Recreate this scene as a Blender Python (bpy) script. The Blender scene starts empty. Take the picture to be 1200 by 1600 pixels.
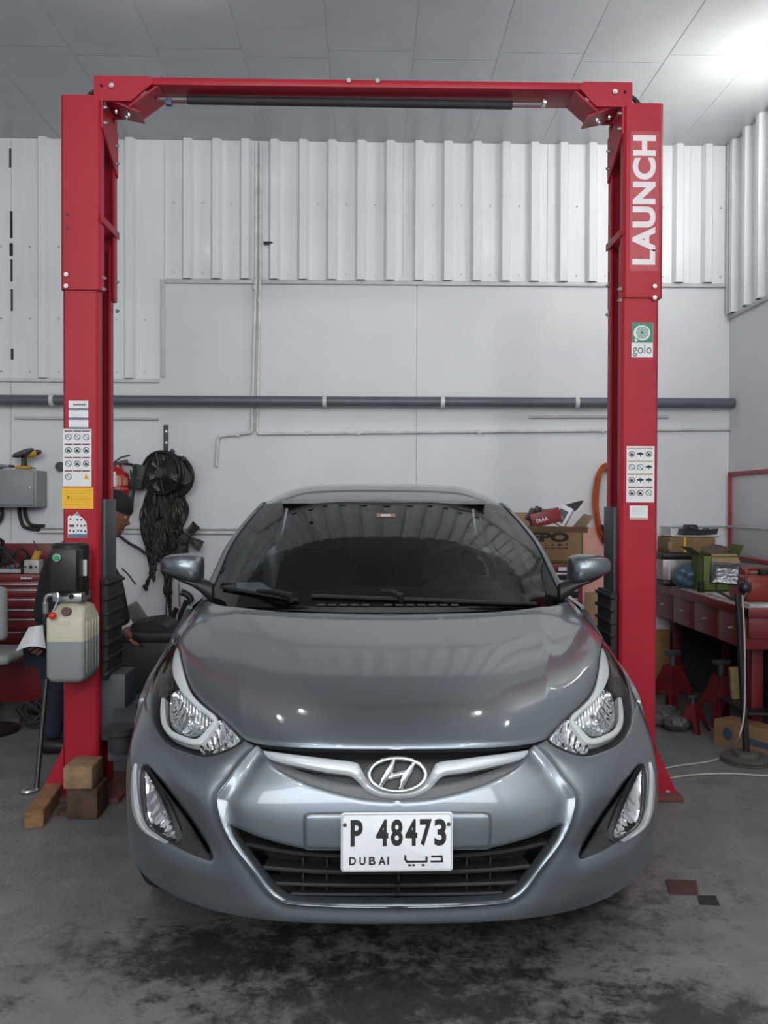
import bpy, bmesh, math, random
import numpy as np
from mathutils import Vector, Matrix
from mathutils.bvhtree import BVHTree
from mathutils.geometry import delaunay_2d_cdt
R = math.radians
random.seed(7)
SC = bpy.context.scene
COL = SC.collection

# ---------------------------------------------------------------- camera, world, light, exposure
F = 1350.0                      # focal length in pixels of the 1200x1600 frame
CAMZ = 1.36
cam_d = bpy.data.cameras.new('camera'); cam = bpy.data.objects.new('camera', cam_d); COL.objects.link(cam)
cam_d.sensor_width = 36; cam_d.lens = F/1600*36; cam_d.clip_start = .05; cam_d.clip_end = 200
CROT = (Matrix.Rotation(R(-1.06), 4, 'Z') @ Matrix.Rotation(R(90-.64), 4, 'X') @ Matrix.Rotation(R(.2), 4, 'Z'))
cam.matrix_world = Matrix.Translation((0, 0, CAMZ)) @ CROT
SC.camera = cam
SC.view_settings.view_transform = 'Standard'; SC.view_settings.look = 'None'
SC.view_settings.gamma = 1; SC.view_settings.use_curve_mapping = False
SC.view_settings.exposure = 0.0

w = bpy.data.worlds.new('world'); SC.world = w; w.use_nodes = True
bg = w.node_tree.nodes['Background']; bg.inputs[0].default_value = (.86, .93, 1, 1); bg.inputs[1].default_value = .22

def area(name, loc, rot, sx, sy, power, col=(1, 1, 1)):
    l = bpy.data.lights.new(name, 'AREA'); l.shape = 'RECTANGLE'; l.size = sx; l.size_y = sy
    l.energy = power; l.color = col
    o = bpy.data.objects.new(name, l); COL.objects.link(o); o.location = loc; o.rotation_euler = rot
    return o
# daylight through the open roller door behind the camera
area('door_daylight', (-.6, -2.95, 2.95), (R(84), 0, 0), 6.0, 1.7, 215, (.93, .97, 1))

def P(x, y, Y):
    """world point on the plane at depth Y seen at photo position (x, y)"""
    d = CROT.to_3x3() @ Vector(((x-600)/F, -(y-800)/F, -1))
    t = Y/d.y
    return Vector((d.x*t, Y, CAMZ+d.z*t))
def PX(x, y, X):
    d = CROT.to_3x3() @ Vector(((x-600)/F, -(y-800)/F, -1))
    t = X/d.x
    return Vector((X, d.y*t, CAMZ+d.z*t))
def PZ(x, y, Z=0):
    d = CROT.to_3x3() @ Vector(((x-600)/F, -(y-800)/F, -1))
    t = (Z-CAMZ)/d.z
    return Vector((d.x*t, d.y*t, Z))

# ---------------------------------------------------------------- materials
MATS = {}
def mat(name, col, rough=.5, metal=0, noise=0, nscale=8, bump=0, bscale=60, coat=0, spec=.5, emit=None, estr=0, col2=None, detail=4, stretch=None, sub=0):
    if name in MATS: return MATS[name]
    m = bpy.data.materials.new(name); m.use_nodes = True; MATS[name] = m
    nt = m.node_tree; b = nt.nodes['Principled BSDF']
    b.inputs['Base Color'].default_value = (*col, 1); b.inputs['Roughness'].default_value = rough
    b.inputs['Metallic'].default_value = metal; b.inputs['Coat Weight'].default_value = coat
    b.inputs['Coat Roughness'].default_value = .06
    b.inputs['Specular IOR Level'].default_value = spec
    if emit: b.inputs['Emission Color'].default_value = (*emit, 1); b.inputs['Emission Strength'].default_value = estr
    if noise or bump:
        tc = nt.nodes.new('ShaderNodeTexCoord'); mp = nt.nodes.new('ShaderNodeMapping')
        nt.links.new(tc.outputs['Object'], mp.inputs[0])
        if stretch: mp.inputs['Scale'].default_value = stretch
    if noise:
        n = nt.nodes.new('ShaderNodeTexNoise'); n.inputs['Scale'].default_value = nscale; n.inputs['Detail'].default_value = detail
        n.inputs['Roughness'].default_value = .65
        nt.links.new(mp.outputs[0], n.inputs['Vector'])
        cr = nt.nodes.new('ShaderNodeValToRGB'); nt.links.new(n.outputs['Fac'], cr.inputs[0])
        c2 = col2 or tuple(c*(1-noise) for c in col)
        cr.color_ramp.elements[0].position = .32; cr.color_ramp.elements[0].color = (*c2, 1)
        cr.color_ramp.elements[1].position = .62; cr.color_ramp.elements[1].color = (*col, 1)
        nt.links.new(cr.outputs[0], b.inputs['Base Color'])
    if bump:
        n2 = nt.nodes.new('ShaderNodeTexNoise'); n2.inputs['Scale'].default_value = bscale; n2.inputs['Detail'].default_value = 3
        nt.links.new(mp.outputs[0], n2.inputs['Vector'])
        bp = nt.nodes.new('ShaderNodeBump'); bp.inputs['Strength'].default_value = bump; bp.inputs['Distance'].default_value = .01
        nt.links.new(n2.outputs['Fac'], bp.inputs['Height']); nt.links.new(bp.outputs[0], b.inputs['Normal'])
    return m
def glass(name, tint, rough=0.0, ior=1.5, refl=1.0):
    """thin pane: tinted see-through with fresnel reflection"""
    if name in MATS: return MATS[name]
    m = bpy.data.materials.new(name); m.use_nodes = True; MATS[name] = m
    nt = m.node_tree; nt.nodes.clear(); L = nt.links.new
    out = nt.nodes.new('ShaderNodeOutputMaterial'); mx = nt.nodes.new('ShaderNodeMixShader')
    tr = nt.nodes.new('ShaderNodeBsdfTransparent'); tr.inputs[0].default_value = (*tint, 1)
    gl = nt.nodes.new('ShaderNodeBsdfGlossy'); gl.inputs['Roughness'].default_value = rough; gl.inputs[0].default_value = (refl, refl, refl, 1)
    fr = nt.nodes.new('ShaderNodeFresnel'); fr.inputs[0].default_value = ior
    L(fr.outputs[0], mx.inputs[0]); L(tr.outputs[0], mx.inputs[1]); L(gl.outputs[0], mx.inputs[2]); L(mx.outputs[0], out.inputs[0])
    return m

M = {}
M['lift_red'] = mat('lift red paint', (.37, .014, .030), .42, noise=.10, nscale=5, spec=.28)
M['bench_red'] = mat('bench red paint', (.15, .007, .011), .42, noise=.25, nscale=9)
M['chest_red'] = mat('tool chest red', (.15, .007, .011), .38, noise=.15, nscale=6)
M['black'] = mat('black plastic', (.012, .012, .013), .45, noise=.3, nscale=20)
M['rubber'] = mat('black rubber', (.02, .021, .022), .7, noise=.3, nscale=25, bump=.2)
M['dark_grey'] = mat('dark grey paint', (.055, .062, .07), .5, noise=.12, nscale=8)
M['steel'] = mat('zinc steel', (.55, .55, .54), .35, .9, noise=.2, nscale=30)
M['chrome'] = mat('chrome', (.82, .83, .84), .08, 1)
M['white_paint'] = mat('white paint', (.66, .67, .68), .6, noise=.08, nscale=4)
M['paper'] = mat('white paper', (.74, .75, .77), .7, noise=.04, nscale=12)
M['label'] = mat('label white', (.70, .70, .70), .45, noise=.05, nscale=20)
M['ink'] = mat('printed black ink', (.015, .015, .016), .55, noise=.2, nscale=40)
M['ink_red'] = mat('printed dark red ink', (.16, .02, .03), .5, noise=.1, nscale=40)
M['ink_blue'] = mat('printed blue ink', (.08, .17, .28), .5, noise=.1, nscale=40)
M['ink_tan'] = mat('printed tan ink', (.42, .32, .17), .5, noise=.1, nscale=40)
M['yellow'] = mat('yellow label', (.80, .44, .01), .5, noise=.08, nscale=15)
M['green_print'] = mat('green print', (.03, .19, .12), .4, noise=.08, nscale=15)
M['letter_white'] = mat('white vinyl lettering', (.74, .68, .70), .5, noise=.06, nscale=25)
M['vinyl_red'] = mat('faded red vinyl', (.40, .035, .05), .35, noise=.12, nscale=18)
M['cardboard'] = mat('cardboard', (.23, .14, .07), .8, noise=.18, nscale=12, bump=.1, bscale=90)
M['cardboard_in'] = mat('cardboard inside', (.32, .215, .12), .85, noise=.15, nscale=14)
M['wood'] = mat('raw timber', (.27, .145, .065), .8, noise=.5, nscale=9, bump=.3, stretch=(1, 1, 5))
M['wood_old'] = mat('oily timber', (.10, .055, .03), .8, noise=.6, nscale=14, bump=.3)
M['plywood'] = mat('plywood', (.30, .16, .06), .7, noise=.3, nscale=5, stretch=(1, 1, 4))

def make_wall(name, base, dark, sc):
    m = mat(name, base, .62, noise=.05, nscale=1.3, col2=tuple(c*.93 for c in base), bump=.12, bscale=35)
    nt = m.node_tree; b = nt.nodes['Principled BSDF']; L = nt.links.new
    old = b.inputs['Base Color'].links[0].from_socket
    tc = nt.nodes.new('ShaderNodeTexCoord')
    n = nt.nodes.new('ShaderNodeTexNoise'); n.inputs['Scale'].default_value = sc; n.inputs['Detail'].default_value = 8; n.inputs['Roughness'].default_value = .75
    L(tc.outputs['Object'], n.inputs['Vector'])
    cr = nt.nodes.new('ShaderNodeValToRGB'); cr.color_ramp.elements[0].position = .66; cr.color_ramp.elements[0].color = (0, 0, 0, 1)
    cr.color_ramp.elements[1].position = .78; cr.color_ramp.elements[1].color = (.55, .55, .55, 1)
    L(n.outputs['Fac'], cr.inputs[0])
    mx = nt.nodes.new('ShaderNodeMix'); mx.data_type = 'RGBA'
    L(cr.outputs[0], mx.inputs[0]); L(old, mx.inputs[6]); mx.inputs[7].default_value = (*dark, 1)
    L(mx.outputs[2], b.inputs['Base Color'])
    return m
M['wall'] = make_wall('painted masonry', (.71, .72, .735), (.33, .29, .25), 5.5)
M['cladding'] = mat('white steel cladding', (.74, .76, .775), .35, noise=.07, nscale=3, stretch=(4, 4, .4), coat=.1)
M['ceiling'] = mat('foil faced ceiling board', (.47, .485, .50), .30, .1, noise=.10, nscale=2.5, bump=.35, bscale=3.0)
M['trim'] = mat('grey flashing', (.58, .59, .60), .45, noise=.15, nscale=8)
M['pvc_grey'] = mat('grey drain pipe', (.105, .12, .14), .4, noise=.1, nscale=4)
M['conduit'] = mat('white conduit', (.70, .70, .69), .5, noise=.25, nscale=7)

def floor_mat():
    m = mat('concrete floor', (.2, .2, .2), .55, bump=.25, bscale=45)
    nt = m.node_tree; b = nt.nodes['Principled BSDF']; L = nt.links.new
    tc = nt.nodes.new('ShaderNodeTexCoord'); ob = tc.outputs['Object']
    def noise(s, d, r=.6, dist=0):
        n = nt.nodes.new('ShaderNodeTexNoise'); n.inputs['Scale'].default_value = s; n.inputs['Detail'].default_value = d
        n.inputs['Roughness'].default_value = r; n.inputs['Distortion'].default_value = dist; L(ob, n.inputs['Vector']); return n.outputs['Fac']
    def ramp(f, p0, c0, p1, c1):
        c = nt.nodes.new('ShaderNodeValToRGB'); L(f, c.inputs[0]); e = c.color_ramp.elements
        e[0].position = p0; e[0].color = (*c0, 1); e[1].position = p1; e[1].color = (*c1, 1); return c.outputs[0]
    def mix(f, a, bb):
        x = nt.nodes.new('ShaderNodeMix'); x.data_type = 'RGBA'; L(f, x.inputs[0]); L(a, x.inputs[6])
        if isinstance(bb, tuple): x.inputs[7].default_value = (*bb, 1)
        else: L(bb, x.inputs[7])
        return x.outputs[2]
    base = ramp(noise(5.0, 12, .78), .3, (.105, .106, .107), .68, (.19, .19, .189))
    st = ramp(noise(5.5, 10, .76, .2), .575, (0, 0, 0), .69, (.75, .75, .75))
    c = mix(st, base, (.045, .041, .038))
    sp = ramp(noise(24, 6, .65), .615, (0, 0, 0), .68, (.75, .75, .75))
    c = mix(sp, c, (.045, .040, .036))
    # dark patches with a place and shape of their own under and around the nose of the car
    spots = [(.10, 2.35, .75, .33), (-.35, 2.02, .30, .12), (-.75, 1.95, .22, .12), (.85, 2.25, .30, .22), (-.45, 2.6, .6, .25), (.3, 3.0, .9, .6), (-1.2, 2.35, .25, .1), (.5, 1.9, .2, .07)]
    nz = noise(9.0, 12, .8, .15)
    sep = nt.nodes.new('ShaderNodeSeparateXYZ'); L(ob, sep.inputs[0])
    def mth(op, a, bv):
        x = nt.nodes.new('ShaderNodeMath'); x.operation = op
        for i, q in enumerate((a, bv)):
            if isinstance(q, (int, float)): x.inputs[i].default_value = q
            else: L(q, x.inputs[i])
        return x.outputs[0]
    for (sx, sy, rx, ry) in spots:
        ax = mth('DIVIDE', mth('SUBTRACT', sep.outputs[0], sx), rx); ay = mth('DIVIDE', mth('SUBTRACT', sep.outputs[1], sy), ry)
        d = mth('SQRT', mth('ADD', mth('MULTIPLY', ax, ax), mth('MULTIPLY', ay, ay)), 0)
        f = mth('SUBTRACT', mth('ADD', 1.15, mth('MULTIPLY', mth('SUBTRACT', nz, .5), 4.2)), d)
        c = mix(ramp(f, .2, (0, 0, 0), .85, (.85, .85, .85)), c, (.020, .018, .016))
    L(c, b.inputs['Base Color'])
    L(ramp(noise(1.6, 5), .35, (.34, .34, .34), .7, (.68, .68, .68)), b.inputs['Roughness'])
    return m
M['floor'] = floor_mat()

# ---------------------------------------------------------------- mesh helpers
class MB:
    def __init__(s): s.v = []; s.f = []
    def add(s, vs, fs):
        n = len(s.v); s.v += [Vector(p) for p in vs]; s.f += [tuple(i+n for i in f) for f in fs]; return s
    def frombm(s, bm):
        bm.verts.index_update(); s.add([v.co.copy() for v in bm.verts], [[q.index for q in f.verts] for f in bm.faces]); bm.free(); return s
    def box(s, c, d, rot=None, bev=0, seg=2):
        bm = bmesh.new(); bmesh.ops.create_cube(bm, size=1)
        for v in bm.verts: v.co = Vector((v.co.x*d[0], v.co.y*d[1], v.co.z*d[2]))
        if bev: bmesh.ops.bevel(bm, geom=bm.edges[:], offset=bev, segments=seg, profile=.5, affect='EDGES')
        mt = Matrix.Translation(c)
        if rot is not None: mt = mt @ (rot.to_4x4() if hasattr(rot, 'to_4x4') else Matrix.Rotation(rot, 4, 'Z'))
        bmesh.ops.transform(bm, matrix=mt, verts=bm.verts[:])
        return s.frombm(bm)
    def box2(s, a, b, bev=0, seg=2):
        a = Vector(a); b = Vector(b)
        return s.box((a+b)/2, [abs(b[i]-a[i]) for i in range(3)], None, bev, seg)
    def cyl(s, p0, p1, r0, r1=None, n=16, caps=True):
        r1 = r0 if r1 is None else r1; p0 = Vector(p0); p1 = Vector(p1); ax = (p1-p0).normalized()
        a = ax.orthogonal().normalized(); b = ax.cross(a); vs = []
        for p, r in ((p0, r0), (p1, r1)):
            for i in range(n):
                t = 2*math.pi*i/n; vs.append(p+(a*math.cos(t)+b*math.sin(t))*r)
        fs = [(i, (i+1) % n, n+(i+1) % n, n+i) for i in range(n)]
        if caps: fs += [tuple(range(n-1, -1, -1)), tuple(range(n, 2*n))]
        return s.add(vs, fs)
    def tube(s, path, r, n=8, caps=True, closed=False, flat=1.0):
        pts = [Vector(p) for p in path]; rs = r if isinstance(r, (list, tuple)) else [r]*len(pts)
        m = len(pts); vs = []; prev = None
        for i, p in enumerate(pts):
            if closed: t = pts[(i+1) % m]-pts[i-1]
            else: t = pts[min(i+1, m-1)]-pts[max(i-1, 0)]
            t = t.normalized() if t.length > 1e-9 else Vector((0, 0, 1))
            if prev is None: a = t.orthogonal().normalized()
            else:
                a = prev-t*prev.dot(t); a = a.normalized() if a.length > 1e-6 else t.orthogonal().normalized()
            prev = a; b = t.cross(a)
            for k in range(n):
                q = 2*math.pi*k/n; vs.append(p+(a*math.cos(q)+b*math.sin(q)*flat)*rs[i])
        fs = []
        for i in range(m if closed else m-1):
            j = (i+1) % m
            for k in range(n): fs.append((i*n+k, i*n+(k+1) % n, j*n+(k+1) % n, j*n+k))
        if caps and not closed: fs += [tuple(range(n-1, -1, -1)), tuple(range((m-1)*n, m*n))]
        return s.add(vs, fs)
    def lathe(s, prof, c, axis=(0, 0, 1), n=24, closed=False):
        ax = Vector(axis).normalized(); a = ax.orthogonal().normalized(); b = ax.cross(a); c = Vector(c); vs = []
        for (r, h) in prof:
            for k in range(n):
                q = 2*math.pi*k/n; vs.append(c+ax*h+(a*math.cos(q)+b*math.sin(q))*max(r, 1e-5))
        m = len(prof)
        fs = [((i % m)*n+k, (i % m)*n+(k+1) % n, ((i+1) % m)*n+(k+1) % n, ((i+1) % m)*n+k) for i in range(m if closed else m-1) for k in range(n)]
        return s.add(vs, fs)
    def prism(s, poly, vec):
        """poly: 3D points of a flat outline, extruded along vec"""
        n = len(poly); poly = [Vector(p) for p in poly]; vec = Vector(vec)
        return s.add(poly+[p+vec for p in poly], [tuple(range(n)), tuple(range(2*n-1, n-1, -1))]+[(i, n+i, n+(i+1) % n, (i+1) % n) for i in range(n)])
    def ball(s, c, r, n=12, m=8):
        r = r if isinstance(r, (tuple, list)) else (r, r, r); c = Vector(c); vs = []; fs = []
        for i in range(m+1):
            t = math.pi*i/m
            for k in range(n):
                q = 2*math.pi*k/n
                vs.append(c+Vector((r[0]*math.sin(t)*math.cos(q), r[1]*math.sin(t)*math.sin(q), r[2]*math.cos(t))))
        for i in range(m):
            for k in range(n): fs.append((i*n+k, (i+1)*n+k, (i+1)*n+(k+1) % n, i*n+(k+1) % n))
        return s.add(vs, fs)
    def grid(s, rows, closed=False):
        n = len(rows[0]); vs = [p for r in rows for p in r]; fs = []
        for i in range(len(rows)-1):
            for k in range(n if closed else n-1): fs.append((i*n+k, i*n+(k+1) % n, (i+1)*n+(k+1) % n, (i+1)*n+k))
        return s.add(vs, fs)
    def build(s, name, m, parent=None, smooth=35, flip=False, recalc=True, origin=None):
        me = bpy.data.meshes.new(name)
        if parent is not None: o0 = wloc(parent)
        elif origin is not None: o0 = Vector(origin)
        else:
            xs = [p.x for p in s.v]; ys = [p.y for p in s.v]; zs = [p.z for p in s.v]
            o0 = Vector(((min(xs)+max(xs))/2, (min(ys)+max(ys))/2, min(zs)))
        me.from_pydata([p-o0 for p in s.v], [], s.f)
        if recalc:
            bm = bmesh.new(); bm.from_mesh(me); bmesh.ops.remove_doubles(bm, verts=bm.verts[:], dist=1e-6)
            bmesh.ops.recalc_face_normals(bm, faces=bm.faces[:]); bm.to_mesh(me); bm.free()
        if flip: me.flip_normals()
        if smooth:
            for p in me.polygons: p.use_smooth = True
            me.set_sharp_from_angle(angle=R(smooth))
        me.materials.append(m); me.update()
        o = bpy.data.objects.new(name, me); COL.objects.link(o)
        if parent is not None: o.parent = parent
        else: o.location = o0
        return o
def wloc(o):
    p = Vector(o.location)
    while o.parent is not None: o = o.parent; p = p+Vector(o.location)
    return p
def tag(o, label, cat, group=None):
    o['label'] = label; o['category'] = cat
    if group: o['group'] = group
    return o
def struct(o, label=None):
    o['kind'] = 'structure'
    if label: o['label'] = label
    return o
def thing(name, label, cat, loc, group=None):
    o = bpy.data.objects.new(name, None); COL.objects.link(o); o.location = loc; o.empty_display_size = .1
    return tag(o, label, cat, group)
def boxo(name, a, b, m, parent=None, bev=.004):
    return MB().box2(a, b, bev).build(name, m, parent)
def spl(pts, k=6, closed=False):
    """Catmull-Rom through points of any dimension"""
    p = [np.array(q, float) for q in pts]; n = len(p); out = []
    for i in range(n if closed else n-1):
        p0 = p[i-1] if (closed or i > 0) else 2*p[0]-p[1]; p1 = p[i]; p2 = p[(i+1) % n]
        p3 = p[(i+2) % n] if (closed or i+2 < n) else 2*p[-1]-p[-2]
        for j in range(k):
            t = j/k
            out.append(.5*((2*p1)+(p2-p0)*t+(2*p0-5*p1+4*p2-p3)*t*t+(3*p1-p0-3*p2+p3)*t**3))
    if not closed: out.append(p[-1])
    return [tuple(q) for q in out]
def text(txt, name, m, parent, origin, right, up, height, width=None, bold=0.0, depth=.0008, shear=0, space=1.0):
    """flat lettering: origin = lower left corner, right/up unit vectors, fitted to height (and width)"""
    cu = bpy.data.curves.new('lettering', 'FONT'); cu.body = txt; cu.size = 1; cu.offset = bold; cu.shear = shear; cu.space_character = space
    cu.resolution_u = 4
    t = bpy.data.objects.new('lettering_tmp', cu); COL.objects.link(t)
    bpy.context.view_layer.update()
    me = bpy.data.meshes.new_from_object(t.evaluated_get(bpy.context.evaluated_depsgraph_get()))
    bpy.data.objects.remove(t); bpy.data.curves.remove(cu)
    co = np.array([v.co[:] for v in me.vertices]); fs = [tuple(p.vertices) for p in me.polygons]; bpy.data.meshes.remove(me)
    mn = co.min(0); mx = co.max(0)
    sy = height/(mx[1]-mn[1]); sx = (width/(mx[0]-mn[0])) if width else sy
    right = Vector(right); up = Vector(up); nrm = right.cross(up)
    b = MB(); b.add([Vector(origin)+right*((c[0]-mn[0])*sx)+up*((c[1]-mn[1])*sy)+nrm*depth for c in co], fs)
    return b.build(name, m, parent, smooth=0, recalc=False)
def flatpoly(pts, name, m, parent, nrm=None, smooth=0):
    b = MB(); b.add(pts, [tuple(range(len(pts)))]); return b.build(name, m, parent, smooth=smooth, recalc=False)
# ================================================================ ROOM
DW = 6.2                                   # back wall depth
XR = P(1141, 500, DW).x                    # right wall
ZC = P(600, 222.5, DW).z                   # ceiling height
ZB = P(700, 440, DW).z                     # foot of the cladding on the back wall
ZL = P(130, 592, DW).z                     # foot of the longer cladding sheets
ZR = P(1141, 493, DW).z
XL = -6.5; YF = -3.0
struct(MB().box2((XL, YF, -.1), (XR+.15, DW+.15, 0)).build('floor', M['floor'], origin=(0, 0, 0)), 'stained grey concrete workshop floor')
wb = wb_ = struct(MB().box2((XL, DW+.012, 0), (XR+.15, DW+.16, ZC+.1)).build('wall_back', M['wall'], origin=(0, DW, 0)), 'white back wall, masonry below and ribbed cladding above')
# lower wall boards with the open joint between them
xs = [XL, P(17, 600, DW).x, P(651, 600, DW).x, XR]
for i in range(3):
    boxo('wall_panel', (xs[i]+.0015, DW, 0), (xs[i+1]-.0015, DW+.012, ZB+.03), M['wall'], wb, bev=0)
wr = struct(MB().box2((XR, YF, 0), (XR+.15, DW, ZC+.1)).build('wall_right', M['wall'], origin=(XR, DW, 0)), 'white right wall')
wl = struct(boxo('wall_left', (XL-.15, YF, 0), (XL, DW+.15, ZC+.1), M['wall'], bev=0), 'white wall of the neighbouring bay')
ce = struct(MB().box2((XL, YF, ZC+.003), (XR+.15, DW+.15, ZC+.12)).build('ceiling', mat('pale seam tape', (.80, .81, .82), .5, noise=.05, nscale=5), origin=(0, 0, ZC)), 'grey foil faced ceiling')
# ceiling boards
pit = .488; x0 = P(513, 110, 5.0).x
k0 = int((XL-x0)/pit)+1
def lerp(a, b, t): return a+(b-a)*t
for k in range(-8, 6):
    a = x0+k*pit; b_ = min(a+pit, XR)
    if b_-a < .05: continue
    for r, (ya, yb) in enumerate(((2.6, 3.75), (3.75, 4.95), (4.95, DW-.004))):
        sh = .09 if k % 2 else 0
        ya2 = ya+(sh if r else 0); yb2 = yb+(sh if r < 2 else 0)
        mb = MB(); n = 6; rows = []
        for j in range(n+1):
            y = lerp(ya2+.003, yb2-.003, j/n); row = []
            for i in range(n+1):
                x = lerp(a+.003, b_-.003, i/n)
                dz = .010*math.sin(math.pi*i/n)*math.sin(math.pi*j/n)*(.4+random.random()*.5)
                row.append((x, y, ZC-dz))
            rows.append(row)
        mb.grid(rows)
        e = [rows[0], rows[-1], [r_[0] for r_ in rows], [r_[-1] for r_ in rows]]
        for ed in e: mb.grid([ed, [(p[0], p[1], ZC+.0029) for p in ed]])
        mb.build('ceiling_board', M['ceiling'], ce, smooth=40, recalc=False)
# ribbed cladding: one sheet per five ribs
RP = 45*DW/F
def clad(name, parent, us, ue, z0, z1, to3, ribs):
    """us..ue along the wall; to3(u, out, z)"""
    prof = [(us, 0)]
    for r in ribs:
        if us+.05 < r < ue-.05: prof += [(r-.044, 0), (r-.024, .042), (r+.024, .042), (r+.044, 0)]
    prof.append((ue, 0))
    # two shallow stiffening lines in each pan are part of the sheet
    mb = MB(); lo = []; hi = []
    for (u, o) in prof: lo.append(to3(u, o+.004, z0)); hi.append(to3(u, o+.004, z1))
    mb.grid([lo, hi]); mb.grid([lo, [to3(u, o, z0) for u, o in prof]])
    return mb.build(name, M['cladding'], parent, smooth=0, recalc=False)
ribx = [P(24+45*k, 330, DW).x for k in range(-14, 28)]
tb = lambda u, o, z: (u, DW-o, z)
edges = [P(-590, 330, DW).x, P(-365, 330, DW).x, P(-140, 330, DW).x, P(18, 330, DW).x, P(257, 330, DW).x, P(404, 330, DW).x, P(630, 330, DW).x, P(855, 330, DW).x, P(1078, 330, DW).x, XR-.01]
scr = MB()
for i in range(len(edges)-1):
    z0 = ZL if i < 4 else ZB
    sh = clad('cladding_sheet', wb, edges[i]+.001, edges[i+1]-.001, z0, ZC-.001, tb, ribx)
    for r in ribx:
        u = r+RP/2
        if edges[i]+.03 < u < edges[i+1]-.03:
            zz = [z0+.05, lerp(z0, ZC, .55)]
            if i < 4: zz.append(lerp(z0, ZC, .25))
            for z in zz:
                if random.random() < .22: continue
                MB().cyl((u, DW-.004, z), (u, DW-.013, z), .008, .006, n=8).build('cladding_screw', M['steel'], sh)
trr = sorted(DW-.10-RP*k for k in range(0, 30))
tr3 = lambda u, o, z: (XR-o, u, z)
ye = DW-.01
while ye > 1.5:
    sh = clad('cladding_sheet', wr, max(ye-RP*5, 1.2), ye-.002, ZR, ZC-.001, tr3, trr)
    for r in trr:
        u = r-RP/2
        if ye-RP*5 < u < ye:
            for z in (ZR+.05, lerp(ZR, ZC, .5)):
                MB().cyl((XR-.004, u, z), (XR-.013, u, z), .008, .006, n=8).build('cladding_screw', M['steel'], sh)
    ye -= RP*5
# flashings under and beside the sheets
def trimo(n, a, b): return struct(boxo('trim_%d' % n, a, b, M['trim'], bev=.003))
trimo(1, (P(258, 437, DW).x, DW-.022, ZB-.03), (P(403, 437, DW).x, DW-.0002, ZB))
trimo(2, (P(410, 437, DW).x, DW-.022, ZB-.03), (XR-.001, DW-.0002, ZB))
trimo(3, (XL+.01, DW-.022, ZL-.026), (P(249, 592, DW).x, DW-.0002, ZL))
trimo(4, (P(251, 592, DW).x, DW-.016, ZL+.012), (P(258, 592, DW).x, DW-.0046, ZB-.002))
trimo(5, (XR-.022, 1.2, ZR-.03), (XR-.0002, DW-.001, ZR))
trimo(6, (XR-.05, DW-.05, ZR), (XR-.036, DW-.04, ZC-.002))

# black stub of a bracket poking through the cladding
o = MB().box2(P(411, 377, DW-.07), P(427, 383, DW-.004), .002).build('bracket_stub', M['black']); tag(o, 'short black metal stub sticking out of the cladding beside the conduits', 'bracket')

for (y0, y1, x, w_) in ((232, 262, 14.5, 3), (330, 372, 16, 3.5), (380, 400, 15, 5), (405, 440, 16.5, 3), (452, 486, 17, 3), (545, 562, 17, 4)):
    a = P(x, y1, DW-.006); b = P(x+w_, y0, DW-.006); boxo('sealant_strip', (a.x, DW-.0075, a.z), (b.x, DW-.0042, b.z), M['black'], wb_, 0)
# ---------------------------------------------------------------- pipes on the back wall
def wallpipe(name, pts, r, m, label, cat, joints=(), off=None, clipmat=None, group=None):
    off = off or r*1.22+.004
    e = thing(name, label, cat, (0, 0, 0), group)
    p3 = [Vector((P(x, y, DW).x, DW-off, P(x, y, DW).z)) for x, y in pts]
    e.location = p3[0]
    MB().tube(p3, r, 12).build('pipe', m, e, smooth=50)
    for (x, y) in joints:
        c = P(x, y, DW); ax = (p3[1]-p3[0]).normalized()
        c = Vector((c.x, DW-off, c.z))
        MB().cyl(c-ax*.014, c+ax*.014, r*1.22, n=14).build('clip', clipmat or m, e, smooth=40)
    return e
wallpipe('drain_pipe', [(-300, 625.5), (1146, 632)], .036, M['pvc_grey'], 'thick grey plastic drain pipe running level along the white back wall', 'pipe',
         [(88, 627), (508, 629), (690, 630), (897, 631)], clipmat=M['conduit'], off=.078)
def bend(pts, k=1):
    out = [pts[0]]
    for i in range(1, len(pts)-1):
        a, b, c = map(np.array, (pts[i-1], pts[i], pts[i+1])); d1 = (a-b)/np.linalg.norm(a-b); d2 = (c-b)/np.linalg.norm(c-b)
        for t in (0, .5, 1): out.append(tuple(b+(d1*(1-t)**2+d2*t**2)*5))
    return out+[pts[-1]]
wallpipe('conduit', bend([(401, 224), (400, 430), (394, 676), (341, 682), (339, 729)]), .012, M['conduit'], 'thin white conduit dropping from the ceiling and elbowing left above the black fan', 'conduit', [(401, 240), (398, 450), (395, 660), (372, 679), (341, 690)])
wallpipe('conduit', bend([(408, 224), (407, 430), (402, 678), (1139, 671)]), .011, M['conduit'], 'thin white conduit dropping from the ceiling then running level below the drain pipe', 'conduit', [(408, 300), (405, 470), (480, 677), (560, 677), (748, 675), (940, 673)])
wallpipe('rail', [(25, 653), (248, 655)], .010, M['trim'], 'slim grey tube rail fixed to the wall behind the lift post with the power unit', 'rail')
wallpipe('rail', [(826, 652), (1043, 652)], .010, M['trim'], 'slim grey tube rail fixed to the wall behind the lettered lift post', 'rail')
wallpipe('conduit', [(66, 824), (430, 826)], .011, M['conduit'], 'dusty level conduit on the wall behind the black wiring looms, upper of the pair', 'conduit')
wallpipe('conduit', [(60, 831), (430, 833)], .011, M['conduit'], 'dusty level conduit on the wall behind the black wiring looms, lower of the pair', 'conduit')
wallpipe('conduit', [(1034, 826), (1044, 826), (1050, 835), (1060, 837)], .008, M['conduit'], 'short kinked white conduit on the wall above the workbench', 'conduit')
e = thing('cable', 'thin grey cable running along the right wall across the whiteboard', 'cable', (XR-.02, DW-.02, P(1138, 822, DW).z))
z = P(1138, 822, DW).z
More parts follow.
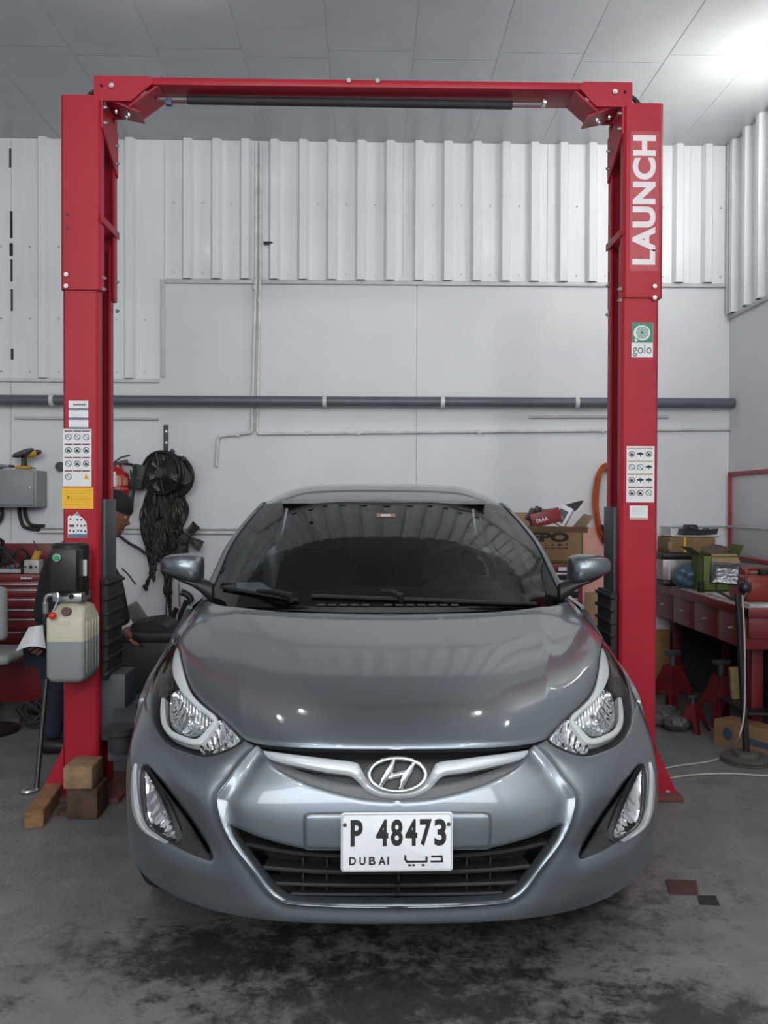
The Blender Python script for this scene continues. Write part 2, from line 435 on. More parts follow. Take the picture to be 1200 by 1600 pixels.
MB().tube([(XR-.5, DW-.012, z-.005), (XR-.03, DW-.012, z), (XR-.045, DW-.06, z), (XR-.045, 4.3, z)], .008, 8).build('sheath', M['trim'], e)

# ---------------------------------------------------------------- lamps of the workshop (behind and beside the camera's view)
M['bulb'] = mat('lit lamp', (1, 1, 1), .5, emit=(1, .98, .95), estr=190)
M['bulb_small'] = mat('lit small lamp', (1, 1, 1), .5, emit=(1, .98, .95), estr=30)
def ceiling_lamp(x, y, label, small=False):
    e = thing('ceiling_lamp', label, 'lamp', (x, y, ZC))
    r = .05 if small else .075
    MB().cyl((x, y, ZC), (x, y, ZC-.05), .10, .12, n=24).cyl((x, y, ZC-.05), (x, y, ZC-.08), .03, n=12).build('lamp_base', M['white_paint'], e)
    MB().ball((x, y, ZC-.10-r*.5), r, 16, 10).build('bulb', M['bulb_small'] if small else M['bulb'], e)
for x, y, small, label in (
        (-.95, 4.12, True, 'small round lit lamp on the ceiling over the car bonnet, power unit post side'),
        (1.15, 4.08, True, 'small round lit lamp on the ceiling over the car bonnet, lettered post side'),
        (-1.55, 3.95, True, 'small round lit lamp on the ceiling close to the power unit post'),
        (1.90, 3.85, True, 'small round lit lamp on the ceiling close to the lettered post'),
        (-.87, 2.5, True, 'small round lit lamp on the ceiling over the car nose, power unit side'),
        (1.04, 2.4, True, 'small round lit lamp on the ceiling over the car nose, workbench side'),
        (-1.3, .9, False, 'bright lit lamp on the ceiling in front of the car, power unit side'),
        (1.5, 1.1, False, 'bright lit lamp on the ceiling in front of the car, workbench side'),
        (-1.0, -.9, False, 'bright lit lamp on the ceiling near the entrance, power unit side'),
        (1.7, -.7, False, 'bright lit lamp on the ceiling near the entrance, workbench side')):
    ceiling_lamp(x, y, label, small)
# unseen flood lamp, added for the glare and light from the right
e = thing('added_wall_lamp', 'flood lamp added out of view high on the right wall to light the bay from the right', 'lamp', (XR-.10, 4.82, ZC-.50))
lr = Matrix.Rotation(R(-22), 4, 'Z') @ Matrix.Rotation(R(14), 4, 'Y')
MB().box((XR-.14, 4.82, ZC-.50), (.07, .62, .30), lr, .01).build('added_lamp_housing', M['dark_grey'], e)
MB().box((XR-.06, 4.82, ZC-.50), (.118, .05, .05)).build('added_lamp_bracket', M['dark_grey'], e)
MB().box(Vector((XR-.14, 4.82, ZC-.50))+lr @ Vector((-.037, 0, 0)), (.008, .58, .26), lr).build('added_lamp_face', mat('added flood lamp glow', (1, 1, 1), .5, emit=(1, .98, .95), estr=38), e)

# ================================================================ TWO POST LIFT
YL = 3.95
lift = thing('two_post_lift', 'red two-post car lift with overhead beam standing around the grey car', 'car lift', (P(565, 1250, YL).x, YL, 0))
RED = M['lift_red']
def cchan(x0, x1, y0, y1, z0, z1, t, lip, side):
    """C channel open towards the car. side=+1: opening at +x"""
    if side < 0: x0, x1 = x1, x0
    s = 1 if side > 0 else -1
    r = .012
    xo, xi = (x0, x1)
    poly = [(xi, y0+lip), (xi, y0+r), (xi-s*r, y0), (xo+s*r, y0), (xo, y0+r), (xo, y1-r), (xo+s*r, y1), (xi-s*r, y1), (xi, y1-r), (xi, y1-lip),
            (xi-s*t, y1-lip), (xi-s*t, y1-t), (xo+s*t, y1-t), (xo+s*t, y0+t), (xi-s*t, y0+t), (xi-s*t, y0+lip)]
    mb = MB(); n = len(poly)
    lo = [(x, y, z0) for x, y in poly]; hi = [(x, y, z1) for x, y in poly]
    mb.add(lo+hi, [(i, (i+1) % n, n+(i+1) % n, n+i) for i in range(n)]+[tuple(range(n)), tuple(range(2*n-1, n-1, -1))])
    return mb
DEP = .25
def bolt(p, parent, r=.012, axis=(0, -1, 0), m=None):
    p = Vector(p); ax = Vector(axis)
    return MB().cyl(p, p+ax*.010, r, r*.85, n=8).cyl(p+ax*.009, p+ax*.016, r*.5, n=8).build('bolt', m or M['steel'], parent)
posts = {}
for side, (xa, xb, xsa, xsb, yt, yj) in {1: (97, 153, 95, 158, 149, 453), -1: (971, 1029, 974, 1036, 162, 465)}.items():
    yj_z = P(130 if side > 0 else 1000, yj, YL).z; zt = P(130 if side > 0 else 1005, yt, YL).z
    a = P(xa, 700, YL).x; b = P(xb, 700, YL).x
    sa = P(xsa, 300, YL).x; sb = P(xsb, 300, YL).x
    col = cchan(a, b, YL+.006, YL+DEP, 0.02, yj_z+.25, .010, .055, side).build('column', RED, lift, smooth=30)
    ext = cchan(sa, sb, YL-.006, YL+DEP+.012, yj_z, zt, .010, .055, side).build('column_extension', RED, lift, smooth=30)
    zb0 = yj_z-.10
    xin = sb if side > 0 else sa
    xout = sa if side > 0 else sb
    # bolts on the extension sleeve
    bx = P(105, 400, YL).x if side > 0 else P(1022, 400, YL).x
    for yy in (430, 448):
        bolt((bx, YL-.006, P(105, yy+(0 if side > 0 else 11), YL).z), ext)
    for yy in (432, 450): bolt((xin-side*.0, YL+.022, P(105, yy+(0 if side > 0 else 11), YL).z), ext, .010, (side, 0, 0))
    for yy in (420, 468): bolt((xin, YL+DEP-.02, P(105, yy, YL).z), ext, .010, (side, 0, 0))
    if side > 0:
        for yy in (336, 357): MB().cyl((P(106, yy, YL).x, YL-.0062, P(106, yy, YL).z), (P(106, yy, YL).x, YL-.0072, P(106, yy, YL).z), .007, n=10).build('bolt_hole', M['black'], ext)
    # diagonal strap across the open side
    z1 = P(157, 340 if side > 0 else 352, YL).z
    MB().box2((xin, YL+.01, 0), (xin+side*.006, YL+.03, .01)).build('strap_end', RED, ext) if False else None
    pa = Vector((xin+side*.004, YL+.005, z1)); pb = Vector((xin+side*.004, YL+DEP, z1-.01))
    MB().box((pa+pb)/2, (.006, (pb-pa).length+.03, .035), None, .002).build('strap', RED, ext)
    # base plate and gussets
    bp = MB().box2((min(a, b)-.11*(1 if side > 0 else 1), YL-.06, 0), (max(a, b)+.11, YL+DEP+.1, .022), .004).build('base_plate', M['wood_old'] if False else mat('rusty red base plate', (.17, .03, .03), .7, noise=.5, nscale=12, col2=(.10, .06, .04)), lift)
    xo = a if side > 0 else b
    for yy in (YL+.012, YL+DEP-.03):
        MB().prism([(xo, yy, .022), (xo-side*.10, yy, .022), (xo, yy, .24)], (0, .012, 0)).build('gusset', RED, lift)
    for q in (-.07, .08): bolt((xo-side*(.06), YL+.09+q, .022), lift, .014, (0, 0, 1))
    # carriage inside the channel
    xi = b if side > 0 else a
    zc0 = P(165, 915, YL+.1).z
    car_z1 = P(170, 780 if side > 0 else 789, YL+.1).z
    ca = MB().box2((xi-side*.09, YL+.06, .25), (xi-side*.012, YL+DEP-.05, car_z1-.03), .004).build('carriage', M['black'], lift)
    MB().box2((xi-side*.012, YL+.075, P(170, 1010, YL).z), (xi+side*.012, YL+DEP-.005, car_z1), .003).build('cover_plate', M['dark_grey'], lift)
    # ribbed rubber door guard
    zt_g = P(170, 905 if side > 0 else 925, YL).z; zb_g = P(170, 1065, YL).z
    gd = MB().box2((xi+side*.004, YL+.03, zb_g), (xi+side*.035, YL+DEP+.02, zt_g), .006).build('door_guard', M['rubber'], lift)
    nr = 7
    for k in range(nr):
        zz = lerp(zt_g-.02, zb_g+.03, k/(nr-1))
        MB().box((xi+side*.032, YL+DEP/2+.02, zz), (.026, DEP+.02, .016), None, .003).build('rib', M['rubber'], gd)
    # swing arms folded beside the car, with a rubber pad
    pv = Vector((xi+side*.06, YL+.14, .0))
    if True:
        za = P(190, 1125, YL).z
        MB().box2((xi-side*.02, YL+.05, za-.11), (xi+side*.11, YL+DEP-.02, za+.20), .008).build('arm_bracket', M['dark_grey'], lift)
        for k, yy in enumerate((1, -1)):
            tip = Vector((xi+side*.24, YL+.14+yy*.62, za))
            d = tip-Vector((xi+side*.09, YL+.14, za)); ang = math.atan2(d.y, d.x)
            ctr = Vector((xi+side*.09, YL+.14, za))+d/2
            am = MB().box(ctr, (d.length, .10, .085), ang, .006).build('lift_arm', M['dark_grey'], lift)
            MB().cyl(tip+Vector((0, 0, .0)), tip+Vector((0, 0, .07)), .05, n=18).cyl(tip+Vector((0, 0, .07)), tip+Vector((0, 0, .095)), .065, n=18).build('arm_pad', M['rubber'], am)
    posts[side] = (a, b, sa, sb, xi, zt)
# overhead beam -------------------------------------------------
zbt = (P(150, 119, YL).z+P(985, 130, YL).z)/2
zbb = zbt-.034
xa = P(147, 120, YL).x; xb = P(988, 130, YL).x
xg0 = P(240, 120, YL).x; xg1 = P(905, 128, YL).x
by0 = YL+.0; by1 = YL+.19
beam = MB().box2((xg0-.05, by0, zbb), (xg1+.05, by1, zbt), .004).build('crossbeam', RED, lift)
for side in (1, -1):
    xe = xa if side > 0 else xb; xg = xg0 if side > 0 else xg1
    lo = zbt-.11
    # deep end plate with its slanted edge, front and back
    for yy in (by0-.004, by1-.010):
        MB().prism([(xe, yy, zbt+.002), (xg-side*.02, yy, zbt+.002), (xg, yy, zbb+.008), (xe+side*.165, yy, lo), (xe, yy, lo)], (0, .014, 0)).build('beam_end_plate', RED, beam)
    # slanted underside between the plates
    p0 = Vector((xg+side*.02, 0, zbb)); p1 = Vector((xe+side*.155, 0, lo-.02))
    MB().prism([(p0.x, by0+.012, p0.z), (p1.x, by0+.012, p1.z), (p1.x, by1-.012, p1.z), (p0.x, by1-.012, p0.z)], (0, 0, .012)).build('beam_haunch', RED, beam)
    # corner bracket plates bolted to post and beam
    xin = posts[side][3] if side > 0 else posts[side][2]
    zz = posts[side][5]
    MB().prism([(xin+side*.003, YL+.0, lo+.015), (xin+side*.16, YL+.03, lo-.035), (xin+side*.155, YL+.17, lo-.03), (xin+side*.003, YL+.2, lo+.015)], (0, 0, .008)).build('corner_bracket', RED, lift)
    br = MB().prism([(xin, YL-.002, lo+.01), (xin, YL-.002, lo-.12), (xin, YL+.24, lo-.26), (xin, YL+.24, lo-.05)], (side*.008, 0, 0)).build('corner_bracket', RED, lift)
    for (yy, zq) in ((YL+.02, lo-.02), (YL+.02, lo-.09), (YL+.2, lo-.12), (YL+.21, lo-.2)): bolt((xin+side*.008, yy, zq), br, .010, (side, 0, 0))
    for (dx, yy) in ((.05, .06), (.09, .09), (.11, .05)): bolt((xin+side*dx, YL+yy, lo+.0-dx*.31), br, .009, (0, 0, -1))
    bolt((xe+side*.035, by0-.004, zbt-.045), beam, .006, m=M['black']); bolt((xe+side*.082, by0-.004, zbt-.045), beam, .014)
    # hydraulic hose over the post head
    x0_ = xe-side*.0; hz = posts[side][5]
    MB().tube(spl([(x0_+side*.02, YL+.1, zbt-.02), (x0_-side*.03, YL+.1, zbt-.02), (x0_-side*.07, YL+.1, zbt-.07), (x0_-side*.085, YL+.1, hz-.08)], 5), .011, 8).build('hydraulic_hose', M['rubber'], lift)
for x in (545, 590): bolt((P(x, 124, YL).x, by0, zbt-.008), beam, .012)
# shut-off bar under the beam
ya_, yb_ = P(237, 154, YL+.1), P(850, 163, YL+.1)
dirv = (yb_-ya_).normalized()
so = MB().cyl(ya_, yb_, .008, n=10).build('shutoff_rod', M['steel'], lift)
MB().cyl(P(293, 156.5, YL+.1), P(800, 166-1.5, YL+.1), .019, n=16).build('foam_sleeve', M['rubber'], so)
c = P(850, 157, YL+.1); MB().box(c, (.012, .02, .06), None, .002).cyl(c+Vector((0, -.03, -.02)), c+Vector((0, .03, -.02)), .008, n=8).build('rod_hanger', M['steel'], so)
c = P(260, 142, YL+.1); MB().box(c+Vector((0, 0, .02)), (.06, .05, .06), Matrix.Rotation(R(12), 4, 'Y'), .003).build('limit_switch', mat('weathered switch', (.10, .09, .06), .6, noise=.4, nscale=40), so)
c = P(264, 160, YL+.1); MB().box(c, (.03, .03, .03), None, .003).build('switch_plunger', mat('blue switch part', (.05, .09, .16), .5, noise=.2, nscale=30), so)
c = P(247, 148, YL+.1); MB().box(c, (.008, .03, .075), None, .001).build('hanger_plate', RED, so)

# stickers and lettering -----------------------------------------
YS = YL+.0055                              # just in front of the lower columns
RT = Vector((1, 0, 0)); UP = Vector((0, 0, 1))
def rect(x0, y0, x1, y1, Y, name, m, parent, th=.0012):
    a = P(x0, y0, Y); b = P(x1, y1, Y)
    return MB().box2((a.x, Y-th, b.z), (b.x, Y, a.z)).build(name, m, parent, smooth=0)
def ring(cx, cy, r, Y, name, parent, m, w=.28, slash=True, seg=14):
    c = P(cx, cy, Y); rr = r*Y/F; mb = MB()
    o_ = [Vector((c.x+rr*math.cos(2*math.pi*k/seg), Y, c.z+rr*math.sin(2*math.pi*k/seg))) for k in range(seg)]
    i_ = [Vector((c.x+rr*(1-w)*math.cos(2*math.pi*k/seg), Y, c.z+rr*(1-w)*math.sin(2*math.pi*k/seg))) for k in range(seg)]
    mb.grid([o_, i_], closed=True)
    if slash:
        d = Vector((1, 0, -1)).normalized()*rr*.9; q = Vector((1, 0, 1)).normalized()*rr*w*.45
        mb.add([c-d-q, c-d+q, c+d+q, c+d-q], [(0, 1, 2, 3)])
    return mb
def pict_sheet(x0, y0, x1, y1, kinds, headm, last_warning=False):
    s_ = rect(x0, y0, x1, y1, YS, 'safety_sticker', M['label'], lift)
    wd = (x1-x0-3)/3; hh = (y1-y0-7)/4
    Yp = YS-.0017
    for r in range(4):
        for c in range(3):
            xx = x0+1.5+c*wd; yy = y0+2+r*hh
            rect(xx+.7, yy+.6, xx+wd-.7, yy+2.6, YS-.0012, 'caption_bar', headm if not isinstance(headm, list) else headm[r], s_, .0004)
            k = kinds[r*3+c]
            cx = xx+wd/2; cy = yy+hh*.52
            if k == 'o': ring(cx, cy, 5.0, Yp, '', s_, None, .2).build('pictogram', M['ink'], s_, smooth=0, recalc=False)
            elif k == 'x':
                mb = ring(cx, cy, 5.0, Yp, '', s_, None, .22)
                a = P(cx-3, cy+2.5, Yp); b = P(cx+2.2, cy-1, Yp); mb.add([(a.x, Yp, a.z), (b.x, Yp, a.z), (b.x, Yp, b.z), (a.x+.004, Yp, b.z)], [(0, 1, 2, 3)])
                mb.build('pictogram', M['ink'], s_, smooth=0, recalc=False)
            elif k == 'c':
                mb = MB(); a = P(cx-5, cy+1, Yp); b = P(cx+5, cy-1.2, Yp); m_ = P(cx, cy+4, Yp)
                mb.add([(a.x, Yp, a.z), (b.x, Yp, a.z), (b.x, Yp, b.z), ((a.x+b.x)/2, Yp, b.z+.006), (a.x, Yp, b.z)], [(0, 1, 2, 3, 4)])
                mb.add([(m_.x-.002, Yp, m_.z), (m_.x+.002, Yp, m_.z), (m_.x+.002, Yp, a.z), (m_.x-.002, Yp, a.z)], [(0, 1, 2, 3)])
                mb.build('pictogram', M['ink'], s_, smooth=0, recalc=False)
            elif k == 'w':
                a = P(cx-5, cy+4, Yp); b = P(cx+5, cy+4, Yp); t = P(cx, cy-5, Yp)
                flatpoly([a, b, t], 'warning_triangle', M['yellow'], s_)
                q = Yp-.0004
                a = P(cx-1, cy+2, q); b = P(cx+1, cy+2, q); t = P(cx, cy-2, q); flatpoly([a, b, t], 'warning_mark', M['ink'], s_)
    for c in (1, 2):
        xx = x0+1.5+c*wd; rect(xx-.25, y0+3, xx+.25, y1-6, YS-.0012, 'grid_line', M['trim'], s_, .0003)
    for r in range(12):   # print under the pictograms
        pass
    return s_
K1 = ['o', 'o', 'o', 'x', 'x', 'x', 'o', 'x', 'x', 'o', '', 'w']
K2 = ['x', 'c', 'x', 'o', 'o', 'c', 'x', 'c', 'c', 'x', 'x', 'o']
pict_sheet(98.5, 670, 143, 760, K1, M['ink_red'])
pict_sheet(979, 697, 1022, 785, K2, [M['ink_tan'], M['ink_tan'], M['ink_tan'], M['ink_red']])
for i in range(3):
    y0 = 626+i*15; s_ = rect(107.5, y0, 138, y0+11.5, YS, 'name_sticker', M['label'], lift); rect(107.8, y0+12, 137.5, y0+14.6, YS, 'sticker_band', M['ink_blue'], s_)
    if i == 0:
        mb = MB()
        for k in range(9): a = P(115+k*2.1, 633.5, YS-.0016); mb.add([a, a+Vector((.0045, 0, 0)), a+Vector((.0045, 0, .009-.003*(k % 2))), a+Vector((0, 0, .009-.003*(k % 2)))], [(0, 1, 2, 3)])
        mb.build('name_print', M['ink'], s_, smooth=0, recalc=False)
s_ = rect(97, 761.5, 146, 795, YS, 'caution_sticker', M['yellow'], lift)
for i in range(6):
    y0 = 766+i*4.4; rect(101, y0, 142-(i % 3)*6, y0+.7, YS-.0012, 'fine_print', mat('faint print', (.50, .27, .01), .5, noise=.2, nscale=60), s_, .0003)
rect(105.5, 776, 108, 778.5, YS-.0012, 'printed_mark', M['ink'], s_, .0004)
pts = [(106, 808), (109, 805), (112, 807), (118, 803), (121.5, 799), (124, 806), (130, 810), (135, 817), (136, 828), (136, 840), (106, 840)]
tq = MB().prism([P(x, y, YS) for x, y in pts], (0, -.0012, 0)).build('torn_sticker', M['label'], lift, smooth=0)
rect(106.2, 834.5, 135.8, 839.7, YS-.0012, 'sticker_band', M['ink_blue'], tq, .0004)
flatpoly([P(x, y, YS-.0016) for x, y in [(117, 805.5), (121.5, 800.5), (123.5, 805.5)]], 'sticker_band', M['ink_blue'], tq)
rect(108, 819.5, 116, 823.5, YS-.0012, 'printed_mark', M['ink_red'], tq, .0004)
for (x, y) in ((110, 811), (121, 812), (127, 812), (121, 821), (127, 821.5), (132, 821), (109, 829), (115, 830), (122, 829), (127, 829.5), (133, 830)):
    rect(x-1.1, y-1.5, x+1.3, y+1.6, YS-.0012, 'printed_mark', M['ink'], tq, .0004)
# right post: company sign, app sticker, data plate
YE = YL-.0062
vb = rect(985.5, 205, 1029, 424, YE, 'vinyl_panel', M['vinyl_red'], lift, .0008)
a = P(1024, 414, YE-.0012); b = P(989, 211, YE-.0012)
text('LAUNCH', 'lettering', M['letter_white'], vb, (a.x, YE-.0012, a.z), (0, 0, 1), (-1, 0, 0), a.x-b.x, b.z-a.z, bold=.045, depth=.0003, space=1.06)
YS2 = YS
gs = rect(987, 504, 1020, 558.5, YS2, 'app_sticker', M['label'], lift)
gt = rect(987, 504, 1020, 535.5, YS2-.0012, 'sticker_field', M['green_print'], gs, .0004)
Yq = YS2-.0022
c = P(1003, 520, Yq); mb = MB()
seg = 28; mb.add([c+Vector((.0385*math.cos(2*math.pi*k/seg), 0, .0345*math.sin(2*math.pi*k/seg))) for k in range(seg)], [tuple(range(seg))])
mb.add([P(992, 526, Yq), P(992.5, 534.5, Yq), P(999, 530, Yq)], [(0, 1, 2)])
mb.build('speech_bubble', M['label'], gt, smooth=0, recalc=False)
mb = MB(); Y2 = Yq-.0004; c = P(1003.5, 519.5, Y2)
def circ(c, r, n=24): return [c+Vector((r*math.cos(2*math.pi*k/n), 0, r*math.sin(2*math.pi*k/n))) for k in range(n)]
mb.grid([circ(c, .028), circ(c, .0245)], True); mb.add(circ(c, .009), [tuple(range(24))])
for k in range(20):
    t = 2*math.pi*k/20; d = Vector((math.cos(t), 0, math.sin(t))); q = Vector((-d.z, 0, d.x))*.0012
    mb.add([c+d*.011-q, c+d*.011+q, c+d*.023+q*1.6, c+d*.023-q*1.6], [(0, 1, 2, 3)])
mb.build('wheel_mark', M['green_print'], gt, smooth=0, recalc=False)
a = P(988.3, 557, YS2-.0013)
text('golo', 'lettering', mat('grey print', (.06, .09, .09), .5, noise=.1, nscale=30), gs, a, RT, UP, P(0, 536.8, YS2).z-P(0, 555.8, YS2).z, 30*YS2/F, depth=.0003)
dp = rect(984, 790, 1012, 812, YS, 'data_sticker', M['label'], lift)
rect(984.3, 809, 1011.7, 811.6, YS-.0012, 'sticker_band', M['ink_tan'], dp, .0004)
for i in range(4): rect(987, 793+i*3.2, 1009-(i % 2)*5, 793.8+i*3.2, YS-.0012, 'fine_print', M['trim'], dp, .0003)

# power unit on the left post -------------------------------------
YP = 3.80
pu = MB().box2(P(124, 905, YL)-Vector((0, .06, .05)), P(146, 860, YL)+Vector((0, .004, 0)), .004).build('power_unit', RED, lift)
c0 = P(104, 1000, YP)
MB().box2((P(77, 0, YP-.14).x, YP-.14, P(0, 924, YP-.14).z), (P(119, 0, YP-.14).x, YP-.05, P(0, 858, YP-.14).z), .008).build('switch_box', M['black'], pu)
cm = P(110, 900, YP)
MB().cyl((cm.x, YP, P(0, 929, YP).z), (cm.x, YP, P(0, 851, YP).z), .078, n=28).cyl((cm.x, YP, P(0, 851, YP).z), (cm.x, YP, P(0, 848, YP).z), .078, .066, n=28).build('motor', M['black'], pu)
mt_ = boxo('motor_plate', (P(129, 0, YP-.06).x, YP-.058, P(0, 898, YP).z), (P(134.5, 0, YP-.06).x, YP-.05, P(0, 873, YP).z), M['trim'], pu, bev=.001)
gb = P(90, 871, YP-.14)
MB().cyl((gb.x, YP-.14, gb.z), (gb.x, YP-.152, gb.z), .017, n=20).build('button_ring', M['steel'], pu)
MB().cyl((gb.x, YP-.150, gb.z), (gb.x, YP-.160, gb.z), .0125, .011, n=20).build('start_button', mat('green button', (.02, .33, .10), .35, noise=.1, nscale=30), pu)
MB().box2((P(84, 0, YP-.05).x, YP-.075, P(0, 940, YP-.05).z), (P(130, 0, YP-.05).x, YP+.06, P(0, 925, YP-.05).z), .006).cyl((P(110, 0, YP-.08).x, YP-.076, P(0, 932, YP-.08).z), (P(110, 0, YP-.08).x, YP-.082, P(0, 932, YP-.08).z), .013, n=12).build('valve_block', M['steel'], pu)
hp = P(111, 932, YP-.085); MB().cyl((hp.x, YP-.082, hp.z), (hp.x, YP-.088, hp.z), .011, n=14).build('valve_port', M['black'], pu)
lp0 = P(90, 926, YP-.10); lp1 = P(83, 957, YP-.11)
lv = MB().tube([lp0, lp0+Vector((.006, -.004, -.03)), lp1], .0055, 8).build('release_lever', M['chrome'], pu)
MB().ball(P(82, 962, YP-.112), .0165, 14, 10).build('lever_knob', mat('red knob', (.55, .03, .015), .3, noise=.1, nscale=20), lv)
MB().tube(spl([P(88, 930, YP-.04), P(76, 930, YP-.04), P(71, 937, YP-.04), P(71, 950, YP-.03)], 5), [.008]*16, 8).cyl(P(71, 942, YP-.04), P(71.5, 958, YP-.03), .012, n=10).build('hose_fitting', M['steel'], pu)
MB().tube(spl([P(71, 955, YP-.03), P(72, 985, YP), P(78, 1020, YP+.1), P(90, 1045, YP+.14)], 5), .011, 8).build('hydraulic_hose', M['rubber'], pu)
MB().tube(spl([P(130, 925, YP), P(138, 928, YP+.05), P(140, 935, YP+.1)], 4), .012, 8).build('hydraulic_hose', M['rubber'], pu)
# translucent tank, oil filled to half
tm = mat('tank plastic', (.50, .475, .36), .45, noise=.08, nscale=6)
to = mat('tank plastic with oil behind', (.235, .255, .25), .4, noise=.06, nscale=5)
def tank_ring(x0, x1, ya, yb, z, r=.02):
    pts = []
    for (cx, cy, a0) in ((x1-r, yb-r, 0), (x0+r, yb-r, 90), (x0+r, ya+r, 180), (x1-r, ya+r, 270)):
        for k in range(5): t = R(a0+k*22.5); pts.append((cx+r*math.cos(t), cy+r*math.sin(t), z))
    return pts
tx0 = P(70.5, 1000, YP-.09).x; tx1 = P(131, 1000, YP-.09).x; ty0 = YP-.09; ty1 = YP+.13
zz = lambda y: P(100, y, YP-.09).z
rows = [tank_ring(tx0+.03, tx1-.03, ty0+.03, ty1-.03, zz(1069)), tank_ring(tx0+.008, tx1-.008, ty0+.008, ty1-.008, zz(1066), .03), tank_ring(tx0, tx1, ty0, ty1, zz(1058)), tank_ring(tx0, tx1, ty0, ty1, zz(1003))]
tk = MB(); tk.grid(rows, True); tk.add(rows[0], [tuple(range(20))]); tk.build('tank_lower', to, pu, smooth=50)
rows = [tank_ring(tx0, tx1, ty0, ty1, zz(1003)), tank_ring(tx0, tx1, ty0, ty1, zz(968)), tank_ring(tx0+.006, tx1-.006, ty0+.006, ty1-.006, zz(964)), tank_ring(tx0+.03, tx1-.012, ty0+.035, ty1-.03, zz(951)), tank_ring(tx0+.04, tx1-.035, ty0+.045, ty1-.05, zz(946)), tank_ring(tx0+.05, tx1-.04, ty0+.055, ty1-.055, zz(939))]
tk = MB(); tk.grid(rows, True); tk.add(rows[-1], [tuple(range(20))]); tk.build('tank_upper', tm, pu, smooth=35)
fc = P(101, 958, YP-.1); MB().cyl((fc.x, YP-.07, fc.z), (fc.x, YP-.088, fc.z+.006), .021, .019, n=20).build('filler_cap', mat('dark red cap', (.08, .02, .02), .4, noise=.1, nscale=20), pu)
a = P(90, 978, ty0); b = P(110, 970, ty0); boxo('tank_sticker', (a.x, ty0-.001, a.z), (b.x, ty0, b.z), mat('yellowed sticker', (.55, .48, .36), .6, noise=.1, nscale=30), pu, bev=0)
for k in range(5):
    yy = ty0+.03+k*.04
    MB().box2((tx1-.002, yy, zz(1003)), (tx1+.004, yy+.012, zz(972)), .002).build('tank_rib', tm, pu)
    MB().box2((tx1-.002, yy, zz(1055)), (tx1+.004, yy+.012, zz(1003)), .002).build('tank_rib', to, pu)
# ================================================================ CAR
CX = .082
car = thing('car', 'grey saloon car parked nose out between the red lift posts', 'car', (CX, 4.4, 0))
def paint():
    m = mat('steel grey car paint', (.175, .195, .212), .36, .85, coat=1.0)
    nt = m.node_tree; b = nt.nodes['Principled BSDF']; L = nt.links.new
    tc = nt.nodes.new('ShaderNodeTexCoord'); v = nt.nodes.new('ShaderNodeTexVoronoi'); v.inputs['Scale'].default_value = 900
    L(tc.outputs['Object'], v.inputs['Vector'])
    cr = nt.nodes.new('ShaderNodeValToRGB'); cr.color_ramp.elements[0].color = (.165, .192, .215, 1); cr.color_ramp.elements[1].color = (.20, .23, .255, 1)
    L(v.outputs['Color'], cr.inputs[0]); L(cr.outputs[0], b.inputs['Base Color'])
    b.inputs['Coat Roughness'].default_value = .05
    return m
PAINT = paint()
TRIMB = mat('unpainted bumper plastic', (.011, .0115, .012), .6, noise=.25, nscale=30)
LIPG = mat('dark grey grille surround', (.075, .082, .088), .4, noise=.1, nscale=10)
SILV = mat('silver grille bar', (.52, .55, .57), .38, .25, noise=.05, nscale=10, coat=.6)
CHR = M['chrome']
LENS = glass('clear lamp lens', (.93, .94, .95), ior=1.35)
WSG = glass('tinted windscreen', (.50, .53, .54), ior=1.45)
DRL = mat('white light guide', (.78, .81, .82), .35, noise=.03, nscale=20)
REFL = mat('lamp reflector', (.80, .81, .82), .10, 1, bump=.10, bscale=40)

def basis(n, ts):
    """clamped uniform cubic b-spline basis matrix"""
    k = 3; kn = np.concatenate([np.zeros(k), np.linspace(0, 1, n-k+1), np.ones(k)])
    ts = np.clip(np.asarray(ts, float), 0, 1-1e-9); B = np.zeros((len(ts), n))
    N = np.zeros((len(ts), n+k))
    for i in range(n+k): N[:, i] = (ts >= kn[i]) & (ts < kn[i+1])
    for d in range(1, k+1):
        N2 = np.zeros_like(N)
        for i in range(n+k-d):
            a = kn[i+d]-kn[i]; b = kn[i+d+1]-kn[i+1]
            if a > 0: N2[:, i] += (ts-kn[i])/a*N[:, i]
            if b > 0: N2[:, i] += (kn[i+d+1]-ts)/b*N[:, i+1]
        N = N2
    return N[:, :n]
def greville(n):
    k = 3; kn = np.concatenate([np.zeros(k), np.linspace(0, 1, n-k+1), np.ones(k)])
    return np.array([kn[i+1:i+k+1].mean() for i in range(n)])
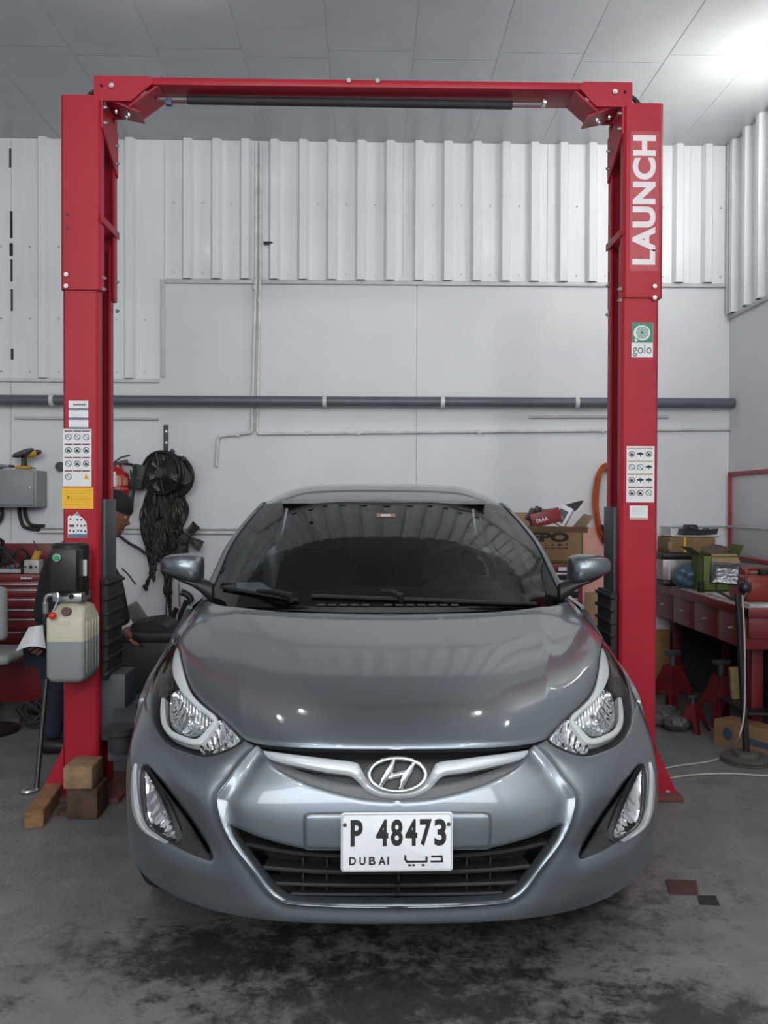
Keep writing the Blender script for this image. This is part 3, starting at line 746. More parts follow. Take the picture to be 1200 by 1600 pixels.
class Patch:
    """half surface: rows t (front to back / bottom to top), columns s (centre line to side)"""
    def __init__(s, net, corr=1):
        D = np.array(net, float); s.nt, s.ns = D.shape[:2]
        Bt = basis(s.nt, greville(s.nt)); Bs = basis(s.ns, greville(s.ns)); C = D.copy()
        for _ in range(corr): C = C+.85*(D-np.einsum('ia,jb,abk->ijk', Bt, Bs, C))
        C[:, 1, 1:] = C[:, 0, 1:]          # level across the centre line
        s.C = C; s.mesh = None
    def ev(s, S, T):
        S = np.atleast_1d(S); T = np.atleast_1d(T)
        return np.einsum('na,nb,abk->nk', basis(s.nt, T), basis(s.ns, S), s.C)
    def nrm(s, S, T):
        S = np.atleast_1d(S).astype(float); T = np.atleast_1d(T).astype(float); h = 2e-3
        a = s.ev(np.clip(S+h, 0, 1), T)-s.ev(np.clip(S-h, 0, 1), T); b = s.ev(S, np.clip(T+h, 0, 1))-s.ev(S, np.clip(T-h, 0, 1))
        n = np.cross(a, b); n /= np.linalg.norm(n, axis=1)[:, None]+1e-12
        return n*s.sign
    def prep(s, out, N=150):
        """out: a point outside to orient normals"""
        s.sign = 1.0
        g = np.linspace(0, 1, N); S, T = np.meshgrid(g, g); p = s.ev(S.ravel(), T.ravel())
        n = s.nrm([.3], [.5])[0]
        if np.dot(n, np.array(out)-s.ev([.3], [.5])[0]) < 0: s.sign = -1.0
        f = [(i*N+j, i*N+j+1, (i+1)*N+j+1, (i+1)*N+j) for i in range(N-1) for j in range(N-1)]
        tri = [(a, b, c) for a, b, c, d in f]+[(a, c, d) for a, b, c, d in f]
        s.tri = tri; s.P = p; s.ST = np.stack([S.ravel(), T.ravel()], 1)
        s.bvh = BVHTree.FromPolygons([Vector(q) for q in p], tri); return s
    def hit(s, u, v):
        """photo position (half width u from the car's centre line, row v) -> (s, t)"""
        d = Vector((u/F, 1, -(v-785)/F)).normalized(); o = Vector((0, 0, CAMZ))
        if abs(u) < 3: o = Vector((.004, 0, CAMZ))
        loc, n, i, dist = s.bvh.ray_cast(o, d)
        if loc is None and abs(u) < 25: return s.hit(u, v-1.5 if v > 1200 else v+1.5)
        if loc is None:
            # just past the silhouette: slide inwards until the ray meets the surface
            if u > 0: return s.hit(u-1.0, v) if u > 20 else (0, .5)
        a, b, c = s.tri[i]; A, B, C = (Vector(s.P[k]) for k in (a, b, c))
        v0 = B-A; v1 = C-A; v2 = loc-A; d00 = v0.dot(v0); d01 = v0.dot(v1); d11 = v1.dot(v1); d20 = v2.dot(v0); d21 = v2.dot(v1)
        den = d00*d11-d01*d01; w1 = (d11*d20-d01*d21)/den; w2 = (d00*d21-d01*d20)/den
        st = s.ST[a]*(1-w1-w2)+s.ST[b]*w1+s.ST[c]*w2
        if u < .01: st = np.array([0.0, st[1]])
        return tuple(st)
    def path(s, pts, k=5):
        """pts: photo points (smoothed) or ('st', s, t) entries; lists inside = sharp corners between them"""
        out = []
        for seg in pts:
            if seg[0] == 'st': out.append((seg[1], seg[2]))
            else: out += [s.hit(u, v) for u, v in (spl(seg, k) if len(seg) > 2 else (seg if len(seg) == 1 else [tuple(np.array(seg[0])+(np.array(seg[1])-np.array(seg[0]))*q/k) for q in range(k+1)]))]
        r = [out[0]]
        for q in out[1:]:
            if abs(q[0]-r[-1][0])+abs(q[1]-r[-1][1]) > 1e-4: r.append(q)
        if abs(r[0][0]-r[-1][0])+abs(r[0][1]-r[-1][1]) < 1e-4: r.pop()
        return r
def inpoly(pts, poly):
    x = pts[:, 0][:, None]; y = pts[:, 1][:, None]; p = np.array(poly); q = np.roll(p, -1, 0)
    c = ((p[:, 1] > y) != (q[:, 1] > y)) & (x < (q[:, 0]-p[:, 0])*(y-p[:, 1])/(q[:, 1]-p[:, 1]+1e-15)+p[:, 0])
    return c.sum(1) % 2 == 1
def pdist(pts, poly):
    p = np.array(poly); q = np.roll(p, -1, 0); d = q-p; L2 = (d*d).sum(1)+1e-15
    t = np.clip(((pts[:, None, :]-p)*d).sum(2)/L2, 0, 1); c = p+t[..., None]*d
    return np.sqrt(((pts[:, None, :]-c)**2).sum(2)).min(1)
def panel(pt, outline, holes=(), step=.02, mirror='weld', off=0.0, roll=(.004, .006), skirt=.02, fn=None, aspect=1.0, name='panel', m=None, parent=None, side=1, smooth=40, shell=None, rings=(.004, .009, .016, .025, .036)):
    """skin piece cut out of patch pt along outlines given in (s, t).
    mirror 'weld': both halves in one mesh; otherwise one half, side=-1 for its mirror image"""
    outline = [(p[0]+(q_[0]-p[0])*i/k, p[1]+(q_[1]-p[1])*i/k) for p, q_ in zip(outline, outline[1:]+outline[:1]) for k in [max(1, math.ceil(max(abs(q_[0]-p[0]), abs(q_[1]-p[1])/aspect)/(step*1.05)))] for i in range(k)]
    g = np.arange(step*.5, 1, step); gt = np.arange(step*aspect*.5, 1, step*aspect)
    S, T = np.meshgrid(g, gt); q = np.stack([S.ravel(), T.ravel()], 1)
    keep = inpoly(q, outline)
    for h in holes: keep &= ~inpoly(q, h)
    q = q[keep]
    # finer rings of points just inside each rim
    allp = []; ring_pts = []
    for li, lp in enumerate([outline]+list(holes)):
        A = np.array(lp); nx = np.roll(A, -1, 0); pv = np.roll(A, 1, 0); T_ = nx-pv
        cl = np.clip(A, 0, 1); h_ = 2e-3
        Js = (pt.ev(np.clip(cl[:, 0]+h_, 0, 1), cl[:, 1])-pt.ev(np.clip(cl[:, 0]-h_, 0, 1), cl[:, 1]))/(np.clip(cl[:, 0]+h_, 0, 1)-np.clip(cl[:, 0]-h_, 0, 1))[:, None]
        Jt = (pt.ev(cl[:, 0], np.clip(cl[:, 1]+h_, 0, 1))-pt.ev(cl[:, 0], np.clip(cl[:, 1]-h_, 0, 1)))/(np.clip(cl[:, 1]+h_, 0, 1)-np.clip(cl[:, 1]-h_, 0, 1))[:, None]
        t3 = Js*T_[:, :1]+Jt*T_[:, 1:]; n3_ = pt.nrm(cl[:, 0], cl[:, 1]); side_ = np.cross(n3_, t3); side_ /= np.linalg.norm(side_, axis=1)[:, None]+1e-12
        p_all = pt.ev(cl[:, 0], cl[:, 1]); onc = (A[:, 0] < 1e-6)
        allp.append(p_all[~onc] if mirror == 'weld' else p_all)
        for rd in rings:
            for sg in (1, -1):
                d3 = side_*rd*sg
                a11 = (Js*Js).sum(1); a12 = (Js*Jt).sum(1); a22 = (Jt*Jt).sum(1); b1 = (Js*d3).sum(1); b2 = (Jt*d3).sum(1); de = a11*a22-a12*a12+1e-15
                ds = np.stack([(a22*b1-a12*b2)/de, (a11*b2-a12*b1)/de], 1)
                if mirror == 'weld': ds[onc] = 9
                c_ = A+ds; ok = (c_ > 0).all(1) & (c_ < 1).all(1); c_ = c_[ok]
                if len(c_):
                    k_ = inpoly(c_, outline)
                    for h in holes: k_ &= ~inpoly(c_, h)
                    ring_pts.append((rd, c_[k_]))
    bpts = np.vstack(allp) if allp else np.zeros((0, 3))
    def d3b(z):
        P3 = pt.ev(z[:, 0], z[:, 1]); return np.sqrt(((P3[:, None]-bpts[None])**2).sum(2)).min(1)
    if len(q) and len(bpts): q = q[d3b(q) > (rings[-1] if rings else 0)*1.25]
    for rd, c_ in ring_pts:
        if len(c_): c_ = c_[d3b(c_) > rd*.8]
        if len(c_): q = np.vstack([q, c_])
    if len(q): q = q[np.array([pdist(q, lp) for lp in [outline]+list(holes)]).min(0) > 3e-4]
    vs = [Vector(p) for p in outline]; loops = [list(range(len(outline)))]
    for h in holes: loops.append(list(range(len(vs), len(vs)+len(h)))); vs += [Vector(p) for p in h]
    vs += [Vector(p) for p in q]
    ed = [(l[i], l[(i+1) % len(l)]) for l in loops for i in range(len(l))]
    V, E, Fc, *_ = delaunay_2d_cdt(vs, ed, [], 0, 1e-7)
    V = np.array([v[:] for v in V]); cen = np.array([V[list(f)].mean(0) for f in Fc])
    k = inpoly(cen, outline)
    for h in holes: k &= ~inpoly(cen, h)
    faces = [tuple(f) for f, kk in zip(Fc, k) if kk]
    Vc = np.clip(V, 0, 1); p3 = pt.ev(Vc[:, 0], Vc[:, 1]); n3 = pt.nrm(Vc[:, 0], Vc[:, 1])
    p3[V[:, 0] < 1e-6, 0] = 0
    n3[V[:, 0] < 1e-6, 0] = 0
    cnt = {}
    for f in faces:
        for i in range(len(f)):
            e_ = (f[i], f[(i+1) % len(f)]); cnt.setdefault(tuple(sorted(e_)), []).append(e_)
    bnd = [v[0] for v in cnt.values() if len(v) == 1]
    if mirror == 'weld': bnd = [b for b in bnd if not (abs(p3[b[0], 0]) < 1e-6 and abs(p3[b[1], 0]) < 1e-6)]
    # distance to the rim, used for the rolled edge and relief
    bp = np.array([p3[a]*(1-t)+p3[b]*t for a, b in bnd for t in (0, .5)])
    dist = np.sqrt(((p3[:, None, :]-bp[None])**2).sum(2)).min(1) if len(bp) else np.ones(len(p3))
    o_ = np.full(len(p3), off, float)
    if roll: o_ -= roll[0]*np.clip(1-dist/roll[1], 0, 1)**2
    if fn is not None: o_ = o_+fn(p3, dist, Vc)
    pp = p3+n3*o_[:, None]
    # orient
    fo = []
    for f in faces:
        a, b, c = p3[f[0]], p3[f[1]], p3[f[2]]
        fo.append(f if np.dot(np.cross(b-a, c-a), n3[f[0]]) > 0 else f[::-1])
    verts = list(pp); nv = len(verts)
    if skirt:
        bi = sorted(set(i for e_ in bnd for i in e_)); mp = {}
        for i in bi: mp[i] = len(verts); verts.append(pp[i]-n3[i]*skirt)
        for a, b in bnd: fo.append((b, a, mp[a], mp[b]))
    if shell:
        pass
    mb = MB()
    if mirror == 'weld':
        A = [Vector((v[0]+CX, v[1], v[2])) for v in verts]; B = [Vector((-v[0]+CX, v[1], v[2])) for v in verts]
        mb.add(A, fo); mb.add(B, [f[::-1] for f in fo])
    else:
        if side > 0: mb.add([Vector((v[0]+CX, v[1], v[2])) for v in verts], fo)
        else: mb.add([Vector((-v[0]+CX, v[1], v[2])) for v in verts], [f[::-1] for f in fo])
    o = mb.build(name, m, parent, smooth=0, recalc=False)
    me = o.data
    bm = bmesh.new(); bm.from_mesh(me); bmesh.ops.remove_doubles(bm, verts=bm.verts[:], dist=2e-6); bm.to_mesh(me); bm.free()
    for p in me.polygons: p.use_smooth = True
    me.set_sharp_from_angle(angle=R(smooth))
    return o
def both(fn):
    for sd in (-1, 1): fn(sd)

# ---- clay surface of the nose: bumper, lamps, bonnet, wings --------------
pl3 = [(0, 2.30), (.20, 2.305), (.40, 2.335), (.56, 2.39), (.69, 2.48), (.79, 2.60), (.845, 2.74), (.866, 2.92)]
def row(pl, zs, kx=1, dy=0): return [(x*kx, y+dy, z) for (x, y), z in zip(pl, zs)]
net = [
    row(pl3, [.195]*8, .94, .16),
    row(pl3, [.205, .206, .208, .213, .222, .232, .242, .25], .965, .045),
    row(pl3, [.245, .245, .246, .25, .256, .264, .272, .28], .985, .008),
    row(pl3, [.32]*8, .993, 0),
    row(pl3, [.40]*8, .999, -.005),
    row(pl3, [.48]*8, 1.0, .0),
    row(pl3, [.555, .555, .555, .556, .558, .56, .562, .565], .998, .018),
    [(0, 2.345, .62), (.2, 2.352, .62), (.385, 2.39, .62), (.545, 2.46, .625), (.68, 2.565, .635), (.78, 2.69, .645), (.838, 2.83, .65), (.862, 3.0, .65)],
    [(0, 2.385, .678), (.205, 2.40, .675), (.375, 2.455, .673), (.52, 2.545, .68), (.645, 2.655, .698), (.75, 2.775, .712), (.82, 2.905, .715), (.858, 3.06, .70)],
    [(0, 2.47, .722), (.2, 2.485, .720), (.37, 2.54, .719), (.505, 2.625, .731), (.62, 2.735, .758), (.72, 2.85, .78), (.80, 2.975, .78), (.855, 3.11, .735)],
    [(0, 2.63, .779), (.2, 2.645, .778), (.37, 2.695, .778), (.50, 2.77, .789), (.61, 2.87, .815), (.708, 2.98, .838), (.79, 3.085, .833), (.853, 3.19, .765)],
    [(0, 2.90, .848), (.2, 2.91, .848), (.37, 2.95, .849), (.50, 3.01, .857), (.61, 3.09, .874), (.705, 3.17, .885), (.79, 3.25, .872), (.857, 3.32, .79)],
    [(0, 3.20, .905), (.2, 3.205, .905), (.37, 3.23, .907), (.50, 3.27, .913), (.615, 3.33, .923), (.715, 3.40, .925), (.80, 3.46, .903), (.863, 3.5, .81)],
    [(0, 3.46, .942), (.2, 3.47, .942), (.37, 3.49, .945), (.50, 3.53, .949), (.625, 3.585, .954), (.73, 3.645, .950), (.81, 3.69, .925), (.868, 3.73, .83)],
    [(0, 3.60, .955), (.2, 3.61, .955), (.37, 3.635, .958), (.50, 3.68, .962), (.635, 3.75, .965), (.74, 3.82, .96), (.82, 3.87, .935), (.87, 3.92, .84)],
]
for r_, dz_ in ((9, .006), (10, .015), (11, .013), (12, .007)):      # crown of the bonnet
    net[r_] = [(x, y, z+dz_*(1 if i < 5 else (.5 if i == 5 else 0))) for i, (x, y, z) in enumerate(net[r_])]
NOSE = Patch(net, 2).prep((0, 0, 1.2))

# outlines, half widths u measured from the centre line, rows v of the photo
HOODF = [(0, 1170.5), (70, 1170), (140, 1168), (190, 1164.5), (217, 1161)]
HL_UP = [(237, 1155), (270, 1122), (300, 1096), (317, 1073), (325, 1047), (330, 1020), (336, 1003)]
HOODS = [(336, 1003), (330, 988), (315, 962), (300, 944), (288, 934)]
HOODR = [(288, 934), (276, 940), (245, 949), (180, 955), (90, 958), (0, 959)]
HL_OUT = [(336, 1003), (353, 1022), (368, 1050), (376, 1085), (377.5, 1118), (371, 1140), (354, 1161), (326, 1175), (297, 1182), (270, 1176), (247, 1165), (237, 1155)]
hood_o = NOSE.path([HOODF, [(217, 1161), (237, 1155)], HL_UP, HOODS, HOODR])
def hood_relief(p, d, st):
    # soft crease running from the screen pillar towards the inner lamp tip
    out = np.zeros(len(p))
    xa = .43+.20*np.clip((p[:, 1]-2.45)/1.1, 0, 1)**.9
    e = np.abs(p[:, 0])-xa
    w_ = np.clip((p[:, 1]-2.46)/.25, 0, 1)
    out += .0075*w_*np.exp(-np.clip(e, 0, None)/.055)*np.exp(-np.clip(-e, 0, None)/.20)
    return out
panel(NOSE, hood_o, step=.0125, aspect=.8, roll=(.006, .012), skirt=.018, fn=hood_relief, name='bonnet', m=PAINT, parent=car)

RIDGE = [(217, 1167), (238, 1188), (262, 1221), (277, 1241), (281, 1256), (273, 1290), (256, 1322), (226, 1361), (205, 1390), (188, 1405), (165, 1413), (90, 1418), (0, 1420)]
UG_LOW = [(0, 1253), (45, 1250), (90, 1241), (140, 1225), (180, 1205), (200, 1187), (209, 1171)]
LG_TOP = [(0, 1331), (60, 1331), (120, 1330), (147, 1329), (187, 1320), (225, 1307), (262, 1292)]
LG_BOT = [(262, 1292), (250, 1318), (222, 1357), (200, 1386), (184, 1401), (162, 1409), (90, 1413), (0, 1414)]
cen_o = NOSE.path([RIDGE, LG_BOT[::-1], LG_TOP[::-1], UG_LOW, [(209, 1171), (217, 1167)]])
rid3 = None
def st3(path): return NOSE.ev([q[0] for q in path], [q[1] for q in path])
rid3 = st3(NOSE.path([RIDGE]))
def dline(p, l):
    d_ = np.full(len(p), 9.0)
    for a, b in zip(l[:-1], l[1:]):
        e = b-a; t = np.clip(((p-a)@e)/(e@e+1e-12), 0, 1); d_ = np.minimum(d_, np.sqrt((((p-a)-t[:, None]*e)**2).sum(1)))
    return d_
def cen_relief(p, d, st):
    r = dline(p, rid3)
    return .009*np.exp(-(r/.012)**2)-.003*np.exp(-((r-.035)/.02)**2)
bump = panel(NOSE, cen_o, step=.0125, aspect=.7, roll=(.005, .008), skirt=.03, fn=cen_relief, name='front_bumper', m=PAINT, parent=car)
FOG = [(398, 1196), (391, 1196), (378, 1215), (355, 1250), (330, 1285), (305, 1325), (294, 1347), (318, 1340), (350, 1325), (376, 1306), (391, 1293), (399, 1272), (403, 1235), (402, 1207)]
fog_o = NOSE.path([FOG+[FOG[0]]])
tb_ = NOSE.hit(0, 1452)[1]
tf_ = NOSE.hit(378, 1105)[1]
side_o = NOSE.path([[(217, 1164), (237, 1157)], HL_OUT[::-1][:8], ('st', 1.0, tf_), ('st', 1.0, .16), ('st', .9, .12), ('st', .75, .075), ('st', .6, .06), ('st', .4, .055), ('st', .2, .05), ('st', 0, .05), [(0, 1421)], [(q[0]+(.0 if q[1] > 1419 else 1.2), q[1]) for q in RIDGE[::-1]]])
fog3 = st3(fog_o)
def side_relief(p, d, st):
    r = dline(p, rid3); f = dline(p, np.vstack([fog3, fog3[:1]]))
    inner = np.clip((.80-p[:, 0])/.12, 0, 1)
    o = -.010*np.exp(-(r/.030)**2)+.013*np.exp(-(r/.010)**2)
    o -= .020*np.exp(-(f/.06)**2)*inner*np.clip((p[:, 2]-.33)/.08, 0, 1)
    return o
panel(NOSE, side_o, [fog_o], step=.0125, aspect=.7, roll=(.005, .008), skirt=.03, fn=side_relief, name='bumper_wrap', m=PAINT, parent=bump)

# wings (front fenders): bonnet edge and lamp to wheel arch; lower side follows below
tr_ = NOSE.hit(288, 934)[1]
for sd in (-1, 1):
    wing_o = NOSE.path([[(289.5, 934), (301.5, 944), (316.5, 962), (331.5, 988), (337.5, 1003)], HL_OUT[:5], ('st', 1.0, tf_+.002), ('st', 1.0, tf_+.1), ('st', 1.0, .8), ('st', 1.0, tr_), ('st', .95, tr_)])
    panel(NOSE, wing_o, step=.02, mirror='', side=sd, roll=(.004, .008), skirt=.02, name='wing', m=PAINT, parent=car)

# ---- headlamps -----------------------------------------------------------
hl_o = NOSE.path([HL_UP, HL_OUT])
def band(path, w):
    """outline of a strip of pixel width w (list or number) along a photo path"""
    p = np.array(spl(path, 5)); n = len(p); t = np.gradient(p, axis=0); t /= np.linalg.norm(t, axis=1)[:, None]; nn = np.stack([-t[:, 1], t[:, 0]], 1)
    ws = np.interp(np.linspace(0, 1, n), np.linspace(0, 1, len(w)), w)[:, None] if isinstance(w, (list, tuple)) else np.full((n, 1), w)
    return [tuple(q) for q in np.vstack([p+nn*ws/2, (p-nn*ws/2)[::-1]])]
BROW = [[(337, 1008), (343, 1022), (346, 1040), (344, 1056), (334, 1076), (318, 1094), (300, 1108), (286, 1121), (281, 1119), (283, 1113), (298, 1101), (313, 1086), (322, 1070), (327, 1050), (330.5, 1028), (334, 1012), (337, 1008)]]
ULINE = [(363.5, 1086), (364.5, 1105), (362, 1126), (352, 1140), (330, 1150), (314, 1153), (304, 1148), (292, 1134), (283.5, 1122), (284, 1115)]
MAINR = [(352, 1080), (342, 1073), (331, 1074), (318, 1086), (305, 1097), (289, 1112), (290, 1122), (304, 1138), (318, 1143), (336, 1140), (351, 1129), (355, 1106), (352, 1080)]
SMALLR = [(280, 1120), (272, 1122), (242, 1156), (258, 1167), (285, 1177), (303, 1176), (309, 1158), (296, 1142), (280, 1120)]
AMB = [(349, 1026), (358, 1042), (367, 1062), (369, 1085), (357, 1080), (348, 1066), (349, 1045), (349, 1026)]
for sd in (-1, 1):
    h = panel(NOSE, hl_o, step=.012, mirror='', side=sd, off=-.075, roll=(-.05, .025), skirt=0, name='headlamp', m=mat('lamp housing black', (.025, .027, .03), .3, noise=.2, nscale=20), parent=car)
    # rim wall of the housing
    panel(NOSE, hl_o, [NOSE.path([[tuple(np.array((318, 1110))+(np.array(q)-np.array((318, 1110)))*.955) for q in (HL_UP+HL_OUT[1:])]])], step=.03, mirror='', side=sd, off=-.004, roll=None, skirt=.07, name='bezel', m=M['black'], parent=h)
    panel(NOSE, NOSE.path(BROW), step=.012, mirror='', side=sd, off=-.010, roll=(.004, .006), skirt=.02, name='light_guide', m=DRL, parent=h)
    panel(NOSE, NOSE.path([band(ULINE, [5, 8, 9, 9.5, 9, 9, 8, 7, 6])]), step=.012, mirror='', side=sd, off=-.014, roll=(.004, .005), skirt=.02, name='light_guide', m=DRL, parent=h)
    def bowl(p, d, st): return -.035*np.clip(d/.05, 0, 1)**.6+.0045*np.sin(p[:, 0]*380+p[:, 1]*60)*np.clip(d/.02, 0, 1)
    panel(NOSE, NOSE.path([MAINR]), step=.006, mirror='', side=sd, off=-.022, roll=None, skirt=.01, fn=bowl, name='reflector', m=REFL, parent=h, smooth=80)
    def bowl2(p, d, st): return -.03*np.clip(d/.045, 0, 1)**.7+.003*np.sin(p[:, 0]*330-p[:, 2]*260)*np.clip(d/.02, 0, 1)
    panel(NOSE, NOSE.path([SMALLR]), step=.006, mirror='', side=sd, off=-.022, roll=None, skirt=.01, fn=bowl2, name='reflector', m=REFL, parent=h, smooth=80)
    panel(NOSE, NOSE.path([AMB]), step=.008, mirror='', side=sd, off=-.016, roll=None, skirt=.01, fn=lambda p, d, st: -.015*np.clip(d/.03, 0, 1)+.002*np.sin(p[:, 2]*500), name='side_reflector', m=mat('amber tinted reflector', (.26, .22, .21), .25, .8, bump=.3, bscale=70), parent=h, smooth=80)
    for (u, v, rr) in ((328, 1108, .016), (276, 1148, .012)):
        s_, t_ = NOSE.hit(u, v); p = NOSE.ev([s_], [t_])[0]; n = NOSE.nrm([s_], [t_])[0]
        c = Vector((sd*p[0]+CX, p[1], p[2])); nn = Vector((sd*n[0], n[1], n[2]))
        fw = Vector((0, -1, -.02))
        MB().cyl(c-nn*.055, c-nn*.055+fw*.028, rr, rr*.8, n=14).ball(c-nn*.055+fw*.028, rr*.8, 12, 6).build('bulb', M['chrome'], h)
    panel(NOSE, hl_o, step=.012, mirror='', side=sd, off=-.001, roll=(.002, .005), skirt=.0, name='lens', m=LENS, parent=h)

# ---- fog lamps -----------------------------------------------------------
FLAMP = [[(397, 1204), (392, 1212), (380, 1236), (366, 1268), (354, 1298), (346, 1319)], [(346, 1319), (362, 1312), (380, 1300), (390, 1288), (395, 1262), (397, 1204)]]
FSTRIP = [(404, 1193), (407.5, 1215), (407.5, 1245), (404, 1272), (396, 1292), (384, 1304), (360, 1319)]
def fog_fn(p, d, st): return -.03*np.clip(d/.03, 0, 1)
for sd in (-1, 1):
    fg = panel(NOSE, fog_o, step=.012, mirror='', side=sd, off=-.010, roll=None, skirt=.0, fn=fog_fn, name='fog_lamp', m=TRIMB, parent=car)
    fl = NOSE.path(FLAMP)
    panel(NOSE, fl, step=.008, mirror='', side=sd, off=-.016, roll=None, skirt=.02, fn=lambda p, d, st: -.022*np.clip(d/.035, 0, 1)**.7+.002*np.sin(p[:, 0]*300+p[:, 2]*150)*np.clip(d/.02, 0, 1), name='reflector', m=REFL, parent=fg, smooth=80)
    panel(NOSE, fl, step=.012, mirror='', side=sd, off=-.006, roll=(.002, .006), skirt=.006, name='lens', m=LENS, parent=fg)
    panel(NOSE, NOSE.path([band(FSTRIP, [1.5, 5, 6, 6.5, 6, 5, 1.5])]), step=.012, mirror='', side=sd, off=.004, roll=(.004, .006), skirt=.012, name='trim_strip', m=mat('satin silver strip', (.62, .65, .67), .3, .6, noise=.05, nscale=9), parent=fg)

# ---- upper grille, wing bar, emblem --------------------------------------
ug_o = NOSE.path([HOODF[:-1]+[(209, 1164)], UG_LOW[::-1]])
ug = panel(NOSE, ug_o, step=.012, off=-.055, roll=None, skirt=0, name='upper_grille', m=M['black'], parent=car)
LIPP = NOSE.path([[(0, 1230), (60, 1228), (110, 1218), (150, 1204), (185, 1188), (206, 1172), (209, 1171)], UG_LOW[::-1]])
panel(NOSE, LIPP, step=.012, off=-.010, roll=None, skirt=.03, fn=lambda p, d, st: -.030*np.clip((p[:, 2]-(.585+.06*np.clip(np.abs(p[:, 0])/.37, 0, 1)**2))/.045, 0, 1), name='grille_lip', m=LIPG, parent=ug)
WING = NOSE.path([[(0, 1238), (20, 1236), (38, 1228), (50, 1215), (58, 1200), (66, 1192), (100, 1187), (150, 1180.5), (208, 1172.5)], [(208, 1172.5), (208, 1178)], [(208, 1178), (196, 1187), (160, 1197), (110, 1208), (76, 1213), (62, 1223), (49, 1237), (26, 1247.5), (0, 1250)]])
panel(NOSE, WING, step=.010, off=.004, roll=(.008, .012), skirt=.025, name='wing_bar', m=SILV, parent=ug)
# black badge carrier and the oval emblem
ec_s = NOSE.hit(0, 1213); ep = NOSE.ev([ec_s[0]], [ec_s[1]])[0]; en = NOSE.nrm([ec_s[0]], [ec_s[1]])[0]
EN = Vector((0, en[1], en[2])).normalized(); EU = Vector((0, -EN.z*1, EN.y)); EU = Vector((0, EN.z, -EN.y)) if EU.z < 0 else EU
EC = Vector((CX, ep[1], ep[2]))+EN*.006
erx, ery = 46.5*2.36/F, 24*2.36/F/abs(EU.z)
def el(a, kx=1, ky=1, o=0): return EC+Vector((1, 0, 0))*(erx*kx*math.cos(a))+EU*(ery*ky*math.sin(a))+EN*o
mb = MB(); mb.grid([[el(2*math.pi*k/40, 1.26, 1.02, -.03) for k in range(40)], [el(2*math.pi*k/40, 1.20, .98, -.012) for k in range(40)], [el(2*math.pi*k/40, .5, .5, -.008) for k in range(40)]], True)
mb.add([el(2*math.pi*k/40, .5, .5, -.008) for k in range(40)], [tuple(range(40))]); mb.build('badge_carrier', M['black'], ug, smooth=60)
em = MB().tube([el(2*math.pi*k/48, .94, .93, .004) for k in range(48)], .0062, 8, closed=True).build('emblem', M['chrome'], ug, smooth=60)
def bar(pts, r):
    p = spl(pts, 6); return MB().tube([EC+Vector((1, 0, 0))*(erx*a)+EU*(ery*b)+EN*.006 for a, b, _ in p], [r*q for _, _, q in p], 8, flat=.7)
# slanted H: two curved stems joined by a rising stroke
bar([(-.60, -.72, .6), (-.44, -.30, 1.15), (-.24, .25, 1.3), (-.10, .82, .7)], .0095).build('emblem_letter', M['chrome'], em, smooth=60)
bar([(.60, .72, .6), (.44, .30, 1.15), (.24, -.25, 1.3), (.10, -.82, .7)], .0095).build('emblem_letter', M['chrome'], em, smooth=60)
bar([(-.42, -.18, .8), (-.15, -.07, 1.0), (.15, .07, 1.0), (.42, .18, .8)], .009).build('emblem_letter', M['chrome'], em, smooth=60)

# ---- lower grille ---------------------------------------------------------
lg_o = NOSE.path([LG_TOP, LG_BOT])
lg = panel(NOSE, lg_o, step=.012, off=-.085, roll=None, skirt=0, name='lower_grille', m=mat('grille depth black', (.006, .006, .007), .7, noise=.2, nscale=20), parent=car)
def xlim(v):
    q = [(1292, 262), (1318, 250), (1357, 222), (1386, 200), (1401, 184), (1410, 160)]
    return np.interp(v, [a for a, b in q], [b for a, b in q])
for (v0, dv, h) in ((1345, -22, 7), (1371, -9, 7), (1392, -4, 6), (1407, -2, 5)):
    ue = xlim(v0+dv)-3
    top = [(ue*t, v0+dv*t**3) for t in (0, .25, .5, .75, 1)]; bot = [(u, v+h) for u, v in top[::-1]]
    panel(NOSE, NOSE.path([top, bot]), step=.012, off=-.022, roll=(.006, .008), skirt=.045, name='slat', m=TRIMB, parent=lg)
for u in (0, 112, 150):
    for (va, vb) in ((1332, 1345), (1352, 1370), (1378, 1391), (1398, 1406)):
        for sd in ((1,) if u == 0 else (-1, 1)):
            s0 = NOSE.hit(max(u, .5), va); s1 = NOSE.hit(max(u, .5), vb); a, b = st3([s0, s1])
            MB().box2((CX+sd*a[0]-.0025, a[1]+.045, b[2]), (CX+sd*a[0]+.0025, b[1]+.08, a[2])).build('rib', TRIMB, lg)

# ---- number plate ----------------------------------------------------------
pad_o = NOSE.path([[(0, 1272), (70, 1272), (136, 1273)], [(136, 1273), (144, 1276), (146.5, 1284)], [(146.5, 1284), (146, 1318)], [(146, 1318), (144, 1325), (138, 1328)], [(138, 1328), (70, 1329), (0, 1329)]])
panel(NOSE, NOSE.path([[(0, 1270.3), (70, 1270.3), (137, 1271.2)], [(137, 1271.2), (146.5, 1274.5), (149, 1284)], [(149, 1284), (148.5, 1319)], [(148.5, 1319), (146, 1327.5), (139, 1330.5)], [(139, 1330.5), (70, 1331), (0, 1331)]]), step=.012, off=.0012, roll=None, skirt=.004, name='pad_seam', m=M['dark_grey'], parent=bump)
panel(NOSE, pad_o, step=.010, off=.006, roll=(.005, .007), skirt=.012, name='plate_pad', m=PAINT, parent=bump)
PW, PH = 175*2.275/F, 90*2.275/F
pc = Vector((CX-.003, 2.268, P(622.5, 1315.5, 2.268).z))
tilt = Matrix.Rotation(R(-4), 3, 'X'); PU = tilt @ Vector((0, 0, 1)); PR = (Vector((1, 0, .006))).normalized(); PN = PR.cross(PU)
def pq(a, b, o=0): return pc+PR*(a*PW/2)+PU*(b*PH/2)+PN*o
pm = MB(); seg = []
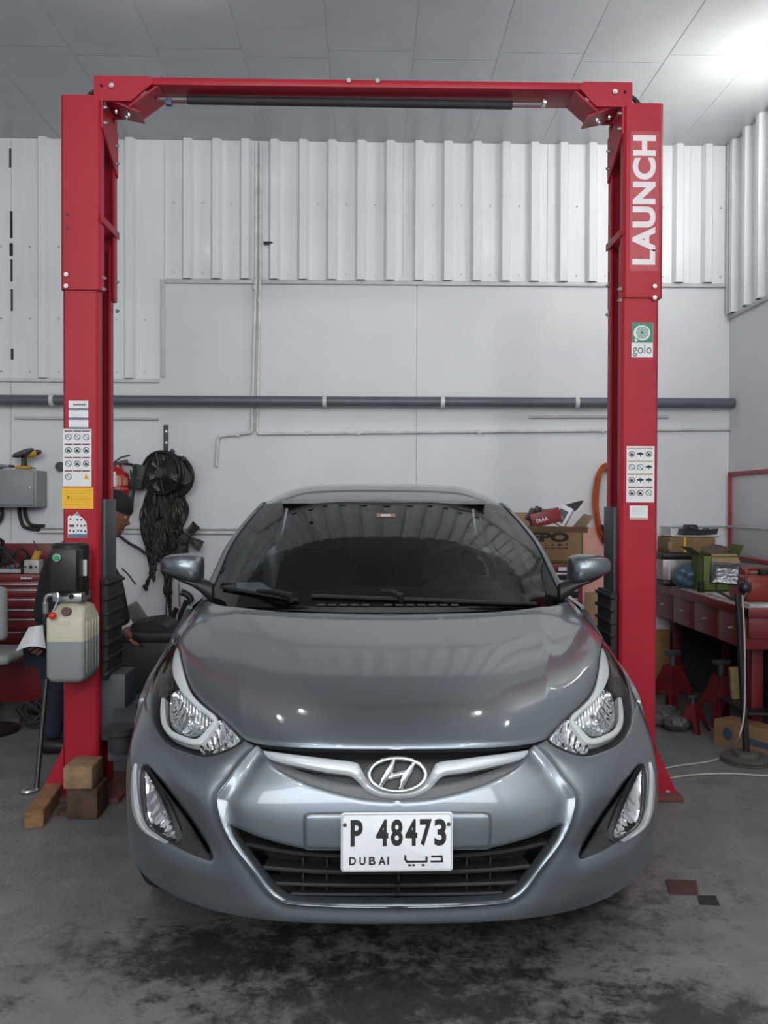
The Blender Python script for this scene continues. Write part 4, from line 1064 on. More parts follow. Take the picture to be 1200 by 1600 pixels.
for (cx, cy, a0) in ((1, 1, 0), (-1, 1, 90), (-1, -1, 180), (1, -1, 270)):
    for k in range(5): t = R(a0+22.5*k); seg.append((cx*(1-.06)+.06*math.cos(t), cy*(1-.11)+.11*math.sin(t)))
pm.grid([[pq(a, b, -.006) for a, b in seg], [pq(a, b, .0) for a, b in seg], [pq(a*.985, b*.97, .0012) for a, b in seg]], True); pm.add([pq(a*.985, b*.97, .0012) for a, b in seg], [tuple(range(20))]); pm.add([pq(a, b, -.006) for a, b in seg], [tuple(range(19, -1, -1))])
plate = pm.build('number_plate', mat('white number plate', (.78, .80, .82), .4, noise=.03, nscale=15), car, smooth=30)
MB().tube([pq(a*.975, b*.955, .0013) for a, b in seg], .0016, 6, closed=True).build('plate_rim', mat('plate rim', (.5, .52, .54), .4, noise=.05, nscale=15), plate)
INK = M['ink']
def ptext(t, x0, x1, y0, y1, bold, parent=plate):
    """x, y in fractions of the plate from its lower left corner"""
    return text(t, 'lettering', INK, parent, pq(-1+2*x0, -1+2*y0, .0014), PR, PU, (y1-y0)*PH, (x1-x0)*PW, bold=bold, depth=.0004)
ptext('P', .085, .195, .43, .885, .035)
for i, ch in enumerate('48473'): ptext(ch, .315+i*.130, .315+i*.130+.108, .43, .89, .035)
for i, ch in enumerate('DUBAI'):
    xs_ = [(.075, .135), (.165, .220), (.250, .310), (.335, .400), (.415, .430)][i]
    ptext(ch, xs_[0], xs_[1], .115, .255, .03)
# Arabic word as strokes: dal, ba, ya joined from the right
def stroke(pts, w_): 
    p = [pq(-1+2*x, -1+2*y, .0016) for x, y in pts]
    for a, b in zip(p[:-1], p[1:]):
        d = (b-a).normalized(); q = d.cross(PN)*(w_*PH/2); e_ = d*(w_*PH*.5)
        ar.add([a-q-e_, b-q+e_, b+q+e_, a+q-e_], [(0, 1, 2, 3)])
ar = MB()
stroke([(.815, .25), (.90, .25), (.905, .165), (.81, .165)], .035)               # dal
stroke([(.765, .235), (.765, .165), (.665, .165)], .035)             # ba tooth and base
stroke([(.665, .165), (.59, .165), (.575, .205), (.575, .26)], .035)                # ya tail
for x in (.61, .645): stroke([(x, .105), (x+.008, .105)], .035)
stroke([(.73, .105), (.738, .105)], .035)
ar.build('lettering', INK, plate, smooth=0, recalc=False)
for x in (.035, .965): c = pq(-1+2*x, .60, .0012); MB().cyl(c, c+PN*.003, .005, n=10).build('plate_screw', M['dark_grey'], plate)

# ---- windscreen, roof, pillars ---------------------------------------------
wnet = [
    [(0, 3.46, .925), (.25, 3.475, .925), (.50, 3.54, .92), (.68, 3.64, .912), (.785, 3.74, .905)],
    [(0, 3.58, .985), (.25, 3.592, .985), (.49, 3.65, .98), (.67, 3.74, .97), (.778, 3.85, .96)],
    [(0, 3.80, 1.105), (.24, 3.81, 1.104), (.47, 3.86, 1.098), (.64, 3.94, 1.088), (.752, 4.03, 1.072)],
    [(0, 4.11, 1.254), (.22, 4.12, 1.252), (.43, 4.165, 1.245), (.60, 4.225, 1.233), (.712, 4.275, 1.215)],
    [(0, 4.42, 1.372), (.2, 4.425, 1.371), (.38, 4.45, 1.366), (.54, 4.50, 1.357), (.632, 4.55, 1.345)],
]
WS = Patch(wnet, 3).prep((0, 0, 1.5))
E5 = np.linspace(0, 1, 21)
ws_o = [(0, 0.02)]+[(s_, .02) for s_ in E5[1:]]+[(1, t_) for t_ in np.linspace(.05, 1, 20)]+[(s_, 1) for s_ in E5[::-1][1:]]
wsg = panel(WS, ws_o, step=.03, off=0, roll=None, skirt=.004, name='windscreen', m=WSG, parent=car)
# black ceramic border printed on the edge of the glass
fr = MB(); bsd = []
inner = [(0, .17)]+[(s_, .17-.02*s_) for s_ in np.linspace(.1, .80, 12)]+[(.9, .19), (.925, .24), (.935, .32)]+[(.935-.0*t_, t_) for t_ in np.linspace(.4, .92, 10)]+[(.92, .955)]+[(s_, .965) for s_ in np.linspace(.85, 0, 12)]
outer = [(0, 0.02)]+[(s_, .02) for s_ in np.linspace(.1, .9, 12)]+[(1, .02), (1, .12), (1, .32)]+[(1, t_) for t_ in np.linspace(.4, .92, 10)]+[(1, 1)]+[(s_, 1) for s_ in np.linspace(.92, 0, 12)]
ia = WS.ev([a for a, b in inner], [b for a, b in inner])+WS.nrm([a for a, b in inner], [b for a, b in inner])*-.0025
oa = WS.ev([a for a, b in outer], [b for a, b in outer])+WS.nrm([a for a, b in outer], [b for a, b in outer])*-.0025
for s_ in (1, -1): fr.grid([[Vector((CX+s_*p[0], p[1], p[2])) for p in ia], [Vector((CX+s_*p[0], p[1], p[2])) for p in oa]])
fr.build('windscreen_border', mat('black ceramic border', (.008, .008, .009), .5, noise=.1, nscale=20), wsg, smooth=60)
# inspection sticker behind the glass
s_, t_ = WS.hit(.5, 806); p = Vector(WS.ev([s_], [t_])[0])+Vector((CX, 0, 0)); n = Vector(WS.nrm([s_], [t_])[0]); n.x = 0; n.normalize(); u_ = Vector((0, -n.z, n.y)); u_ = -u_ if u_.z < 0 else u_
def wq(a, b): return p+Vector((a, 0, 0))+u_*b+n*.002
stk = flatpoly([wq(-.045, -.024), wq(.045, -.024), wq(.045, .024), wq(-.045, .024)], 'screen_sticker', mat('brown sticker', (.30, .17, .12), .5, noise=.1, nscale=30), wsg)
flatpoly([wq(-.022, -.012)+n*.001, wq(.022, -.012)+n*.001, wq(.022, .012)+n*.001, wq(-.022, .012)+n*.001], 'sticker_print', M['label'], stk)

rnet = [
    [(0, 4.412, 1.367), (.2, 4.417, 1.366), (.38, 4.442, 1.362), (.53, 4.505, 1.357), (.632, 4.56, 1.343)],
    [(0, 4.55, 1.408), (.2, 4.555, 1.407), (.38, 4.58, 1.401), (.525, 4.61, 1.386), (.638, 4.66, 1.352)],
    [(0, 4.85, 1.458), (.2, 4.85, 1.456), (.38, 4.86, 1.448), (.52, 4.88, 1.426), (.645, 4.9, 1.37)],
    [(0, 5.20, 1.466), (.2, 5.2, 1.464), (.38, 5.2, 1.456), (.52, 5.2, 1.434), (.645, 5.2, 1.38)],
    [(0, 5.55, 1.440), (.2, 5.55, 1.438), (.38, 5.55, 1.430), (.52, 5.55, 1.408), (.64, 5.55, 1.36)],
    [(0, 5.85, 1.385), (.2, 5.85, 1.383), (.37, 5.84, 1.375), (.51, 5.83, 1.36), (.63, 5.82, 1.325)],
]
RF = Patch(rnet, 2).prep((0, 5, 4))
full = [(0, 0)]+[(s_, 0) for s_ in E5[1:]]+[(1, t_) for t_ in E5[1:]]+[(s_, 1) for s_ in E5[::-1][1:]]
panel(RF, full, step=.04, roll=(.004, .012), skirt=.006, name='roof', m=PAINT, parent=car)
# rear window, boot lid and tail, closing the body behind
bnet = [
    [(0, 5.855, 1.382), (.2, 5.855, 1.38), (.37, 5.845, 1.372), (.51, 5.835, 1.357), (.62, 5.825, 1.322)],
    [(0, 6.1, 1.27), (.2, 6.1, 1.268), (.38, 6.09, 1.262), (.54, 6.07, 1.245), (.66, 6.05, 1.205)],
    [(0, 6.35, 1.14), (.22, 6.35, 1.138), (.4, 6.34, 1.13), (.58, 6.31, 1.11), (.72, 6.27, 1.06)],
    [(0, 6.5, 1.075), (.22, 6.5, 1.075), (.42, 6.49, 1.07), (.60, 6.46, 1.05), (.76, 6.4, .99)],
]
BW = Patch(bnet, 2).prep((0, 9, 4)); panel(BW, full, step=.08, roll=None, skirt=.01, name='rear_window', m=mat('dark side glass', (.012, .013, .014), .08, noise=.1, nscale=3, spec=.6), parent=car)

def Wside(Y): return .862+.010*np.clip((Y-3.2)/1.0, 0, 1)-.05*np.clip((Y-5.9)/.8, 0, 1)**2
def Xside(Y, Z):
    return Wside(Y)-.035*np.clip((.45-Z)/.25, 0, 1)**2-.05*np.clip((Z-.78)/.2, 0, 1)**1.6+.006*np.exp(-((Z-.72)/.05)**2)
YA, YB_, RW = 3.10, 5.80, .315               # axles and tyre radius
def arc(yc, r, a0, a1, n=20): return [(yc+r*math.cos(R(a0+(a1-a0)*k/n)), RW+r*math.sin(R(a0+(a1-a0)*k/n))) for k in range(n+1)]
def dens(poly, d=.06):
    o = []
    for a, b in zip(poly, poly[1:]+poly[:1]):
        k = max(1, int(math.hypot(b[0]-a[0], b[1]-a[1])/d)); o += [(a[0]+(b[0]-a[0])*q/k, a[1]+(b[1]-a[1])*q/k) for q in range(k)]
    return o
def sidepanel(name, poly, m, sd, step=.045, xf=Xside, th=.02, parent=None):
    poly = dens(poly); ys = np.array(poly)
    g = np.stack(np.meshgrid(np.arange(ys[:, 0].min(), ys[:, 0].max(), step), np.arange(ys[:, 1].min(), ys[:, 1].max(), step)), -1).reshape(-1, 2)
    g = g[inpoly(g, poly)]; g = g[pdist(g, poly) > step*.4]
    V, E, Fc, *_ = delaunay_2d_cdt([Vector(p) for p in poly]+[Vector(p) for p in g], [(i, (i+1) % len(poly)) for i in range(len(poly))], [], 0, 1e-6)
    V = np.array([v[:] for v in V]); Fc = [f for f in Fc if inpoly(V[list(f)].mean(0)[None], poly)[0]]
    mb = MB(); X = xf(V[:, 0], V[:, 1]); mb.add([Vector((CX+sd*x, y, z)) for x, (y, z) in zip(X, V)], Fc)
    n = len(poly); Xp = xf(np.array([p[0] for p in poly]), np.array([p[1] for p in poly]))
    mb.grid([[Vector((CX+sd*x, y, z)) for x, (y, z) in zip(Xp, poly)], [Vector((CX+sd*(x-th), y, z)) for x, (y, z) in zip(Xp, poly)]], True)
    return mb.build(name, m, parent or car, smooth=35)
DGL = MATS['dark side glass']
def Xglass(Y, Z): return .80-.155*np.clip((Z-.95)/.40, 0, 1)**1.1-.02*np.clip((Y-5.6)/.8, 0, 1)
for sd in (-1, 1):
    AR = RW+.055
    sidepanel('wing_side', [(3.64, .22), (3.64, .91), (3.4, .80), (3.12, .735), (2.99, .69), (2.90, .62)]+[q for q in arc(YA, AR, 118, 0, 16)]+[(YA+AR-.01, .22)], PAINT, sd)
    sidepanel('front_door', [(3.645, .22), (4.70, .22), (4.70, .985), (4.2, .965), (3.645, .92)], PAINT, sd)
    sidepanel('rear_door', [(4.705, .22), (5.40, .22), (5.44, .45), (5.66, .72), (5.70, 1.02), (4.705, .985)], PAINT, sd)
    sidepanel('rear_quarter', [(5.41, .22), (YB_-AR, .24)]+arc(YB_, AR, 180, 0, 20)+[(6.55, .26), (6.72, .45), (6.70, .80), (6.55, 1.0), (6.30, 1.07), (5.705, 1.02), (5.665, .72), (5.445, .45)], PAINT, sd)
    sidepanel('side_window', [(3.86, .965), (4.60, .99), (4.60, 1.345), (4.50, 1.33), (4.2, 1.17)], DGL, sd, xf=Xglass, th=.006)
    sidepanel('side_window', [(4.68, .995), (5.62, 1.03), (5.95, 1.12), (5.7, 1.30), (5.4, 1.355), (4.68, 1.355)], DGL, sd, xf=Xglass, th=.006)
    sidepanel('window_frame', [(4.605, .99), (4.675, .99), (4.675, 1.36), (4.605, 1.35)], M['black'], sd, xf=lambda Y, Z: Xglass(Y, Z)+.004)
    sidepanel('rear_pillar', [(5.62, 1.02), (6.30, 1.07), (6.1, 1.2), (5.83, 1.33), (5.4, 1.385), (5.4, 1.36), (5.7, 1.305), (5.955, 1.12)], PAINT, sd, xf=lambda Y, Z: Xglass(Y, Z)+.006)
    # screen pillar: from glass edge outwards and round to the side window
    tt = np.linspace(0.06, 1, 24); e1 = WS.ev(np.ones(24), tt); rows = []
    for (dx, dy, dz) in ((-.006, -.004, -.012), (.000, -.002, .006), (.022, .02, .010), (.040, .055, .004), (.044, .10, -.02)):
        rows.append([Vector((CX+sd*(p[0]+dx*(1-.35*t_)), p[1]+dy, p[2]+dz*(1 if dz < 0 else 1))) for p, t_ in zip(e1, tt)])
    MB().grid(rows).build('screen_pillar', PAINT, car, smooth=60)
    # cant rail along the roof edge
    tt = np.linspace(0, 1, 20); e1 = RF.ev(np.ones(20), tt)
    MB().grid([[Vector((CX+sd*(p[0]-.004), p[1], p[2]+.001)) for p in e1], [Vector((CX+sd*(p[0]+.014), p[1], p[2]-.02)) for p in e1], [Vector((CX+sd*(p[0]+.012), p[1], p[2]-.05)) for p in e1]]).build('roof_rail', PAINT, car, smooth=60)
# tail
tnet = [[(0, 6.5, 1.08), (.3, 6.5, 1.078), (.55, 6.47, 1.06), (.72, 6.42, 1.02), (.80, 6.38, .98)], [(0, 6.68, 1.06), (.3, 6.675, 1.06), (.55, 6.64, 1.04), (.73, 6.57, 1.0), (.81, 6.5, .95)],
        [(0, 6.78, .9), (.3, 6.77, .9), (.55, 6.74, .88), (.74, 6.68, .86), (.815, 6.62, .84)], [(0, 6.82, .6), (.3, 6.81, .6), (.55, 6.78, .6), (.76, 6.72, .6), (.825, 6.66, .6)], [(0, 6.78, .28), (.3, 6.77, .28), (.55, 6.75, .28), (.74, 6.68, .28), (.80, 6.55, .28)]]
TL = Patch(tnet, 2).prep((0, 9, 1)); panel(TL, full, step=.08, roll=None, skirt=.01, name='tail_panel', m=PAINT, parent=car)
# floor pan and inner arches keep daylight out of the engine bay
boxo('underbody', (CX-.66, 2.55, .20), (CX+.66, 6.6, .26), M['black'], car, bev=.01)
boxo('bulkhead', (CX-.70, 3.56, .25), (CX+.70, 3.60, .90), M['black'], car, bev=.01)
boxo('radiator', (CX-.50, 2.62, .24), (CX+.50, 2.68, .62), M['black'], car, bev=.01)

# cowl panel with its row of vents, wipers
cw = []
for (dy, dz) in ((-.012, -.02), (-.004, .000), (.05, -.004), (.13, -.012)):
    cw.append([Vector((CX+x, 3.455+dy+.36*(abs(x)/.74)**2.4, .940+dz-.012*(abs(x)/.74)**2)) for x in np.linspace(-.74, .74, 41)])
cowl = MB().grid(cw).build('cowl_panel', TRIMB, car, smooth=50)
for k in range(-6, 7):
    if k in (-1,): continue
    x = CX+k*.045; MB().box((x, 3.49, .945), (.032, .030, .008), None, .002).build('vent', M['black'], cowl)
def wiper(a, b, c, d, name='wiper'):
    """pivot a -> joint b -> blade from c to d, given as photo (u, v) on the screen"""
    def g(q, o): 
        s_, t_ = WS.hit(abs(q[0]), q[1]); p_ = WS.ev([s_], [t_])[0]; n_ = WS.nrm([s_], [t_])[0]; sg = 1 if q[0] >= 0 else -1
        return Vector((CX+sg*p_[0], p_[1], p_[2]))+Vector((sg*n_[0], n_[1], n_[2]))*o
    wv = MB().tube([g(a, .005), g(a, .03), g(lerp(np.array(a), np.array(b), .5), .035), g(b, .022)], [.014, .014, .010, .007], 8).build(name, M['black'], car)
    MB().tube([g(tuple(lerp(np.array(c), np.array(d), t)), .010) for t in np.linspace(0, 1, 14)], .0075, 6).build('wiper_blade', M['rubber'], wv)
wiper((20, 941), (-10, 931), (-118, 934), (232, 946))
wiper((-150, 941), (-200, 930), (-255, 921), (-140, 941))

# ---- door mirrors -----------------------------------------------------------
def mirror(sd):
    yb = 3.72
    def q(u, v): return (u*yb/F, CAMZ-(v-785)*yb/F)
    secs = []   # u position, top row, bottom row, half depth
    for (u, vt, vb, dp) in ((288, 876, 907, .03), (289, 871, 910, .06), (294, 867.5, 911, .08), (306, 865.5, 909.5, .09), (322, 865.5, 905, .088), (336, 867, 900, .075), (346, 870.5, 896, .055), (351, 875, 892, .035), (353, 880, 888, .012)):
        x, zt = q(u, vt); _, zb = q(u, vb); zc, hz = (zt+zb)/2, (zt-zb)/2; n = 20
        yc = yb+.02-(.03 if u > 330 else 0)*0
        secs.append([Vector((CX+sd*x, yc-dp*(abs(math.cos(2*math.pi*k/n))**.8)*math.copysign(1, math.cos(2*math.pi*k/n)), zc+hz*(abs(math.sin(2*math.pi*k/n))**.62)*math.copysign(1, math.sin(2*math.pi*k/n)))) for k in range(n)])
    mb = MB(); mb.grid(secs, True); mb.add(secs[0], [tuple(range(20))]); mb.add(secs[-1], [tuple(range(19, -1, -1))])
    o = mb.build('door_mirror', PAINT, car, smooth=50)
    # dark lower trim and foot
    secs = []
    for (u, vt, vb, dp) in ((272, 912, 948, .035), (280, 908, 938, .04), (292, 904, 926, .05), (302, 904, 918, .06), (318, 901, 911, .065), (332, 897, 904, .055), (343, 893, 897, .035)):
        x, zt = q(u, vt); _, zb = q(u, vb); zc, hz = (zt+zb)/2, (zt-zb)/2; n = 16
        secs.append([Vector((CX+sd*x, yb+.02-dp*math.cos(2*math.pi*k/n), zc+hz*math.sin(2*math.pi*k/n))) for k in range(n)])
    mb = MB(); mb.grid(secs, True); mb.add(secs[0], [tuple(range(16))]); mb.add(secs[-1], [tuple(range(15, -1, -1))])
    mb.build('mirror_foot', M['black'], o, smooth=50)
    x, z = q(318, 888); MB().box((CX+sd*x, yb+.095, z), (.13, .004, .085), None, .001).build('mirror_glass', M['chrome'], o)
both(mirror)

# ---- wheels -------------------------------------------------------------------
def wheel(x, y, sd):
    c = Vector((x, y, RW)); ax = (sd, 0, 0); w_ = .1
    prof = [(.205, -w_*.9), (.235, -w_), (.28, -w_), (.303, -w_*.82), (.312, -w_*.55)]
    for g in (-.35, 0, .35): prof += [(.315, w_*(g-.12)), (.307, w_*(g-.08)), (.307, w_*(g+.08)), (.315, w_*(g+.12))]
    prof += [(.312, w_*.55), (.303, w_*.82), (.28, w_), (.235, w_), (.205, w_*.9)]
    t = MB().lathe(prof, c, ax, 48).build('wheel', M['rubber'], car, smooth=30)
    MB().lathe([(.205, -w_*.88), (.195, -.06), (.19, .03), (.205, w_*.88), (.21, w_*.9)], c, ax, 36).build('rim', M['steel'], t, smooth=40)
    for k in range(10):
        a = 2*math.pi*k/10; d = Vector((0, math.cos(a), math.sin(a)))
        MB().tube([c+d*.03+Vector((sd*.05, 0, 0)), c+d*.12+Vector((sd*.055, 0, 0)), c+d*.198+Vector((sd*.06, 0, 0))], [.022, .016, .018], 6).build('spoke', M['steel'], t)
    MB().cyl(c+Vector((sd*.03, 0, 0)), c+Vector((sd*.065, 0, 0)), .045, .035, n=18).cyl(c, c-Vector((sd*.06, 0, 0)), .13, n=24).build('hub', M['dark_grey'], t)
for y in (YA, YB_):
    for sd in (-1, 1): wheel(CX+sd*.745, y, sd)

# ---- cabin ---------------------------------------------------------------------
INT = mat('dark cabin plastic', (.022, .023, .025), .7, noise=.2, nscale=15)
LINT = mat('light grey cabin lining', (.20, .20, .195), .8, noise=.1, nscale=10)
FAB = mat('dark seat fabric', (.035, .036, .038), .9, noise=.2, nscale=40)
ds = []
for (y, z) in ((3.62, .90), (3.85, .945), (4.05, .955), (4.14, .93), (4.16, .80), (4.16, .55)):
    ds.append([Vector((CX+x, y+.10*(abs(x)/.7)**2, z+.012*math.cos(x*4.5)-(.02 if abs(x) > .66 else 0))) for x in np.linspace(-.73, .73, 31)])
MB().grid(ds).build('dashboard', INT, car, smooth=50)
bn = MB(); bn.ball((CX+.36, 4.05, .955), (.19, .10, .055), 20, 10); bn.build('instrument_hood', INT, car)
stw = Vector((CX+.36, 4.30, .98)); ta = Matrix.Rotation(R(-65), 3, 'X')
sw = MB().tube([stw+ta @ Vector((.185*math.cos(2*math.pi*k/36), .185*math.sin(2*math.pi*k/36), 0)) for k in range(36)], .016, 8, closed=True).build('steering_wheel', M['black'], car, smooth=60)
MB().ball(stw, (.07, .05, .06), 14, 8).tube([stw+ta @ Vector((-.18, 0, 0)), stw, stw+ta @ Vector((.18, 0, 0))], .018, 6).tube([stw, stw+ta @ Vector((0, -.18, 0))], .018, 6).cyl(stw, stw+Vector((0, -.22, -.1)), .03, n=10).build('steering_hub', INT, sw)
for x in (-.36, .36):
    st_ = MB(); rows = []
    for (z, y, hw, d) in ((.42, 4.72, .23, .10), (.60, 4.78, .25, .11), (.85, 4.86, .25, .10), (1.02, 4.93, .22, .08), (1.07, 4.95, .14, .05)):
        n = 18; rows.append([Vector((CX+x+hw*abs(math.cos(2*math.pi*k/n))**.6*math.copysign(1, math.cos(2*math.pi*k/n)), y+d*math.sin(2*math.pi*k/n), z)) for k in range(n)])
    st_.grid(rows, True); st_.add(rows[-1], [tuple(range(18))]); s1 = st_.build('seat', FAB, car, smooth=50)
    MB().box((CX+x, 4.97, 1.16), (.25, .10, .16), None, .04, 3).cyl((CX+x-.06, 4.96, 1.0), (CX+x-.06, 4.96, 1.1), .008, n=8).cyl((CX+x+.06, 4.96, 1.0), (CX+x+.06, 4.96, 1.1), .008, n=8).build('headrest', FAB, s1)
    MB().box((CX+x, 4.55, .42), (.48, .55, .16), None, .05, 3).build('seat_cushion', FAB, s1)
MB().box((CX, 5.65, .80), (1.25, .14, .65), Matrix.Rotation(R(12), 4, 'X'), .05, 3).build('rear_seat', FAB, car)
for sd in (-1, 1):      # light pillar lining seen through the glass
    tt = np.linspace(.16, 1, 14); e1 = WS.ev(np.full(14, .955), tt); e2 = WS.ev(np.full(14, .87), tt)
    MB().grid([[Vector((CX+sd*p[0], p[1]+.03, p[2]-.03)) for p in e1], [Vector((CX+sd*p[0], p[1]+.04, p[2]-.035)) for p in e2], [Vector((CX+sd*(p[0]-.0), p[1]+.10, p[2]-.05)) for p in e2]]).build('pillar_lining', LINT, car, smooth=60)
    boxo('door_card', (CX+sd*.76-.01, 3.9, .45), (CX+sd*.76+.01, 5.5, .93), INT, car, bev=.005)
MB().box((CX, 5.0, 1.36), (1.05, 1.2, .02), None, .008).build('headlining', LINT, car)
MB().box((CX, 4.40, 1.285), (.22, .03, .065), None, .015, 3).cyl((CX, 4.40, 1.30), (CX, 4.43, 1.36), .012, n=8).build('rear_view_mirror', M['black'], car)
# folded paper left on the dashboard
p = [P(368, 912, 3.90), P(408, 909, 3.92), P(430, 925, 3.84), P(372, 926, 3.84)]
zb = .963; 
pp_ = MB().add([Vector((q.x, q.y, zb+(.034 if i < 2 else .0))) for i, q in enumerate(p)], [(0, 1, 2, 3)]).build('parking_slip', M['paper'], smooth=0, recalc=False)
tag(pp_, 'folded pale paper slip lying on the car dashboard', 'paper')
# ================================================================ THINGS AROUND THE LIFT, POWER UNIT SIDE
def T_(x, y, Y): return P(x, y, Y)
rnd = random.Random(3)
# ---- grey electrical cabinet on the back wall
yc = DW-.20
a = P(-45, 792, yc); b = P(57, 735, yc)
cab = thing('electrical_cabinet', 'grey steel electrical cabinet fixed to the white wall above the red tool chest', 'cabinet', ((a.x+b.x)/2, DW-.1, a.z))
GREY = mat('cabinet grey enamel', (.25, .27, .27), .45, noise=.1, nscale=6)
boxo('body', (a.x, yc, a.z), (b.x+.0, DW-.001, b.z), GREY, cab, .006)
a2 = P(-40, 789, yc-.012); b2 = P(52, 738, yc-.012)
dr = boxo('door', (a2.x, yc-.012, a2.z), (b2.x, yc-.001, b2.z), GREY, cab, .003)
boxo('lock', (P(46, 0, yc).x, yc-.02, P(0, 765, yc).z), (P(49, 0, yc).x, yc-.012, P(0, 760, yc).z), M['steel'], dr, .001)
for i, pts in enumerate([[(2, 793), (3, 806), (-4, 818), (-20, 820)], [(30, 793), (31, 806), (38, 823), (62, 828)], [(38, 793), (40, 806), (48, 820), (70, 822)]]):
    MB().tube(spl([P(x, y, DW-.03) for x, y in pts], 6), .013, 8).build('cable', M['rubber'], cab)
# tools on top of the cabinet
zt = b.z
yt = DW-.12
def gx(x): return P(x, 700, yt).x
YEL = mat('tool yellow', (.55, .30, .02), .45, noise=.15, nscale=20)
g = thing('angle_polisher', 'yellow and black power polisher lying with its pad up on the electrical cabinet', 'power tool', (gx(40), yt, zt))
sc = yt/F
def q2(x, y, dy=0): v = P(x, y, yt+dy); return v
MB().lathe([(0.005, .012), (.07, .010), (.078, 0), (.06, -.012), (.005, -.014)], q2(36, 708), (-.25, -.35, .9), 24).build('pad', M['black'], g)
MB().tube(spl([q2(38, 712), q2(46, 710), q2(54, 708), q2(58, 707)], 5), [.016]*4+[.024]*6+[.02]*6, 12).build('body', YEL, g)
MB().tube([q2(57, 707), q2(64, 706)], [.02, .013], 10).build('tail_cap', M['black'], g)
MB().tube([q2(37, 711), q2(38, 722), q2(37, 733)], [.02, .018, .028], 10).build('gear_head', M['black'], g)
g = thing('screwdriver', 'yellow handled screwdriver lying along the top of the electrical cabinet', 'tool', (gx(38), yt-.03, zt))
MB().tube([q2(24, 730.5, -.03), q2(32, 730, -.03), q2(40, 730.5, -.03), q2(49, 731, -.03)], [.010, .013, .011, .012], 8).build('handle', YEL, g)
MB().cyl(q2(49, 731, -.03), q2(56, 732, -.03), .004, n=6).build('blade', M['dark_grey'], g)
g = thing('pliers', 'grey steel pliers lying on the edge of the electrical cabinet', 'tool', (gx(8), yt-.02, zt))
MB().tube([q2(-4, 727, -.02), q2(6, 729, -.02), q2(14, 728, -.02)], [.012, .016, .006], 8).build('jaw', M['steel'], g)
MB().tube([q2(14, 728, -.02), q2(22, 729, -.02)], .010, 8).tube([q2(-4, 729, -.02), q2(4, 731, -.02)], .012, 8).build('grip', M['dark_grey'], g)
o = MB().lathe([(.001, .02), (.03, .018), (.034, 0), (.034, -.02), (.02, -.03)], P(94, 729, DW-.03), (0, -1, 0), 18).build('junction_box', M['dark_grey']); tag(o, 'small round dark junction box on the wall beside the electrical cabinet', 'junction box')

# ---- red tool chest with drawers
yk = 5.45
xa, xb = P(-70, 0, yk).x, P(69, 0, yk).x
zt = P(30, 897, yk).z; zb = .10
ch = thing('tool_chest', 'red metal tool chest with silver drawer pulls standing under the electrical cabinet', 'tool chest', ((xa+xb)/2, yk+.22, 0))
boxo('body', (xa, yk, zb), (xb, yk+.46, zt), M['chest_red'], ch, .006)  # body carried low to fill the shadow beneath the drawers
rows = [(897, 908), (910, 917), (919, 932), (934, 948), (950, 963), (965, 983), (985, 1003), (1005, 1036)]
for i, (y0, y1) in enumerate(rows):
    z1, z0 = P(0, y0+1.0, yk).z, P(0, y1, yk).z
    d = boxo('drawer', (xa+.012, yk-.014, z0), (xb-.012, yk-.0005, z1), M['chest_red'], ch, .003)
    if i:
        MB().box2((xa+.03, yk-.024, z1-.012), (xb-.03, yk-.013, z1-.002), .003).build('pull', M['steel'], d)
    else:
        for k in range(6): MB().box2((P(33+k*3, 0, yk).x, yk-.0158, P(0, 904.6, yk).z), (P(35+k*3, 0, yk).x, yk-.0142, P(0, 901.2+(k % 2)*.8, yk).z)).build('badge_mark', M['letter_white'], d)
for x in (xa+.08, xb-.08):
    for y in (yk+.07, yk+.4): MB().cyl((x-.02, y, .055), (x+.02, y, .055), .055, n=18).box2((x-.03, y-.03, .08), (x+.03, y+.03, zb+.002)).build('castor', M['black'], ch)
MB().box2((xa, yk+.43, zt), (xb, yk+.46, zt+.17), .005).build('back_or_shade_panel', M['chest_red'], ch)
# clutter on the chest
def cablecoil(name, cx, cy, cz, rx, ry, rz, r, m, seed, turns=3, label='', cat='cable', group=None):
    rr = random.Random(seed); pts = []
    n = turns*7
    for k in range(n):
        t = 2*math.pi*k/7; pts.append((cx+rx*math.cos(t)*rr.uniform(.5, 1.1), cy+ry*math.sin(t)*rr.uniform(.5, 1.1), cz+r+max(0, rz*rr.uniform(0, 1)*(1 if k % 3 else .3))))
    o = MB().tube(spl(pts, 4), r, 6).build(name, m); tag(o, label, cat, group); return o
cablecoil('cable_coil', P(20, 880, 5.6).x, 5.62, zt+.004, .14, .10, .16, .007, M['rubber'], 1, 4, 'tangled coil of black cable heaped on the red tool chest', 'cable')
cablecoil('cable_coil', P(-25, 880, 5.6).x, 5.66, zt+.004, .12, .10, .20, .008, M['rubber'], 2, 4, 'tangled black hose coil at the far end of the tool chest top', 'cable')
ax_ = P(58, 868, yk+.12)
g = thing('glue_gun', 'yellow and black hand tool standing on its end on the tool chest', 'tool', (ax_.x, yk+.14, zt))
MB().tube([P(49, 893, yk+.12), P(53, 878, yk+.12), P(60, 861, yk+.12)], [.014, .024, .022], 12).build('body', YEL, g)
MB().tube([P(60, 861, yk+.12), P(54, 848, yk+.12), P(52, 845, yk+.12)], [.008, .005, .004], 8).cyl(P(52, 876, yk+.115), P(58, 880, yk+.115), .02, n=10).build('nozzle', M['black'], g)
c = P(48, 885, yk+.06)
g = thing('bearing_block', 'pale aluminium block with drilled holes lying on the tool chest', 'machine part', (c.x, yk+.07, zt))
MB().box2((P(36, 0, yk+.04).x, yk+.04, zt), (P(60, 0, yk+.04).x, yk+.12, P(0, 875, yk+.04).z), .006).build('body', mat('cast aluminium', (.42, .42, .41), .5, .3, noise=.2, nscale=30), g)
